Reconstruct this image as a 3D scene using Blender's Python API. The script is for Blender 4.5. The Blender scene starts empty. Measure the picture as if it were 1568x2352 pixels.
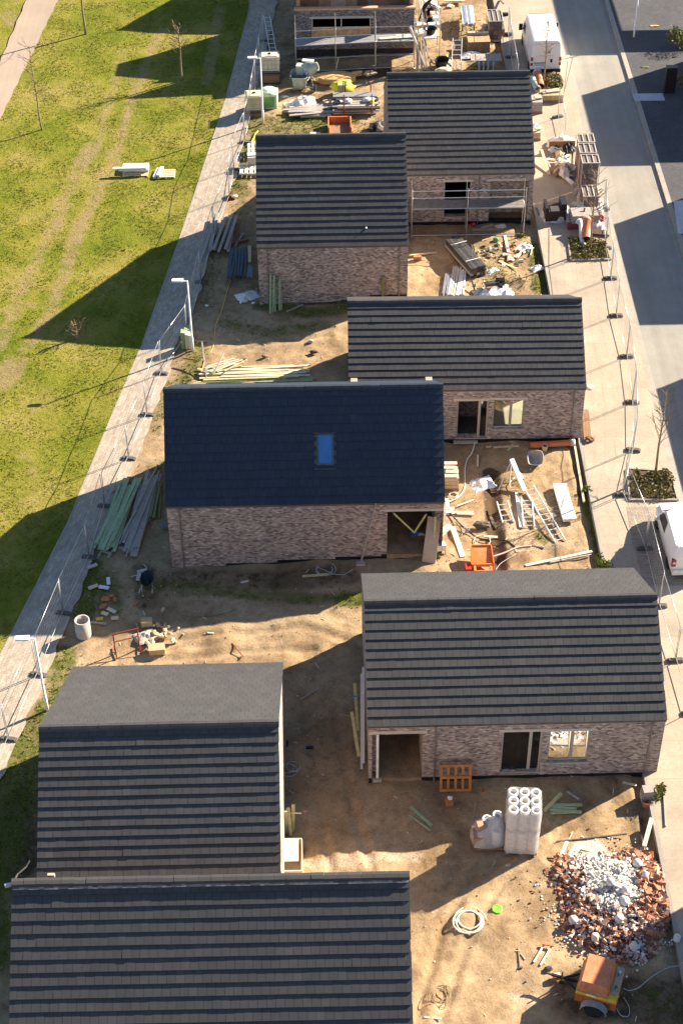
import bpy, bmesh, math, random
from mathutils import Vector, Matrix
R = math.radians
rnd = random.Random(7)
SC = bpy.context.scene
COL = SC.collection

# ------------------------------------------------------------------ camera
CF, CP, CY, CR, CH = 3894.4, 0.721147, -0.009325, 0.011494, 52.7135   # focal (px of a 1568 px wide frame), pitch, yaw, roll, height
def cam_axes():
    def w(x, y, z): return Vector((math.cos(CY)*x - math.sin(CY)*y, math.sin(CY)*x + math.cos(CY)*y, z))
    r0, u0, fw = w(1, 0, 0), w(0, math.sin(CP), math.cos(CP)), w(0, math.cos(CP), -math.sin(CP))
    c, s = math.cos(CR), math.sin(CR)
    return r0*c - u0*s, r0*s + u0*c, fw
RX, UP, FW = cam_axes()
EYE = Vector((0, 0, CH))
cam = bpy.data.cameras.new('camera'); co = bpy.data.objects.new('camera', cam); COL.objects.link(co)
m = Matrix.Identity(4)
for i in range(3):
    m[i][0], m[i][1], m[i][2], m[i][3] = RX[i], UP[i], -FW[i], EYE[i]
co.matrix_world = m
cam.sensor_fit = 'HORIZONTAL'; cam.sensor_width = 36; cam.lens = CF/1568*36
cam.clip_start = 1; cam.clip_end = 3000
SC.camera = co
# ------------------------------------------------------------------ light
SUN_AZ, SUN_EL = 30.5, 28.0
sx, sy, sz = math.cos(R(SUN_EL))*math.cos(R(SUN_AZ)), math.cos(R(SUN_EL))*math.sin(R(SUN_AZ)), math.sin(R(SUN_EL))
sl = bpy.data.lights.new('sun', 'SUN'); so = bpy.data.objects.new('sun', sl); COL.objects.link(so)
so.rotation_euler = Vector((sx, sy, sz)).to_track_quat('Z', 'Y').to_euler()
so.location = (60, 80, 60)
sl.energy = 5.0; sl.angle = R(0.5); sl.color = (1.0, 0.875, 0.70)
W = bpy.data.worlds.new('World'); SC.world = W; W.use_nodes = True
nt = W.node_tree; bg = nt.nodes['Background']
sky = nt.nodes.new('ShaderNodeTexSky'); sky.sky_type = 'NISHITA'; sky.sun_disc = False
sky.sun_elevation = R(SUN_EL); sky.sun_rotation = R(90 - SUN_AZ)
sky.air_density = 1.0; sky.dust_density = .5; sky.ozone_density = 3.0; sky.altitude = 100
nt.links.new(sky.outputs[0], bg.inputs[0]); bg.inputs[1].default_value = 0.056
SC.view_settings.view_transform = 'Standard'; SC.view_settings.look = 'None'
SC.view_settings.exposure = 1.72; SC.view_settings.gamma = 1
SC.render.engine = 'CYCLES'
SC.cycles.max_bounces = 6

# ------------------------------------------------------------------ surveying: crops of the site map -> ground points
FR = dict(D=(1,0,1,0), A=(.3662,516.7,.3662,0), B=(.3775,976,.3775,0), M=(.1465,976,.1465,0), Y=(.238,545.4,.238,103.3),
 Rr=(.1465,1194,.1465,275.6), S=(.4507,861.2,.4507,287), U=(.3662,401.9,.3662,258.3), L=(.3662,287,.3662,574.1),
 N=(.5239,746.3,.5239,631.5), O=(.3775,976,.3775,976), P=(.1465,976,.1465,1119.5), Q=(.3662,114.8,.3662,861.2),
 Wz=(.3662,0,.3662,1205.6), F=(.5239,746.3,.5239,1291.7), K=(.3775,976,.3775,1722.3), J=(.4394,574.1,.4394,1664.9),
 E=(.4394,344.5,.4394,1090.8), X=(.2563,602.8,.2563,1464), Z=(.1648,1004.7,.1648,602.8), P1=(.1098,258.3,.1098,344.5),
 H=(.2563,631.5,.2563,0), V=(.2319,1366.4,.2319,1004.7), G=(.2917,1406.5,.2917,1664.9), T=(.1212,1377.8,.1212,0),
 I=(.1831,229.6,.1831,717.6), A4=(.2014,1119.5,.2014,516.7), Ps=(.0733,918.6,.0733,0), L3=(.366,0,.366,0),
 Z6=(.0732,539.7,.0732,287.1), Cp=(.1245,1274.5,.1245,2170))
def gz(x, y=0):
    if x > 20.25: return 0.24
    if x > 16.62: return 0.12
    if x > 12.3: return 0.2
    return 0.04*max(min(x, 4.0) - 4.0, -14.0)
def ray(f, u, v):
    a, b, c, d = FR[f]
    X = u*a + b - 784; Y = v*c + d - 1176
    return (RX*X - UP*Y + FW*CF).normalized()
def at(f, u, v, h=0.0, drop=False):
    "ground point under a map position (h metres above the ground)"
    d = ray(f, u, v); z = h
    for _ in range(12):
        t = (z - CH)/d.z; p = EYE + d*t; z = gz(p.x) + h
    t = (z - CH)/d.z; p = EYE + d*t
    if drop: p.z -= h
    return p
def xz(f, u, v, root, yl):
    "map position on a wall plane y = yl of a house"
    inv = root.matrix_basis.inverted()
    e = inv @ EYE; d = inv.to_3x3() @ ray(f, u, v)
    t = (yl - e.y)/d.y; q = e + d*t
    return q.x, q.z

# ------------------------------------------------------------------ materials
def newmat(name):
    mt = bpy.data.materials.new(name); mt.use_nodes = True
    n = mt.node_tree.nodes; l = mt.node_tree.links
    return mt, n, l, n['Principled BSDF']
def ramp(n, stops):
    r = n.new('ShaderNodeValToRGB'); e = r.color_ramp.elements
    while len(e) < len(stops): e.new(0.5)
    for i, (p, c) in enumerate(stops):
        e[i].position = p; e[i].color = (c[0], c[1], c[2], 1)
    return r
def noise(n, l, scale, detail=4, rough=.6, coord=None, vec=None):
    t = n.new('ShaderNodeTexNoise'); t.inputs['Scale'].default_value = scale
    t.inputs['Detail'].default_value = detail; t.inputs['Roughness'].default_value = rough
    if coord: l.new(coord, t.inputs['Vector'])
    return t
def mixc(n, l, fac, a, b, mode='MIX'):
    x = n.new('ShaderNodeMix'); x.data_type = 'RGBA'; x.blend_type = mode
    for s, val in ((0, fac), (6, a), (7, b)):
        if hasattr(val, 'links') or hasattr(val, 'is_linked'): l.new(val, x.inputs[s])
        elif s == 0: x.inputs[0].default_value = val
        else: x.inputs[s].default_value = (val[0], val[1], val[2], 1)
    return x.outputs[2]
def bump(n, l, h, strength, dist, p):
    b = n.new('ShaderNodeBump'); b.inputs['Strength'].default_value = strength; b.inputs['Distance'].default_value = dist
    l.new(h, b.inputs['Height']); l.new(b.outputs[0], p.inputs['Normal'])
def math_(n, l, op, a, b=None, clamp=False):
    x = n.new('ShaderNodeMath'); x.operation = op; x.use_clamp = clamp
    for i, val in enumerate((a, b)):
        if val is None: continue
        if hasattr(val, 'is_linked'): l.new(val, x.inputs[i])
        else: x.inputs[i].default_value = val
    return x.outputs[0]
MATS = {}
def M(name, col=None, rough=.7, metal=0.0, var=.25, scale=6.0, bmp=0.0, spec=.3, dirt=None):
    "plain material with mottled colour (procedural)"
    if name in MATS: return MATS[name]
    mt, n, l, p = newmat(name)
    g = n.new('ShaderNodeNewGeometry'); tc = n.new('ShaderNodeTexCoord')
    nz = noise(n, l, scale, 5, .65, tc.outputs['Object'])
    a = [c*(1-var) for c in col]; b = [min(1, c*(1+var)) for c in col]
    r = ramp(n, [(.3, a), (.7, b)]); l.new(nz.outputs[0], r.inputs[0])
    rv = math_(n, l, 'MULTIPLY_ADD', g.outputs['Random Per Island'], .35); n[-1].inputs[2].default_value = .82
    cc = n.new('ShaderNodeMix'); cc.data_type = 'RGBA'; cc.blend_type = 'MULTIPLY'; cc.inputs[0].default_value = 1
    l.new(r.outputs[0], cc.inputs[6]); l.new(rv, cc.inputs[7]); out = cc.outputs[2]
    if dirt:
        n2 = noise(n, l, scale*.35, 6, .7, tc.outputs['Object']); r2 = ramp(n, [(.5, (0,0,0)), (.68, (1,1,1))]); l.new(n2.outputs[0], r2.inputs[0])
        out = mixc(n, l, r2.outputs[0], out, dirt)
    l.new(out, p.inputs['Base Color'])
    p.inputs['Roughness'].default_value = rough; p.inputs['Metallic'].default_value = metal
    p.inputs['Specular IOR Level'].default_value = spec
    if bmp: bump(n, l, nz.outputs[0], bmp, .01, p)
    MATS[name] = mt; return mt

def mat_soil():
    mt, n, l, p = newmat('sandy_soil')
    tc = n.new('ShaderNodeTexCoord'); O = tc.outputs['Object']
    at_ = n.new('ShaderNodeVertexColor'); at_.layer_name = 'cover'
    sep = n.new('ShaderNodeSeparateColor'); l.new(at_.outputs[0], sep.inputs[0])
    n1 = noise(n, l, .35, 8, .65, O); n2 = noise(n, l, 2.2, 8, .7, O); n3 = noise(n, l, 14, 6, .75, O)
    sand = ramp(n, [(.25, (.215,.145,.082)), (.42, (.32,.228,.136)), (.58, (.395,.292,.178)), (.8, (.47,.365,.24))]); l.new(n2.outputs[0], sand.inputs[0])
    big = ramp(n, [(.34, (.70,.64,.58)), (.5, (.97,.945,.91)), (.64, (1.12,1.12,1.13))]); l.new(n1.outputs[0], big.inputs[0])
    c = mixc(n, l, 1.0, sand.outputs[0], big.outputs[0], 'MULTIPLY')
    fine = ramp(n, [(.33, (.62,.58,.52)), (.5, (1,1,1)), (.7, (1.0,1.0,1.0))]); l.new(n3.outputs[0], fine.inputs[0])
    c = mixc(n, l, .8, c, fine.outputs[0], 'MULTIPLY')
    # dark earth: damp trench and painted shade
    dm = math_(n, l, 'ADD', sep.outputs[1], math_(n, l, 'MULTIPLY', math_(n, l, 'SUBTRACT', n2.outputs[0], .5), .9))
    dr = ramp(n, [(.35, (0,0,0)), (.6, (1,1,1))]); l.new(dm, dr.inputs[0])
    c = mixc(n, l, dr.outputs[0], c, (.085,.055,.033))
    # pale mortar dust
    wm = math_(n, l, 'ADD', sep.outputs[2], math_(n, l, 'MULTIPLY', math_(n, l, 'SUBTRACT', n3.outputs[0], .5), 1.2))
    wr = ramp(n, [(.42, (0,0,0)), (1.0, (.8,.8,.8))]); l.new(wm, wr.inputs[0])
    c = mixc(n, l, wr.outputs[0], c, (.66,.60,.52))
    # weeds and thin grass
    gm = math_(n, l, 'ADD', sep.outputs[0], math_(n, l, 'MULTIPLY', math_(n, l, 'SUBTRACT', n2.outputs[0], .5), 1.3))
    gr = ramp(n, [(.45, (0,0,0)), (.85, (1,1,1))]); l.new(gm, gr.inputs[0])
    gcol = ramp(n, [(.3, (.05,.065,.014)), (.55, (.11,.115,.026)), (.8, (.19,.165,.055))]); l.new(n3.outputs[0], gcol.inputs[0])
    c = mixc(n, l, gr.outputs[0], c, gcol.outputs[0])
    l.new(c, p.inputs['Base Color']); p.inputs['Roughness'].default_value = .95; p.inputs['Specular IOR Level'].default_value = .1
    h = math_(n, l, 'ADD', math_(n, l, 'MULTIPLY', n2.outputs[0], 1.0), math_(n, l, 'MULTIPLY', n3.outputs[0], .35))
    bump(n, l, h, .5, .12, p)
    return mt
def mat_lawn():
    mt, n, l, p = newmat('lawn_grass')
    tc = n.new('ShaderNodeTexCoord'); O = tc.outputs['Object']
    at_ = n.new('ShaderNodeVertexColor'); at_.layer_name = 'cover'
    sep = n.new('ShaderNodeSeparateColor'); l.new(at_.outputs[0], sep.inputs[0])
    n1 = noise(n, l, .22, 7, .62, O); n2 = noise(n, l, 1.7, 8, .72, O); n3 = noise(n, l, 9, 6, .8, O)
    a = ramp(n, [(.36, (.095,.13,.010)), (.48, (.165,.178,.018)), (.57, (.235,.212,.036)), (.70, (.33,.26,.082))])
    f = math_(n, l, 'ADD', math_(n, l, 'MULTIPLY', n1.outputs[0], .72), math_(n, l, 'MULTIPLY', n2.outputs[0], .36)); l.new(f, a.inputs[0])
    fine = ramp(n, [(.28, (.6,.66,.5)), (.5, (1,1,1)), (.72, (1,1,1))]); l.new(n3.outputs[0], fine.inputs[0])
    c = mixc(n, l, .85, a.outputs[0], fine.outputs[0], 'MULTIPLY')
    dm = math_(n, l, 'ADD', sep.outputs[1], math_(n, l, 'MULTIPLY', math_(n, l, 'SUBTRACT', n2.outputs[0], .5), 1.5))
    dr = ramp(n, [(.42, (0,0,0)), (.85, (1,1,1))]); l.new(dm, dr.inputs[0])
    dirt = ramp(n, [(.3, (.23,.155,.082)), (.7, (.37,.26,.16))]); l.new(n3.outputs[0], dirt.inputs[0])
    c = mixc(n, l, math_(n, l, 'MULTIPLY', dr.outputs[0], .66), c, dirt.outputs[0])
    l.new(c, p.inputs['Base Color']); p.inputs['Roughness'].default_value = .95; p.inputs['Specular IOR Level'].default_value = .08
    h = math_(n, l, 'ADD', n2.outputs[0], math_(n, l, 'MULTIPLY', n3.outputs[0], .6))
    bump(n, l, h, .9, .16, p)
    return mt
def mat_brick(name, dark, mid, pale, mortar, bw=.165, rh=.075, ms=.008):
    mt, n, l, p = newmat(name)
    uv = n.new('ShaderNodeUVMap')
    b = n.new('ShaderNodeTexBrick'); l.new(uv.outputs[0], b.inputs['Vector'])
    b.inputs['Color1'].default_value = (0,0,0,1); b.inputs['Color2'].default_value = (1,1,1,1); b.inputs['Mortar'].default_value = (.5,.5,.5,1)
    b.inputs['Scale'].default_value = 1; b.inputs['Brick Width'].default_value = bw; b.inputs['Row Height'].default_value = rh
    b.inputs['Mortar Size'].default_value = ms; b.inputs['Mortar Smooth'].default_value = .1; b.inputs['Bias'].default_value = 0
    r = ramp(n, [(.05, dark), (.35, mid), (.62, [x*1.25 for x in mid]), (.8, [(a+b2)/2 for a, b2 in zip(mid, pale)]), (.97, pale)]); l.new(b.outputs['Color'], r.inputs[0])
    nz = noise(n, l, 1.1, 6, .7, uv.outputs[0]); rr = ramp(n, [(.3, (.72,.70,.72)), (.7, (1.12,1.1,1.05))]); l.new(nz.outputs[0], rr.inputs[0])
    c = mixc(n, l, 1, r.outputs[0], rr.outputs[0], 'MULTIPLY')
    c = mixc(n, l, b.outputs['Fac'], c, mortar)
    l.new(c, p.inputs['Base Color']); p.inputs['Roughness'].default_value = .9; p.inputs['Specular IOR Level'].default_value = .15
    inv = math_(n, l, 'SUBTRACT', 1.0, b.outputs['Fac']); bump(n, l, inv, .5, .008, p)
    return mt
def mat_tile(name='concrete_roof_tile', k=(1,1,1)):
    mt, n, l, p = newmat(name)
    g = n.new('ShaderNodeNewGeometry'); tc = n.new('ShaderNodeTexCoord')
    r = ramp(n, [(t_, [a*b for a, b in zip(c_, k)]) for t_, c_ in ((0, (.067,.065,.067)), (.5, (.071,.069,.071)), (.95, (.076,.074,.075)), (1, (.084,.081,.081)))]); l.new(g.outputs['Random Per Island'], r.inputs[0])
    nz = noise(n, l, 1.3, 7, .7, tc.outputs['Object']); rr = ramp(n, [(.3, (.88,.88,.89)), (.7, (1.07,1.06,1.04))]); l.new(nz.outputs[0], rr.inputs[0])
    c = mixc(n, l, 1, r.outputs[0], rr.outputs[0], 'MULTIPLY')
    n3 = noise(n, l, 60, 3, .7, tc.outputs['Object']); r3 = ramp(n, [(.3, (.85,.85,.85)), (.7, (1.1,1.1,1.1))]); l.new(n3.outputs[0], r3.inputs[0])
    c = mixc(n, l, 1, c, r3.outputs[0], 'MULTIPLY')
    l.new(c, p.inputs['Base Color']); p.inputs['Roughness'].default_value = .7; p.inputs['Specular IOR Level'].default_value = .12
    return mt
def mat_paver(name, cols, bw, rh, ms, gap, bias=0):
    mt, n, l, p = newmat(name)
    uv = n.new('ShaderNodeUVMap')
    b = n.new('ShaderNodeTexBrick'); l.new(uv.outputs[0], b.inputs['Vector'])
    b.inputs['Color1'].default_value = (0,0,0,1); b.inputs['Color2'].default_value = (1,1,1,1)
    b.inputs['Scale'].default_value = 1; b.inputs['Brick Width'].default_value = bw; b.inputs['Row Height'].default_value = rh
    b.inputs['Mortar Size'].default_value = ms; b.inputs['Mortar Smooth'].default_value = .2
    r = ramp(n, [(i/(len(cols)-1), c) for i, c in enumerate(cols)]); l.new(b.outputs['Color'], r.inputs[0])
    nz = noise(n, l, .5, 8, .7, uv.outputs[0]); rr = ramp(n, [(.3, (.78,.77,.76)), (.62, (1.06,1.05,1.04))]); l.new(nz.outputs[0], rr.inputs[0])
    c = mixc(n, l, 1, r.outputs[0], rr.outputs[0], 'MULTIPLY')
    c = mixc(n, l, b.outputs['Fac'], c, gap)
    n2 = noise(n, l, 7, 6, .75, uv.outputs[0]); r2 = ramp(n, [(.3, (.85,.84,.82)), (.6, (1.04,1.04,1.04))]); l.new(n2.outputs[0], r2.inputs[0])
    c = mixc(n, l, 1, c, r2.outputs[0], 'MULTIPLY')
    l.new(c, p.inputs['Base Color']); p.inputs['Roughness'].default_value = .9; p.inputs['Specular IOR Level'].default_value = .15
    inv = math_(n, l, 'SUBTRACT', 1.0, b.outputs['Fac']); bump(n, l, inv, .15, .01, p)
    return mt
def mat_slab(name, col, stain, scale=.6):
    mt, n, l, p = newmat(name)
    uv = n.new('ShaderNodeTexCoord').outputs['Object']
    n1 = noise(n, l, scale, 8, .68, uv); n2 = noise(n, l, 18, 5, .8, uv)
    r = ramp(n, [(.3, stain), (.55, col), (.8, [min(1, c*1.1) for c in col])]); l.new(n1.outputs[0], r.inputs[0])
    r2 = ramp(n, [(.25, (.78,.78,.78)), (.6, (1.05,1.05,1.05))]); l.new(n2.outputs[0], r2.inputs[0])
    c = mixc(n, l, 1, r.outputs[0], r2.outputs[0], 'MULTIPLY')
    mp = n.new('ShaderNodeMapping'); mp.inputs['Scale'].default_value = (1.5, .045, 1); l.new(uv, mp.inputs[0]); n4 = noise(n, l, 1.0, 5, .6, mp.outputs[0]); r4 = ramp(n, [(.35, (.90,.895,.89)), (.6, (1.03,1.03,1.03))]); l.new(n4.outputs[0], r4.inputs[0])
    c = mixc(n, l, 1, c, r4.outputs[0], 'MULTIPLY')
    n5 = noise(n, l, 2.6, 4, .5, uv); r5 = ramp(n, [(.66, (1,1,1)), (.74, (.80,.78,.76))]); l.new(n5.outputs[0], r5.inputs[0]); c = mixc(n, l, .7, c, r5.outputs[0], 'MULTIPLY')
    l.new(c, p.inputs['Base Color']); p.inputs['Roughness'].default_value = .9; p.inputs['Specular IOR Level'].default_value = .12
    bump(n, l, n2.outputs[0], .25, .01, p)
    return mt
def mat_glass(name, tint=(.85,.9,.88), refl=.12):
    mt, n, l, p = newmat(name); o = n['Material Output']
    tr = n.new('ShaderNodeBsdfTransparent'); tr.inputs[0].default_value = (*tint, 1)
    gl = n.new('ShaderNodeBsdfGlossy'); gl.inputs[0].default_value = (.9,.95,1,1); gl.inputs['Roughness'].default_value = .03
    fr = n.new('ShaderNodeFresnel'); fr.inputs[0].default_value = 1.5
    f = math_(n, l, 'ADD', fr.outputs[0], refl, True)
    mx = n.new('ShaderNodeMixShader'); l.new(f, mx.inputs[0]); l.new(tr.outputs[0], mx.inputs[1]); l.new(gl.outputs[0], mx.inputs[2])
    l.new(mx.outputs[0], o.inputs[0]); return mt
def mat_coated():
    mt = mat_glass('coated_glass', (.5,.5,.5), .62); return mt
def mat_film(name, col=(.85,.85,.85), op=.45):
    mt, n, l, p = newmat(name); o = n['Material Output']
    tc = n.new('ShaderNodeTexCoord'); nz = noise(n, l, 7, 6, .7, tc.outputs['Object'])
    p.inputs['Base Color'].default_value = (*col, 1); p.inputs['Roughness'].default_value = .25
    bump(n, l, nz.outputs[0], .8, .05, p)
    tr = n.new('ShaderNodeBsdfTransparent')
    f = math_(n, l, 'ADD', math_(n, l, 'MULTIPLY', nz.outputs[0], .5), op-.25, True)
    mx = n.new('ShaderNodeMixShader'); l.new(f, mx.inputs[0]); l.new(tr.outputs[0], mx.inputs[1]); l.new(p.outputs[0], mx.inputs[2])
    l.new(mx.outputs[0], o.inputs[0]); return mt

SOIL, LAWN, TILE = mat_soil(), mat_lawn(), mat_tile()
TILE_SHADE = mat_tile('shade_navy_roof_tile', (.55,.72,.98))  # copy of the roof tile darkened to navy, its shade painted in
BRICK = mat_brick('mottled_brick', (.165,.132,.124), (.36,.292,.262), (.66,.565,.50), (.29,.25,.225))
BRICKD = mat_brick('grey_brown_brick', (.10,.082,.082), (.22,.178,.172), (.42,.37,.355), (.16,.145,.145))
TERRA = mat_brick('terracotta_block', (.30,.12,.06), (.42,.18,.09), (.52,.27,.15), (.45,.36,.28), .30, .19, .012)
PAVER = mat_paver('clinker_paver', [(.35,.29,.23), (.42,.355,.285), (.48,.415,.34)], .30, .15, .009, (.29,.24,.185))
PAVE = mat_paver('pavement_concrete', [(.40,.335,.26), (.42,.355,.275), (.44,.375,.295)], 4.0, 1.97, .012, (.33,.26,.19))
ROADM = mat_slab('road_concrete', (.315,.29,.25), (.275,.255,.22))
KERBM = mat_slab('kerb_concrete', (.37,.335,.285), (.31,.28,.235), 2)
DRIVE = mat_paver('driveway_paver', [(.082,.082,.09), (.095,.095,.102), (.11,.108,.115)], .2, .1, .006, (.06,.058,.06))
PARK = mat_paver('parking_paver', [(.30,.25,.20), (.36,.30,.24), (.41,.35,.28)], .21, .105, .008, (.16,.13,.1))
FOOT = mat_slab('asphalt_path', (.37,.295,.225), (.335,.265,.20), .4)
GLASS = mat_glass('window_glass'); GLASSD = mat_glass('dark_glass', (.35,.38,.4), .1)
FILM = mat_film('shrink_film'); FILMW = mat_film('white_film', (.9,.9,.9), .75)
BLACKP = M('bitumen_plinth', (.012,.012,.013), .6)
GALV = M('galvanised_steel', (.52,.53,.53), .38, .75, .15, 9)
ALU = M('aluminium', (.74,.74,.73), .45, .25, .08, 9)
WHITE = M('white_paint', (.80,.80,.79), .35, 0, .03, 2, spec=.5)
WPLAST = M('white_plastic', (.78,.77,.74), .45, 0, .08, 5, dirt=(.55,.5,.42))
FRAMEC = M('window_frame_putty', (.40,.36,.31), .5, 0, .05)
CONC = M('grey_concrete', (.40,.37,.33), .9, 0, .2, 8, .4)
LINTEL = M('pale_lintel', (.52,.47,.40), .85, 0, .12, 5)
WOODP = M('pale_timber', (.62,.50,.33), .75, 0, .18, 5, .2)
WOODW = M('whitewood', (.66,.585,.47), .7, 0, .12, 5, .2)
WOODG = M('treated_green_timber', (.30,.38,.22), .8, 0, .2, 5, .2)
WOODY = M('yellow_green_timber', (.50,.46,.23), .8, 0, .22, 5, .2)
WOODGR = M('weathered_grey_timber', (.36,.32,.28), .85, 0, .25, 6, .3)
WOODO = M('orange_timber', (.46,.20,.06), .75, 0, .2, 6, .2)
WOODB = M('brown_timber', (.25,.15,.085), .8, 0, .25, 6, .3)
OSB = M('osb_board', (.62,.38,.21), .8, 0, .3, 3, .2)
BLACK = M('black_plastic', (.015,.015,.017), .5, 0, .2)
RUBBER = M('black_rubber', (.02,.02,.02), .85, 0, .2)
STEELB = M('dark_blue_steel', (.045,.065,.09), .45, .3, .3, 6)
STEELG = M('dark_grey_steel', (.11,.105,.10), .45, .4, .3, 6)
ORANGE = M('orange_plastic', (.72,.17,.035), .5, 0, .12, 4, spec=.4, dirt=(.55,.25,.11))
ORPIPE = M('orange_pvc', (.58,.17,.06), .5, 0, .12, 4, dirt=(.45,.28,.17))
ORPAINT = M('faded_orange_paint', (.54,.18,.085), .65, 0, .2, 5, dirt=(.42,.17,.08))
ORSIDE = M('orange_paint', (.50,.125,.03), .55, 0, .2, 5, dirt=(.34,.16,.08))
YELLOW = M('yellow_paint', (.66,.44,.05), .55, 0, .15, 4, dirt=(.45,.3,.08))
YELB = M('yellow_plastic', (.80,.62,.03), .5, 0, .15, 5)
REDP = M('rusty_red_paint', (.23,.045,.03), .6, 0, .25, 6)
REDL = M('red_lamp', (.35,.01,.015), .25, 0, .1, spec=.6)
BLUE = M('blue_plastic', (.05,.22,.55), .5, 0, .15)
GREEN = M('lime_plastic', (.22,.72,.06), .45, 0, .05)
GREENB = M('green_plastic', (.12,.32,.12), .55, 0, .2)
MINT = M('mint_plastic', (.50,.68,.52), .55, 0, .15)
TERRAC = M('terracotta', (.45,.17,.08), .85, 0, .25, 7)
BEIGE = M('beige_board', (.66,.54,.38), .8, 0, .1, 4)
CABLE = M('cream_hose', (.74,.66,.52), .6, 0, .1)
GREYH = M('grey_hose', (.42,.42,.40), .6, 0, .1)
ORCAB = M('orange_cable', (.75,.42,.10), .6, 0, .1)
SAND = M('orange_sand', (.55,.36,.15), .95, 0, .2, 6, .5)
BARK = M('young_bark', (.30,.22,.13), .9, 0, .3, 9, .4)
TWIG = M('brown_twig', (.23,.165,.10), .9, 0, .3)
CEM = M('cement_drum', (.36,.40,.37), .6, .2, .25, 5, dirt=(.5,.47,.42))
CLOTH = M('dark_work_clothes', (.022,.023,.027), .9, 0, .3, 9)
SKIN = M('skin', (.52,.30,.21), .6, 0, .08)
SCREED = M('pale_floor_screed', (.62,.54,.40), .9, 0, .1, 2)
PLASTER = M('interior_plaster', (.50,.44,.36), .9, 0, .1, 2)

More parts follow.
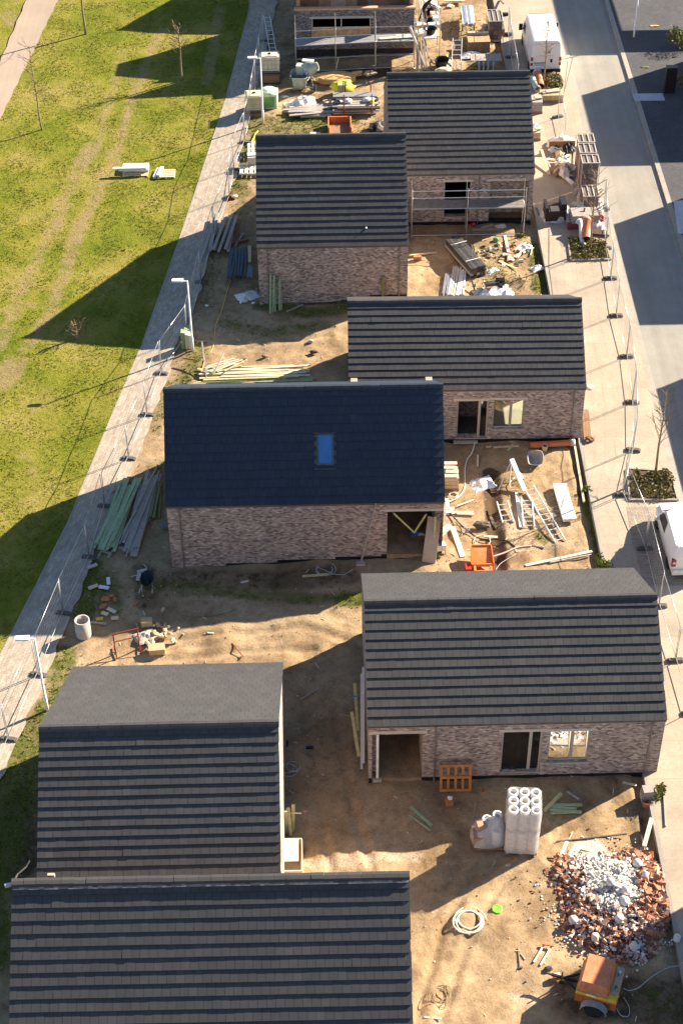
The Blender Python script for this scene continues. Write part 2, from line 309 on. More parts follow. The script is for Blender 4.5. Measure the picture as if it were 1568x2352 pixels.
# ------------------------------------------------------------------ mesh builder
class MB:
    def __init__(s): s.v = []; s.f = []; s.mi = []; s.mats = []; s.uv = None
    def mat(s, m):
        if m not in s.mats: s.mats.append(m)
        return s.mats.index(m)
    def add(s, vs, fs, m):
        k = len(s.v); i = s.mat(m)
        s.v += [Vector(v) for v in vs]
        for f in fs: s.f.append([k + a for a in f]); s.mi.append(i)
    def box(s, c, d, m, rot=None, taper=1.0):
        x, y, z = d[0]/2, d[1]/2, d[2]/2; c = Vector(c)
        vs = [Vector((a*x*(taper if e > 0 else 1), b*y*(taper if e > 0 else 1), e*z)) for e in (-1, 1) for b in (-1, 1) for a in (-1, 1)]
        if rot is not None:
            if not isinstance(rot, Matrix): rot = Matrix.Rotation(rot, 3, 'Z')
            vs = [rot @ v for v in vs]
        s.add([c + v for v in vs], [(0,2,3,1), (4,5,7,6), (0,1,5,4), (2,6,7,3), (0,4,6,2), (1,3,7,5)], m)
        return s
    def b2(s, x0, x1, y0, y1, z0, z1, m):
        return s.box(((x0+x1)/2, (y0+y1)/2, (z0+z1)/2), (abs(x1-x0), abs(y1-y0), abs(z1-z0)), m)
    def bar(s, p, q, w, t, m, up=(0,0,1)):
        "rectangular bar from p to q, w across, t along up"
        p, q = Vector(p), Vector(q); d = (q-p); L = d.length
        if L < 1e-6: return s
        d /= L; up = Vector(up)
        if abs(d.dot(up)) > .98: up = Vector((0,1,0))
        a = d.cross(up).normalized(); b = a.cross(d)
        rot = Matrix((d, a, b)).transposed()
        return s.box((p+q)/2, (L, w, t), m, rot)
    def tube(s, pts, r, m, n=6, close=False):
        pts = [Vector(p) for p in pts]; N = len(pts); rings = []
        for i, p in enumerate(pts):
            a = pts[(i-1) % N] if (i or close) else p; b = pts[(i+1) % N] if (i < N-1 or close) else p
            d = (b-a)
            if d.length < 1e-9: d = Vector((0,0,1))
            d.normalize()
            u = d.cross(Vector((0,0,1)))
            if u.length < .05: u = d.cross(Vector((0,1,0)))
            u.normalize(); w = u.cross(d)
            rr = r[i] if isinstance(r, (list, tuple)) else r
            rings.append([p + (u*math.cos(2*math.pi*k/n) + w*math.sin(2*math.pi*k/n))*rr for k in range(n)])
        vs = [v for rg in rings for v in rg]; fs = []
        for i in range(N if close else N-1):
            j = (i+1) % N
            for k in range(n):
                fs.append((i*n+k, i*n+(k+1) % n, j*n+(k+1) % n, j*n+k))
        if not close: fs += [tuple(range(n))[::-1], tuple((N-1)*n + k for k in range(n))]
        s.add(vs, fs, m); return s
    def lathe(s, prof, m, c=(0,0,0), n=16, rot=None, caps=True):
        c = Vector(c); vs = []; fs = []
        for r, z in prof:
            for k in range(n):
                a = 2*math.pi*k/n; v = Vector((r*math.cos(a), r*math.sin(a), z))
                vs.append(c + (rot @ v if rot is not None else v))
        for i in range(len(prof)-1):
            for k in range(n): fs.append((i*n+k, i*n+(k+1) % n, (i+1)*n+(k+1) % n, (i+1)*n+k))
        if caps: fs += [tuple(range(n))[::-1], tuple((len(prof)-1)*n + k for k in range(n))]
        s.add(vs, fs, m); return s
    def prism(s, poly, d, m):
        "polygon (3-D points) extruded by vector d"
        n = len(poly); d = Vector(d); a = [Vector(p) for p in poly]; vs = a + [p + d for p in a]
        s.add(vs, [tuple(range(n)), tuple(range(2*n-1, n-1, -1))] + [(i, i+n, (i+1) % n + n, (i+1) % n) for i in range(n)], m); return s
    def blob(s, c, d, m, seed=0, n=8, amp=.25, flat=0.0):
        "irregular lump"
        rr = random.Random(seed); c = Vector(c); vs = []; fs = []; st = n//2 + 1
        for i in range(st+1):
            ph = math.pi*i/st
            for k in range(n):
                a = 2*math.pi*k/n; q = 1 + rr.uniform(-amp, amp)
                if i in (0, st): q = 1
                z = math.cos(ph)*q
                if z < -.5: z = -.5 - flat*0
                vs.append(c + Vector((math.sin(ph)*math.cos(a)*q*d[0]/2, math.sin(ph)*math.sin(a)*q*d[1]/2, z*d[2]/2)))
        for i in range(st):
            for k in range(n): fs.append((i*n+k, (i+1)*n+k, (i+1)*n+(k+1) % n, i*n+(k+1) % n))
        s.add(vs, fs, m); return s
    def build(s, name, parent=None, smooth=False, loc=None, rz=0, uvfun=None):
        me = bpy.data.meshes.new(name)
        if loc is not None and parent is None:
            L = Vector(loc); iv = (Matrix.Translation(L) @ Matrix.Rotation(rz, 4, 'Z')).inverted() if s.world else None
        me.from_pydata([tuple(v) for v in s.v], [], s.f)
        for mt in s.mats: me.materials.append(mt)
        me.polygons.foreach_set('material_index', s.mi)
        if smooth: me.polygons.foreach_set('use_smooth', [True]*len(me.polygons))
        me.update()
        ul = me.uv_layers.new(name='UVMap'); dat = [0.0]*(2*len(me.loops)); vs = me.vertices
        for pl in me.polygons:
            nx, ny, nz = (abs(a) for a in pl.normal)
            for li in pl.loop_indices:
                q = vs[me.loops[li].vertex_index].co
                if uvfun: a, b = uvfun(q)
                elif nz >= nx and nz >= ny: a, b = q.x, q.y
                elif nx > ny: a, b = q.y, q.z
                else: a, b = q.x, q.z
                dat[2*li] = a; dat[2*li+1] = b
        ul.data.foreach_set('uv', dat)
        o = bpy.data.objects.new(name, me); COL.objects.link(o)
        if parent is not None: o.parent = parent
        if loc is not None: o.location = loc; o.rotation_euler = (0, 0, rz)
        return o
    world = False
def tag(o, label, cat, group=None):
    o['label'] = label; o['category'] = cat
    if group: o['group'] = group
    return o
def thing(name, label, cat, loc, rz=0, group=None):
    o = bpy.data.objects.new(name, None); COL.objects.link(o); o.empty_display_size = .3
    o.location = loc; o.rotation_euler = (0, 0, rz); o.matrix_basis = Matrix.Translation(Vector(loc)) @ Matrix.Rotation(rz, 4, 'Z')
    return tag(o, label, cat, group)
def one(mb, name, label, cat, loc=(0,0,0), rz=0, group=None, smooth=False):
    "a thing that is a single mesh, built round its own origin"
    o = mb.build(name, None, smooth, loc=loc, rz=rz); return tag(o, label, cat, group)
def worldthing(mb, name, label, cat, group=None, smooth=False):
    "single mesh given in world coordinates: moves its origin to its base"
    c = Vector((0,0,0))
    for v in mb.v: c += v
    c /= len(mb.v); c.z = min(v.z for v in mb.v)
    mb.v = [v - c for v in mb.v]
    return one(mb, name, label, cat, c, 0, group, smooth)
def structure(o): o['kind'] = 'structure'; return o
def copy_tree(o, parent=None, label=None):
    c = o.copy(); COL.objects.link(c)
    if parent is not None: c.parent = parent
    for ch in [q for q in bpy.data.objects if q.parent == o]: copy_tree(ch, c)
    if label: c['label'] = label
    return c
import numpy as np
nr = np.random.default_rng(3)
# ------------------------------------------------------------------ ground sheets
def W2(f, pts): return [tuple(at(f, u, v)[:2]) for u, v in pts]
def segdist(X, Y, pl):
    d = np.full(X.shape, 1e9)
    if len(pl) == 1: return np.hypot(X - pl[0][0], Y - pl[0][1])
    for (ax, ay), (bx, by) in zip(pl, pl[1:]):
        L = (bx-ax)**2 + (by-ay)**2 + 1e-9
        t = np.clip(((X-ax)*(bx-ax) + (Y-ay)*(by-ay))/L, 0, 1)
        d = np.minimum(d, np.hypot(X - ax - t*(bx-ax), Y - ay - t*(by-ay)))
    return d
def grid_obj(name, xs, ys, zf, mat, cover=None):
    X, Y = np.meshgrid(xs, ys) if np.ndim(xs) == 1 else (xs, ys)
    ny, nx = X.shape; Z = zf(X, Y)
    me = bpy.data.meshes.new(name)
    idx = np.arange(nx*ny).reshape(ny, nx)
    q = np.stack([idx[:-1,:-1], idx[:-1,1:], idx[1:,1:], idx[1:,:-1]], -1).reshape(-1, 4)
    me.vertices.add(nx*ny); me.vertices.foreach_set('co', np.stack([X, Y, Z], -1).reshape(-1).astype(np.float32))
    me.loops.add(q.size); me.loops.foreach_set('vertex_index', q.reshape(-1).astype(np.int32))
    me.polygons.add(len(q)); me.polygons.foreach_set('loop_start', (np.arange(len(q))*4).astype(np.int32))
    me.materials.append(mat); me.update(); me.validate()
    me.polygons.foreach_set('use_smooth', [True]*len(me.polygons))
    if cover is not None:
        C = np.zeros((ny*nx, 4), np.float32); C[:, 3] = 1
        for ch, pl, r, s in cover:
            d = segdist(X, Y, pl).reshape(-1)
            C[:, ch] = np.maximum(C[:, ch], s*np.clip(1.5 - d/r*.95, 0, 1)**1.2)
        a = me.color_attributes.new('cover', 'FLOAT_COLOR', 'POINT'); a.data.foreach_set('color', C.reshape(-1))
    o = bpy.data.objects.new(name, me); COL.objects.link(o); return o
GZ = np.vectorize(lambda x: 0.04*max(min(x, 4.0) - 4.0, -14.0))
cover = []
def cv(ch, f, pts, r, s=1.0): cover.append((ch, W2(f, pts), r, s))
# weeds / grass on the building plots
cv(0,'D',[(560,470),(500,560),(470,640),(450,700)],.9,.55); cv(0,'D',[(600,700),(700,715),(790,710)],.7,.75); cv(0,'D',[(520,740),(620,765),(740,745)],.7,.62)
cv(0,'D',[(455,790),(440,850),(400,900)],.7,.72); cv(0,'D',[(385,880),(350,990)],.5,.6); cv(0,'D',[(300,1130),(370,1075)],.9,.62); cv(0,'D',[(560,270),(600,290),(700,300),(760,290)],1.6,.68)
cv(0,'D',[(660,265),(720,275),(800,275)],.9,.8); cv(0,'D',[(560,330),(540,400),(545,440)],1.0,.72); cv(0,'D',[(800,300),(870,290)],1.5,.5)
cv(0,'D',[(1090,120),(1110,180)],1.2,.62); cv(0,'D',[(1060,40),(1080,100)],1.4,.5); cv(0,'D',[(1265,60),(1180,100)],.5,.3)
cv(0,'D',[(1225,560),(1235,640),(1240,670)],.55,.75); cv(0,'D',[(1100,560),(1160,640),(1120,650)],1.6,.48); cv(0,'D',[(1345,1130),(1375,1200),(1395,1300)],.5,.9); cv(0,'D',[(1130,1090),(1180,1110),(1200,1115)],.5,.5)
cv(0,'D',[(1235,1230),(1250,1240)],.4,.7); cv(0,'D',[(330,1335),(420,1350),(520,1360),(700,1375),(820,1370)],.55,.66); cv(0,'D',[(215,1300),(200,1370),(190,1420)],.6,.85)
cv(0,'D',[(240,1330),(250,1400)],.9,.7); cv(0,'D',[(145,1500),(130,1600),(60,1700)],.75,.8); cv(0,'D',[(60,1730),(20,1850),(-30,2000),(-40,2200)],1.5,.8)
cv(0,'D',[(790,1380),(820,1375)],.6,.9); cv(0,'D',[(1500,1790),(1510,1840)],.5,.7); cv(0,'D',[(1490,2300),(1560,2330)],1.0,.5); cv(0,'D',[(40,2000),(60,1800)],.8,.5)
# damp trench earth, and shade by walls and pavement edge darkened into the soil
cv(1,'D',[(1128,1085),(1135,1180),(1145,1300)],.45,.95); cv(1,'D',[(1235,580),(1250,670)],.35,.7); cv(1,'D',[(700,690),(900,685)],.5,.6); cv(1,'D',[(400,1330),(640,1330),(800,1320)],.9,.5)
cv(1,'D',[(690,1700),(720,1800),(830,1760)],2.2,.38); cv(1,'D',[(960,1800),(1100,1830)],1.5,.34); cv(1,'D',[(330,1310),(340,1380)],.8,.5); cv(1,'D',[(1400,1800),(1540,1960)],.6,.45); cv(1,'D',[(1330,2290),(1560,2300)],1.4,.55)
cv(1,'D',[(40,1850),(20,2000)],1.5,.6); cv(1,'D',[(600,160),(660,150)],2.5,.5); cv(1,'D',[(1020,1050),(1300,1050)],.8,.3); cv(1,'D',[(700,175),(940,165)],.9,.75)
# mortar dust
cv(2,'K',[(1000,620),(950,700),(1100,720),(1250,850),(1100,1000),(950,930)],.75,.95); cv(2,'K',[(850,1010),(950,1180),(1200,1250)],.35,.75); cv(2,'D',[(700,1985),(820,1975),(960,1965)],.35,.55)
cv(2,'O',[(440,560),(700,740),(1000,720)],.7,.45); cv(2,'O',[(650,560),(560,470)],.5,.5); cv(2,'D',[(340,1450),(420,1440)],.6,.45); cv(2,'K',[(560,1500),(640,1520)],.4,.55); cv(2,'J',[(640,560),(720,600)],.5,.35)
_w = np.random.default_rng(11)
WV = [(2*np.pi/L, a, p, L*.0085) for L in (.55,.7,.85,1.0,1.3,1.6,2.0,2.6,3.3,4.2) for a, p in [(_w.uniform(0, 6.28), _w.uniform(0, 6.28)) for _ in range(3)]]
def waves(X, Y):
    h = 0
    for k, a, p, A in WV:
        h = h + A*np.sin(k*(X*np.cos(a) + Y*np.sin(a)) + p + 1.3*np.sin(.6*k*(Y*np.cos(a) - X*np.sin(a))))
    return h*.5
RUTS = [W2('D', p) for p in ([(960,2330),(1010,2150),(1090,2010),(1260,1900)],[(1010,2345),(1070,2170),(1150,2030),(1330,1880)],[(300,1480),(520,1455),(700,1440),(830,1480)],[(330,1520),(560,1495),(720,1490)],[(470,830),(600,790),(760,770)],[(720,220),(860,230),(960,190)],[(700,1650),(730,1850),(760,2000)],[(770,1640),(810,1850),(850,1990)])]
def soilz(X, Y):
    b = GZ(X) + waves(X, Y)*np.clip((12.2-X)*2, 0, 1)*np.clip((X - xr_(Y))*1.5, 0, 1)
    for r in RUTS:
        d = segdist(X, Y, r); b = b - .075*np.exp(-(d/.16)**2) + .04*np.exp(-((d-.30)/.12)**2)
    h = .035*np.sin(X*1.3 + np.sin(Y*.7)*1.5)*np.sin(Y*.9 + 1) + .02*np.sin(X*3.1 + Y*1.7)*np.sin(Y*2.9 - X)
    tr = W2('D', [(1128,1085),(1135,1180),(1145,1300)])
    h = h - .22*np.clip(1 - segdist(X, Y, tr)/.45, 0, 1)
    h = np.where(X > 11.9, np.minimum(h, -.02) - .08, h)
    h = h*np.clip((X - xr_(Y))*1.5, 0, 1)
    return b + np.where((np.abs(X) < 40) & (Y > 20) & (Y < 130), h, 0) - .03
PL = W2('D', [(575,0),(574,22),(520,230),(425,520),(330,790),(240,1003),(160,1200),(0,1515)])
PR = W2('D', [(637,0),(612,120),(585,225),(561,308),(546,398),(526,441),(512,493),(475,606),(457,679),(420,760),(402,798),(391,855),(358,934),(340,992),(306,1084),(238,1206),(183,1370),(150,1444),(121,1517),(97,1583),(73,1626),(17,1756)])
def ext(pl):
    pl = sorted(pl, key=lambda p: p[1]); (ax, ay), (bx, by) = pl[0], pl[3]; s = (ax-bx)/(ay-by)
    (cx, cy), (dx, dy) = pl[-1], pl[-3]; s2 = (cx-dx)/(cy-dy)
    return [(ax + s*(-200-ay), -200)] + pl + [(cx + s2*(300-cy), 300)]
PL, PR = ext(PL), ext(PR)
def xl_(y): return np.interp(y, [p[1] for p in PL], [p[0] for p in PL])
def xr_(y): return np.interp(y, [p[1] for p in PR], [p[0] for p in PR])
xs = np.concatenate([[-600,-200,-80,-40], np.arange(-20, 12.41, .15), [14, 17, 20.3, 40, 80, 200, 600]])
ys = np.concatenate([[-300,-80,0,20], np.arange(28, 118.1, .17), [125, 140, 180, 300, 900]])
structure(grid_obj('ground', xs, ys, soilz, SOIL, cover))

def strip(name, xa, xb, ys, mat, dz, n=6, wob=0.0, lift=None):
    mb = MB(); N = len(ys); vs = []
    for y in ys:
        a, b = xa(y), xb(y)
        for k in range(n+1):
            x = a + (b-a)*k/n; vs.append((x, y, (gz(x) if lift is None else lift) + dz))
    fs = [(i*(n+1)+k, i*(n+1)+k+1, (i+1)*(n+1)+k+1, (i+1)*(n+1)+k) for i in range(N-1) for k in range(n)]
    mb.add(vs, fs, mat); return mb
yy = np.concatenate([[-200, -50, 10], np.arange(28, 120, .5), [140, 200, 300]])
mb = strip('path', lambda y: float(xl_(y)), lambda y: float(xr_(y)) + .05*math.sin(y*3.1) + .04*math.sin(y*7.7), yy, PAVER, .035)
structure(mb.build('path', uvfun=lambda q: (q.y, q.x - float(xl_(q.y)))))
KS = MB()
for i in range(len(yy)-1):
    y0, y1 = yy[i], yy[i+1]
    if y0 < 28 or y1 > 120: continue
    KS.bar((float(xl_(y0))-.05, y0, gz(float(xl_(y0)))+.0), (float(xl_(y1))-.05, y1-.01, gz(float(xl_(y1)))+.0), .1, .1, KERBM)
structure(KS.build('path_edging'))
# lawn
lc = []
def lv(pts, r, s): lc.append((1, W2('D', pts), r, s))
lv([(369,68),(349,116),(328,164),(301,233),(280,308),(262,380)],.45,.74); lv([(262,380),(233,424),(198,492),(171,561),(140,657),(116,718),(60,800)],.55,.74)
lv([(284,116),(260,205),(226,321)],.45,.62); lv([(226,321),(192,369),(147,451),(109,547),(82,602),(41,684),(0,800)],.55,.66)
lv([(212,340),(190,372)],.75,.85); lv([(186,520),(172,560)],.6,.85); lv([(270,120),(285,180)],.7,.5); lv([(30,840),(5,880)],.9,.85); lv([(20,718),(60,700)],.9,.55); lv([(150,470),(130,520)],.5,.75); lv([(250,350),(262,375)],.5,.7)
lv([(506,20),(490,100),(474,190)],.5,.75); lv([(190,640),(215,600)],.8,.4); lv([(60,890),(110,930),(20,960)],.8,.42); lv([(50,1040),(90,1100)],.5,.5); lv([(178,780)],.4,.7); lv([(412,186)],.35,.7); lv([(20,30),(30,60)],.7,.7); lv([(420,230),(440,245)],.5,.5); lv([(250,860),(300,870)],.7,.35)
ysl = np.concatenate([[-300,-60,10], np.arange(28, 120.1, .3), [135, 170, 300]])
off = np.concatenate([[0], np.arange(.2, 18, .3), [22, 30, 60, 200, 500]])
XX = np.stack([xl_(y) - .1 - off[::-1] for y in ysl]); YY = np.repeat(ysl[:, None], len(off), 1)
def lawnz(X, Y): return -.56 + .03*np.sin(X*.9 + Y*.31)*np.sin(Y*.53) + .035 + .3*waves(X*1.0, Y)*np.clip((xl_(Y) - X)*2, 0, 1) + np.where(X > -10, .04*(np.minimum(X, 4) + 10), 0)
structure(grid_obj('lawn', XX, YY, lawnz, LAWN, lc))
P2R = W2('D', [(135,0),(100,90),(48,190),(0,278)]); P2L = W2('D', [(62,0),(30,80),(0,145)])
def lin(pl):
    (ax, ay), (bx, by) = pl[0], pl[-1]; return lambda y: ax + (bx-ax)*(y-ay)/(by-ay)
fa, fb = lin(P2L), lin(P2R)
structure(strip('asphalt_path', lambda y: fa(y) + .05*math.sin(y*2.3), lambda y: fb(y) + .05*math.sin(y*2.9), np.arange(70, 135, .8), FOOT, .13, 3, lift=-.56).build('asphalt_path'))
# grass tufts: too many blades to count
def tufts(name, n, fx, hgt, mat):
    Xp, Yp, Zp = fx(n); n = len(Xp); k = 4
    base = np.stack([Xp, Yp, Zp], -1)[:, None, None, :]
    ang = nr.uniform(0, 6.28, (n, k)); h = hgt*nr.uniform(.5, 1.4, (n, k)); w = .022*nr.uniform(.6, 1.5, (n, k)); ln = .06*nr.uniform(.2, 1.5, (n, k))
    dx, dy = np.cos(ang), np.sin(ang); ox, oy = .03*nr.normal(size=(n, k)), .03*nr.normal(size=(n, k))
    V = np.zeros((n, k, 3, 3))
    V[..., 0, 0] = ox - dy*w; V[..., 0, 1] = oy + dx*w; V[..., 1, 0] = ox + dy*w; V[..., 1, 1] = oy - dx*w
    V[..., 2, 0] = ox + dx*ln; V[..., 2, 1] = oy + dy*ln; V[..., 2, 2] = h
    V = (V + base).reshape(-1, 3)
    me = bpy.data.meshes.new(name); nv = len(V); me.vertices.add(nv); me.vertices.foreach_set('co', V.reshape(-1).astype(np.float32))
    me.loops.add(nv); me.loops.foreach_set('vertex_index', np.arange(nv, dtype=np.int32)); me.polygons.add(nv//3); me.polygons.foreach_set('loop_start', (np.arange(nv//3)*3).astype(np.int32))
    me.materials.append(mat); me.update(); me.validate()
    o = bpy.data.objects.new(name, me); COL.objects.link(o); o['kind'] = 'stuff'; return o
def grass_mat():
    mt, n, l, p = newmat('grass_blade')
    tc = n.new('ShaderNodeTexCoord'); g = n.new('ShaderNodeNewGeometry')
    nz = noise(n, l, .5, 6, .7, tc.outputs['Object'])
    f = math_(n, l, 'ADD', math_(n, l, 'MULTIPLY', nz.outputs[0], .9), math_(n, l, 'MULTIPLY', g.outputs['Random Per Island'], .35))
    r = ramp(n, [(.35, (.085,.125,.010)), (.6, (.16,.185,.020)), (.8, (.24,.22,.04)), (.95, (.34,.27,.09))]); l.new(f, r.inputs[0])
    l.new(r.outputs[0], p.inputs['Base Color']); p.inputs['Roughness'].default_value = .8; p.inputs['Specular IOR Level'].default_value = .1
    return mt
GRASS = grass_mat()
def lawn_pts(n):
    y = nr.uniform(44, 117, n); x = xl_(y) - .12 - 15.5*nr.uniform(0, 1, n)**1.05
    # thin out on worn tracks
    keep = np.ones(n, bool)
    for ch, pl, r, s in lc: keep &= ~((segdist(x, y, pl) < r*.95) & (nr.uniform(0, 1, n) < s*1.05))
    keep &= ~((x > np.array([fa(v) for v in y])-.05) & (x < np.array([fb(v) for v in y])+.05) & (y > 80))
    cl = np.sin(x*2.3 + 1.5*np.sin(y*1.1)) + np.sin(y*1.9 + 1.2*np.sin(x*1.7)); keep &= (cl + nr.normal(size=n)*.9 > -.3)
    x, y = x[keep], y[keep]; return x, y, lawnz(x, y) - .01
tufts('grass', 60000, lawn_pts, .055, GRASS)
def weed_pts(n):
    xs_, ys_ = [], []
    for ch, pl, r, s in cover:
        if ch: continue
        L = sum(math.hypot(b[0]-a[0], b[1]-a[1]) for a, b in zip(pl, pl[1:])) + r
        m = int(26*L*r*s*2)
        k = nr.integers(0, max(1, len(pl)-1), m); t = nr.uniform(0, 1, m)
        P = np.array(pl if len(pl) > 1 else pl*2); A, B = P[k], P[k+1]
        q = A + (B-A)*t[:, None] + nr.normal(size=(m, 2))*r*.5
        xs_.append(q[:, 0]); ys_.append(q[:, 1])
    x = np.concatenate(xs_); y = np.concatenate(ys_); keep = (x < 12.2) & ~((x < xr_(y) + .05))
    x, y = x[keep], y[keep]; return x, y, soilz(x, y) - .01
tufts('grass', 0, weed_pts, .08, GRASS)
# pavement slab, road, verge
ylong = [-200, 10] + list(range(25, 125, 4)) + [200, 400]
def slab(name, x0, x1, z, mat, depth=.5, ys=ylong):
    mb = MB(); vs = []
    for y in ys: vs += [(x0, y, z-depth), (x0, y, z), (x1, y, z), (x1, y, z-depth)]
    fs = [(4*i+k, 4*i+k+1, 4*i+5+k, 4*i+4+k) for i in range(len(ys)-1) for k in range(3)]
    mb.add(vs, fs, mat); return structure(mb.build(name))
slab('pavement', 12.45, 16.40, .2, PAVE)
slab('pavement_edging', 12.3, 12.445, .215, KERBM)
slab('gutter', 16.405, 16.75, .16, KERBM)
slab('road', 16.755, 19.95, .12, ROADM)
slab('road_gutter', 19.955, 20.2, .10, KERBM)
slab('kerb', 20.205, 20.5, .24, KERBM)
slab('driveway', 20.505, 60, .235, DRIVE)
# parking bay beside the small white car (sunken clinker) and pale slabs on the far drives
def patch(name, f, pts, mat, h=.006):
    mb = MB(); P = [at(f, u, v) for u, v in pts]; z = max(p.z for p in P) + h
    vs = [(p.x, p.y, z) for p in P]; mb.add(vs, [tuple(range(len(vs)))], mat); return structure(mb.build(name))
patch('parking_bay', 'D', [(1438,1165),(1590,1165),(1600,1345),(1480,1345),(1452,1250)], PARK, .006)
patch('pale_paving', 'T', [(600,1800),(1180,1760),(1235,1900),(645,1935)], mat_slab('pale_slab', (.50,.50,.50), (.42,.42,.43), 3))
patch('pale_paving', 'D', [(1546,462),(1575,458),(1580,536),(1556,540)], mat_slab('white_slab', (.62,.62,.62), (.55,.55,.55), 3))
def stones():
    "loose stones, chips and splinters of wood all over the plots"
    mb = MB(); cols = [M('stone_chip_pale', (.55,.46,.36)), M('stone_chip_dark', (.20,.15,.11)), M('stone_chip_brick', (.38,.17,.10)), WOODP, M('stone_chip_white', (.68,.66,.62))]
    wts = [32, 30, 10, 4, 5]; r2 = random.Random(5); n = 0
    while n < 3000:
        y = r2.uniform(31, 113); x = r2.uniform(-12.6, 12.2)
        if x < float(xr_(y)) + .2: continue
        if r2.random() < .45 and n > 800:   # busier spots
            cx, cy, s = r2.choice([(10, 59, 1.8), (8.5, 59, 2.2), (8, 80, 2.4), (9, 81, 2.0), (9.5, 37.5, 2.6), (-9, 56, 1.6), (3, 97, 3), (6, 57, 1.5), (10, 102, 2.5), (-6, 51.5, 2.0), (5, 41, 3)])
            x, y = r2.gauss(cx, s), r2.gauss(cy, s)
            if x > 12.2 or x < float(xr_(y)): continue
        m = r2.choices(cols, wts)[0]; s = r2.uniform(.02, .07)*(1.6 if r2.random() < .07 else 1)
        z = float(soilz(np.array([[x]]), np.array([[y]]))[0, 0])
        if m is WOODP: mb.box((x, y, z+.015), (r2.uniform(.1, .4), .03, .02), m, r2.uniform(0, 3.14))
        else: mb.blob((x, y, z+s*.2), (s, s*r2.uniform(.6, 1.2), s*.8), m, n, 5, .3)
        n += 1
    o = mb.build('stones'); o['kind'] = 'stuff'
stones()
# ------------------------------------------------------------------ houses
def roof_slope(mb, x0, x1, top, ln, rows, yz, seed=0, tw=.30, lift=.052, tm=None):
    "courses of lapped tiles from the ridge down; yz(s) -> (y, z) along the slope"
    rr = random.Random(seed); g = ln/rows; tm = tm or TILE; f1, f2 = rr.uniform(.5, .9), rr.uniform(1.1, 1.9)
    ya, za = yz(0); yb, zb = yz(1); ny, nz = (zb-za), -(yb-ya)
    if nz < 0: ny, nz = -ny, -nz
    L = math.hypot(ny, nz); ny /= L; nz /= L
    for i in range(rows):
        s0, s1 = i*g - .03, (i+1)*g
        y0, z0 = yz(s0); y1, z1 = yz(s1 + .012)
        x = x0 - tw*((i % 2)*.5 + rr.uniform(0, .22))
        while x < x1 - .005:
            a = max(x, x0) + .004; b = min(x + tw, x1) - .004; x += tw
            if b - a < .04: continue
            d = lift + rr.gauss(0, .0012); e = .004 + rr.gauss(0, .0006); dd = rr.gauss(0, .0012); q_ = .0012*math.sin(a*f1 + i*1.7 + seed) + .0008*math.sin(a*f2*2 + i*2.9); d += q_ + (.008 if rr.random() < .004 else 0); w_ = .003*math.sin(a*f2 + i*.8)
            vs = [(a, y0+ny*e, z0+nz*e), (b, y0+ny*e, z0+nz*e), (b, y1+ny*(d+dd)-w_*nz, z1+nz*(d+dd)), (a, y1+ny*d-w_*nz, z1+nz*d), (a, y1, z1), (b, y1, z1)]
            mb.add(vs, [(0,1,2,3), (3,2,5,4), (0,3,4), (1,5,2)], tm)
def wall_grid(mb, a0, a1, z0, z1, holes, put):
    "rectangle minus holes as butted blocks; put(a, b, c, d) adds one block"
    zs = sorted({z0, z1, *[h[2] for h in holes], *[h[3] for h in holes]}); zs = [z for z in zs if z0 <= z <= z1]
    for c, d in zip(zs, zs[1:]):
        hs = sorted([h for h in holes if h[2] <= c + 1e-6 and h[3] >= d - 1e-6]); x = a0
        for h in hs:
            if h[0] > x + 1e-4: put(x, h[0], c, d)
            x = max(x, h[1])
        if x < a1 - 1e-4: put(x, a1, c, d)
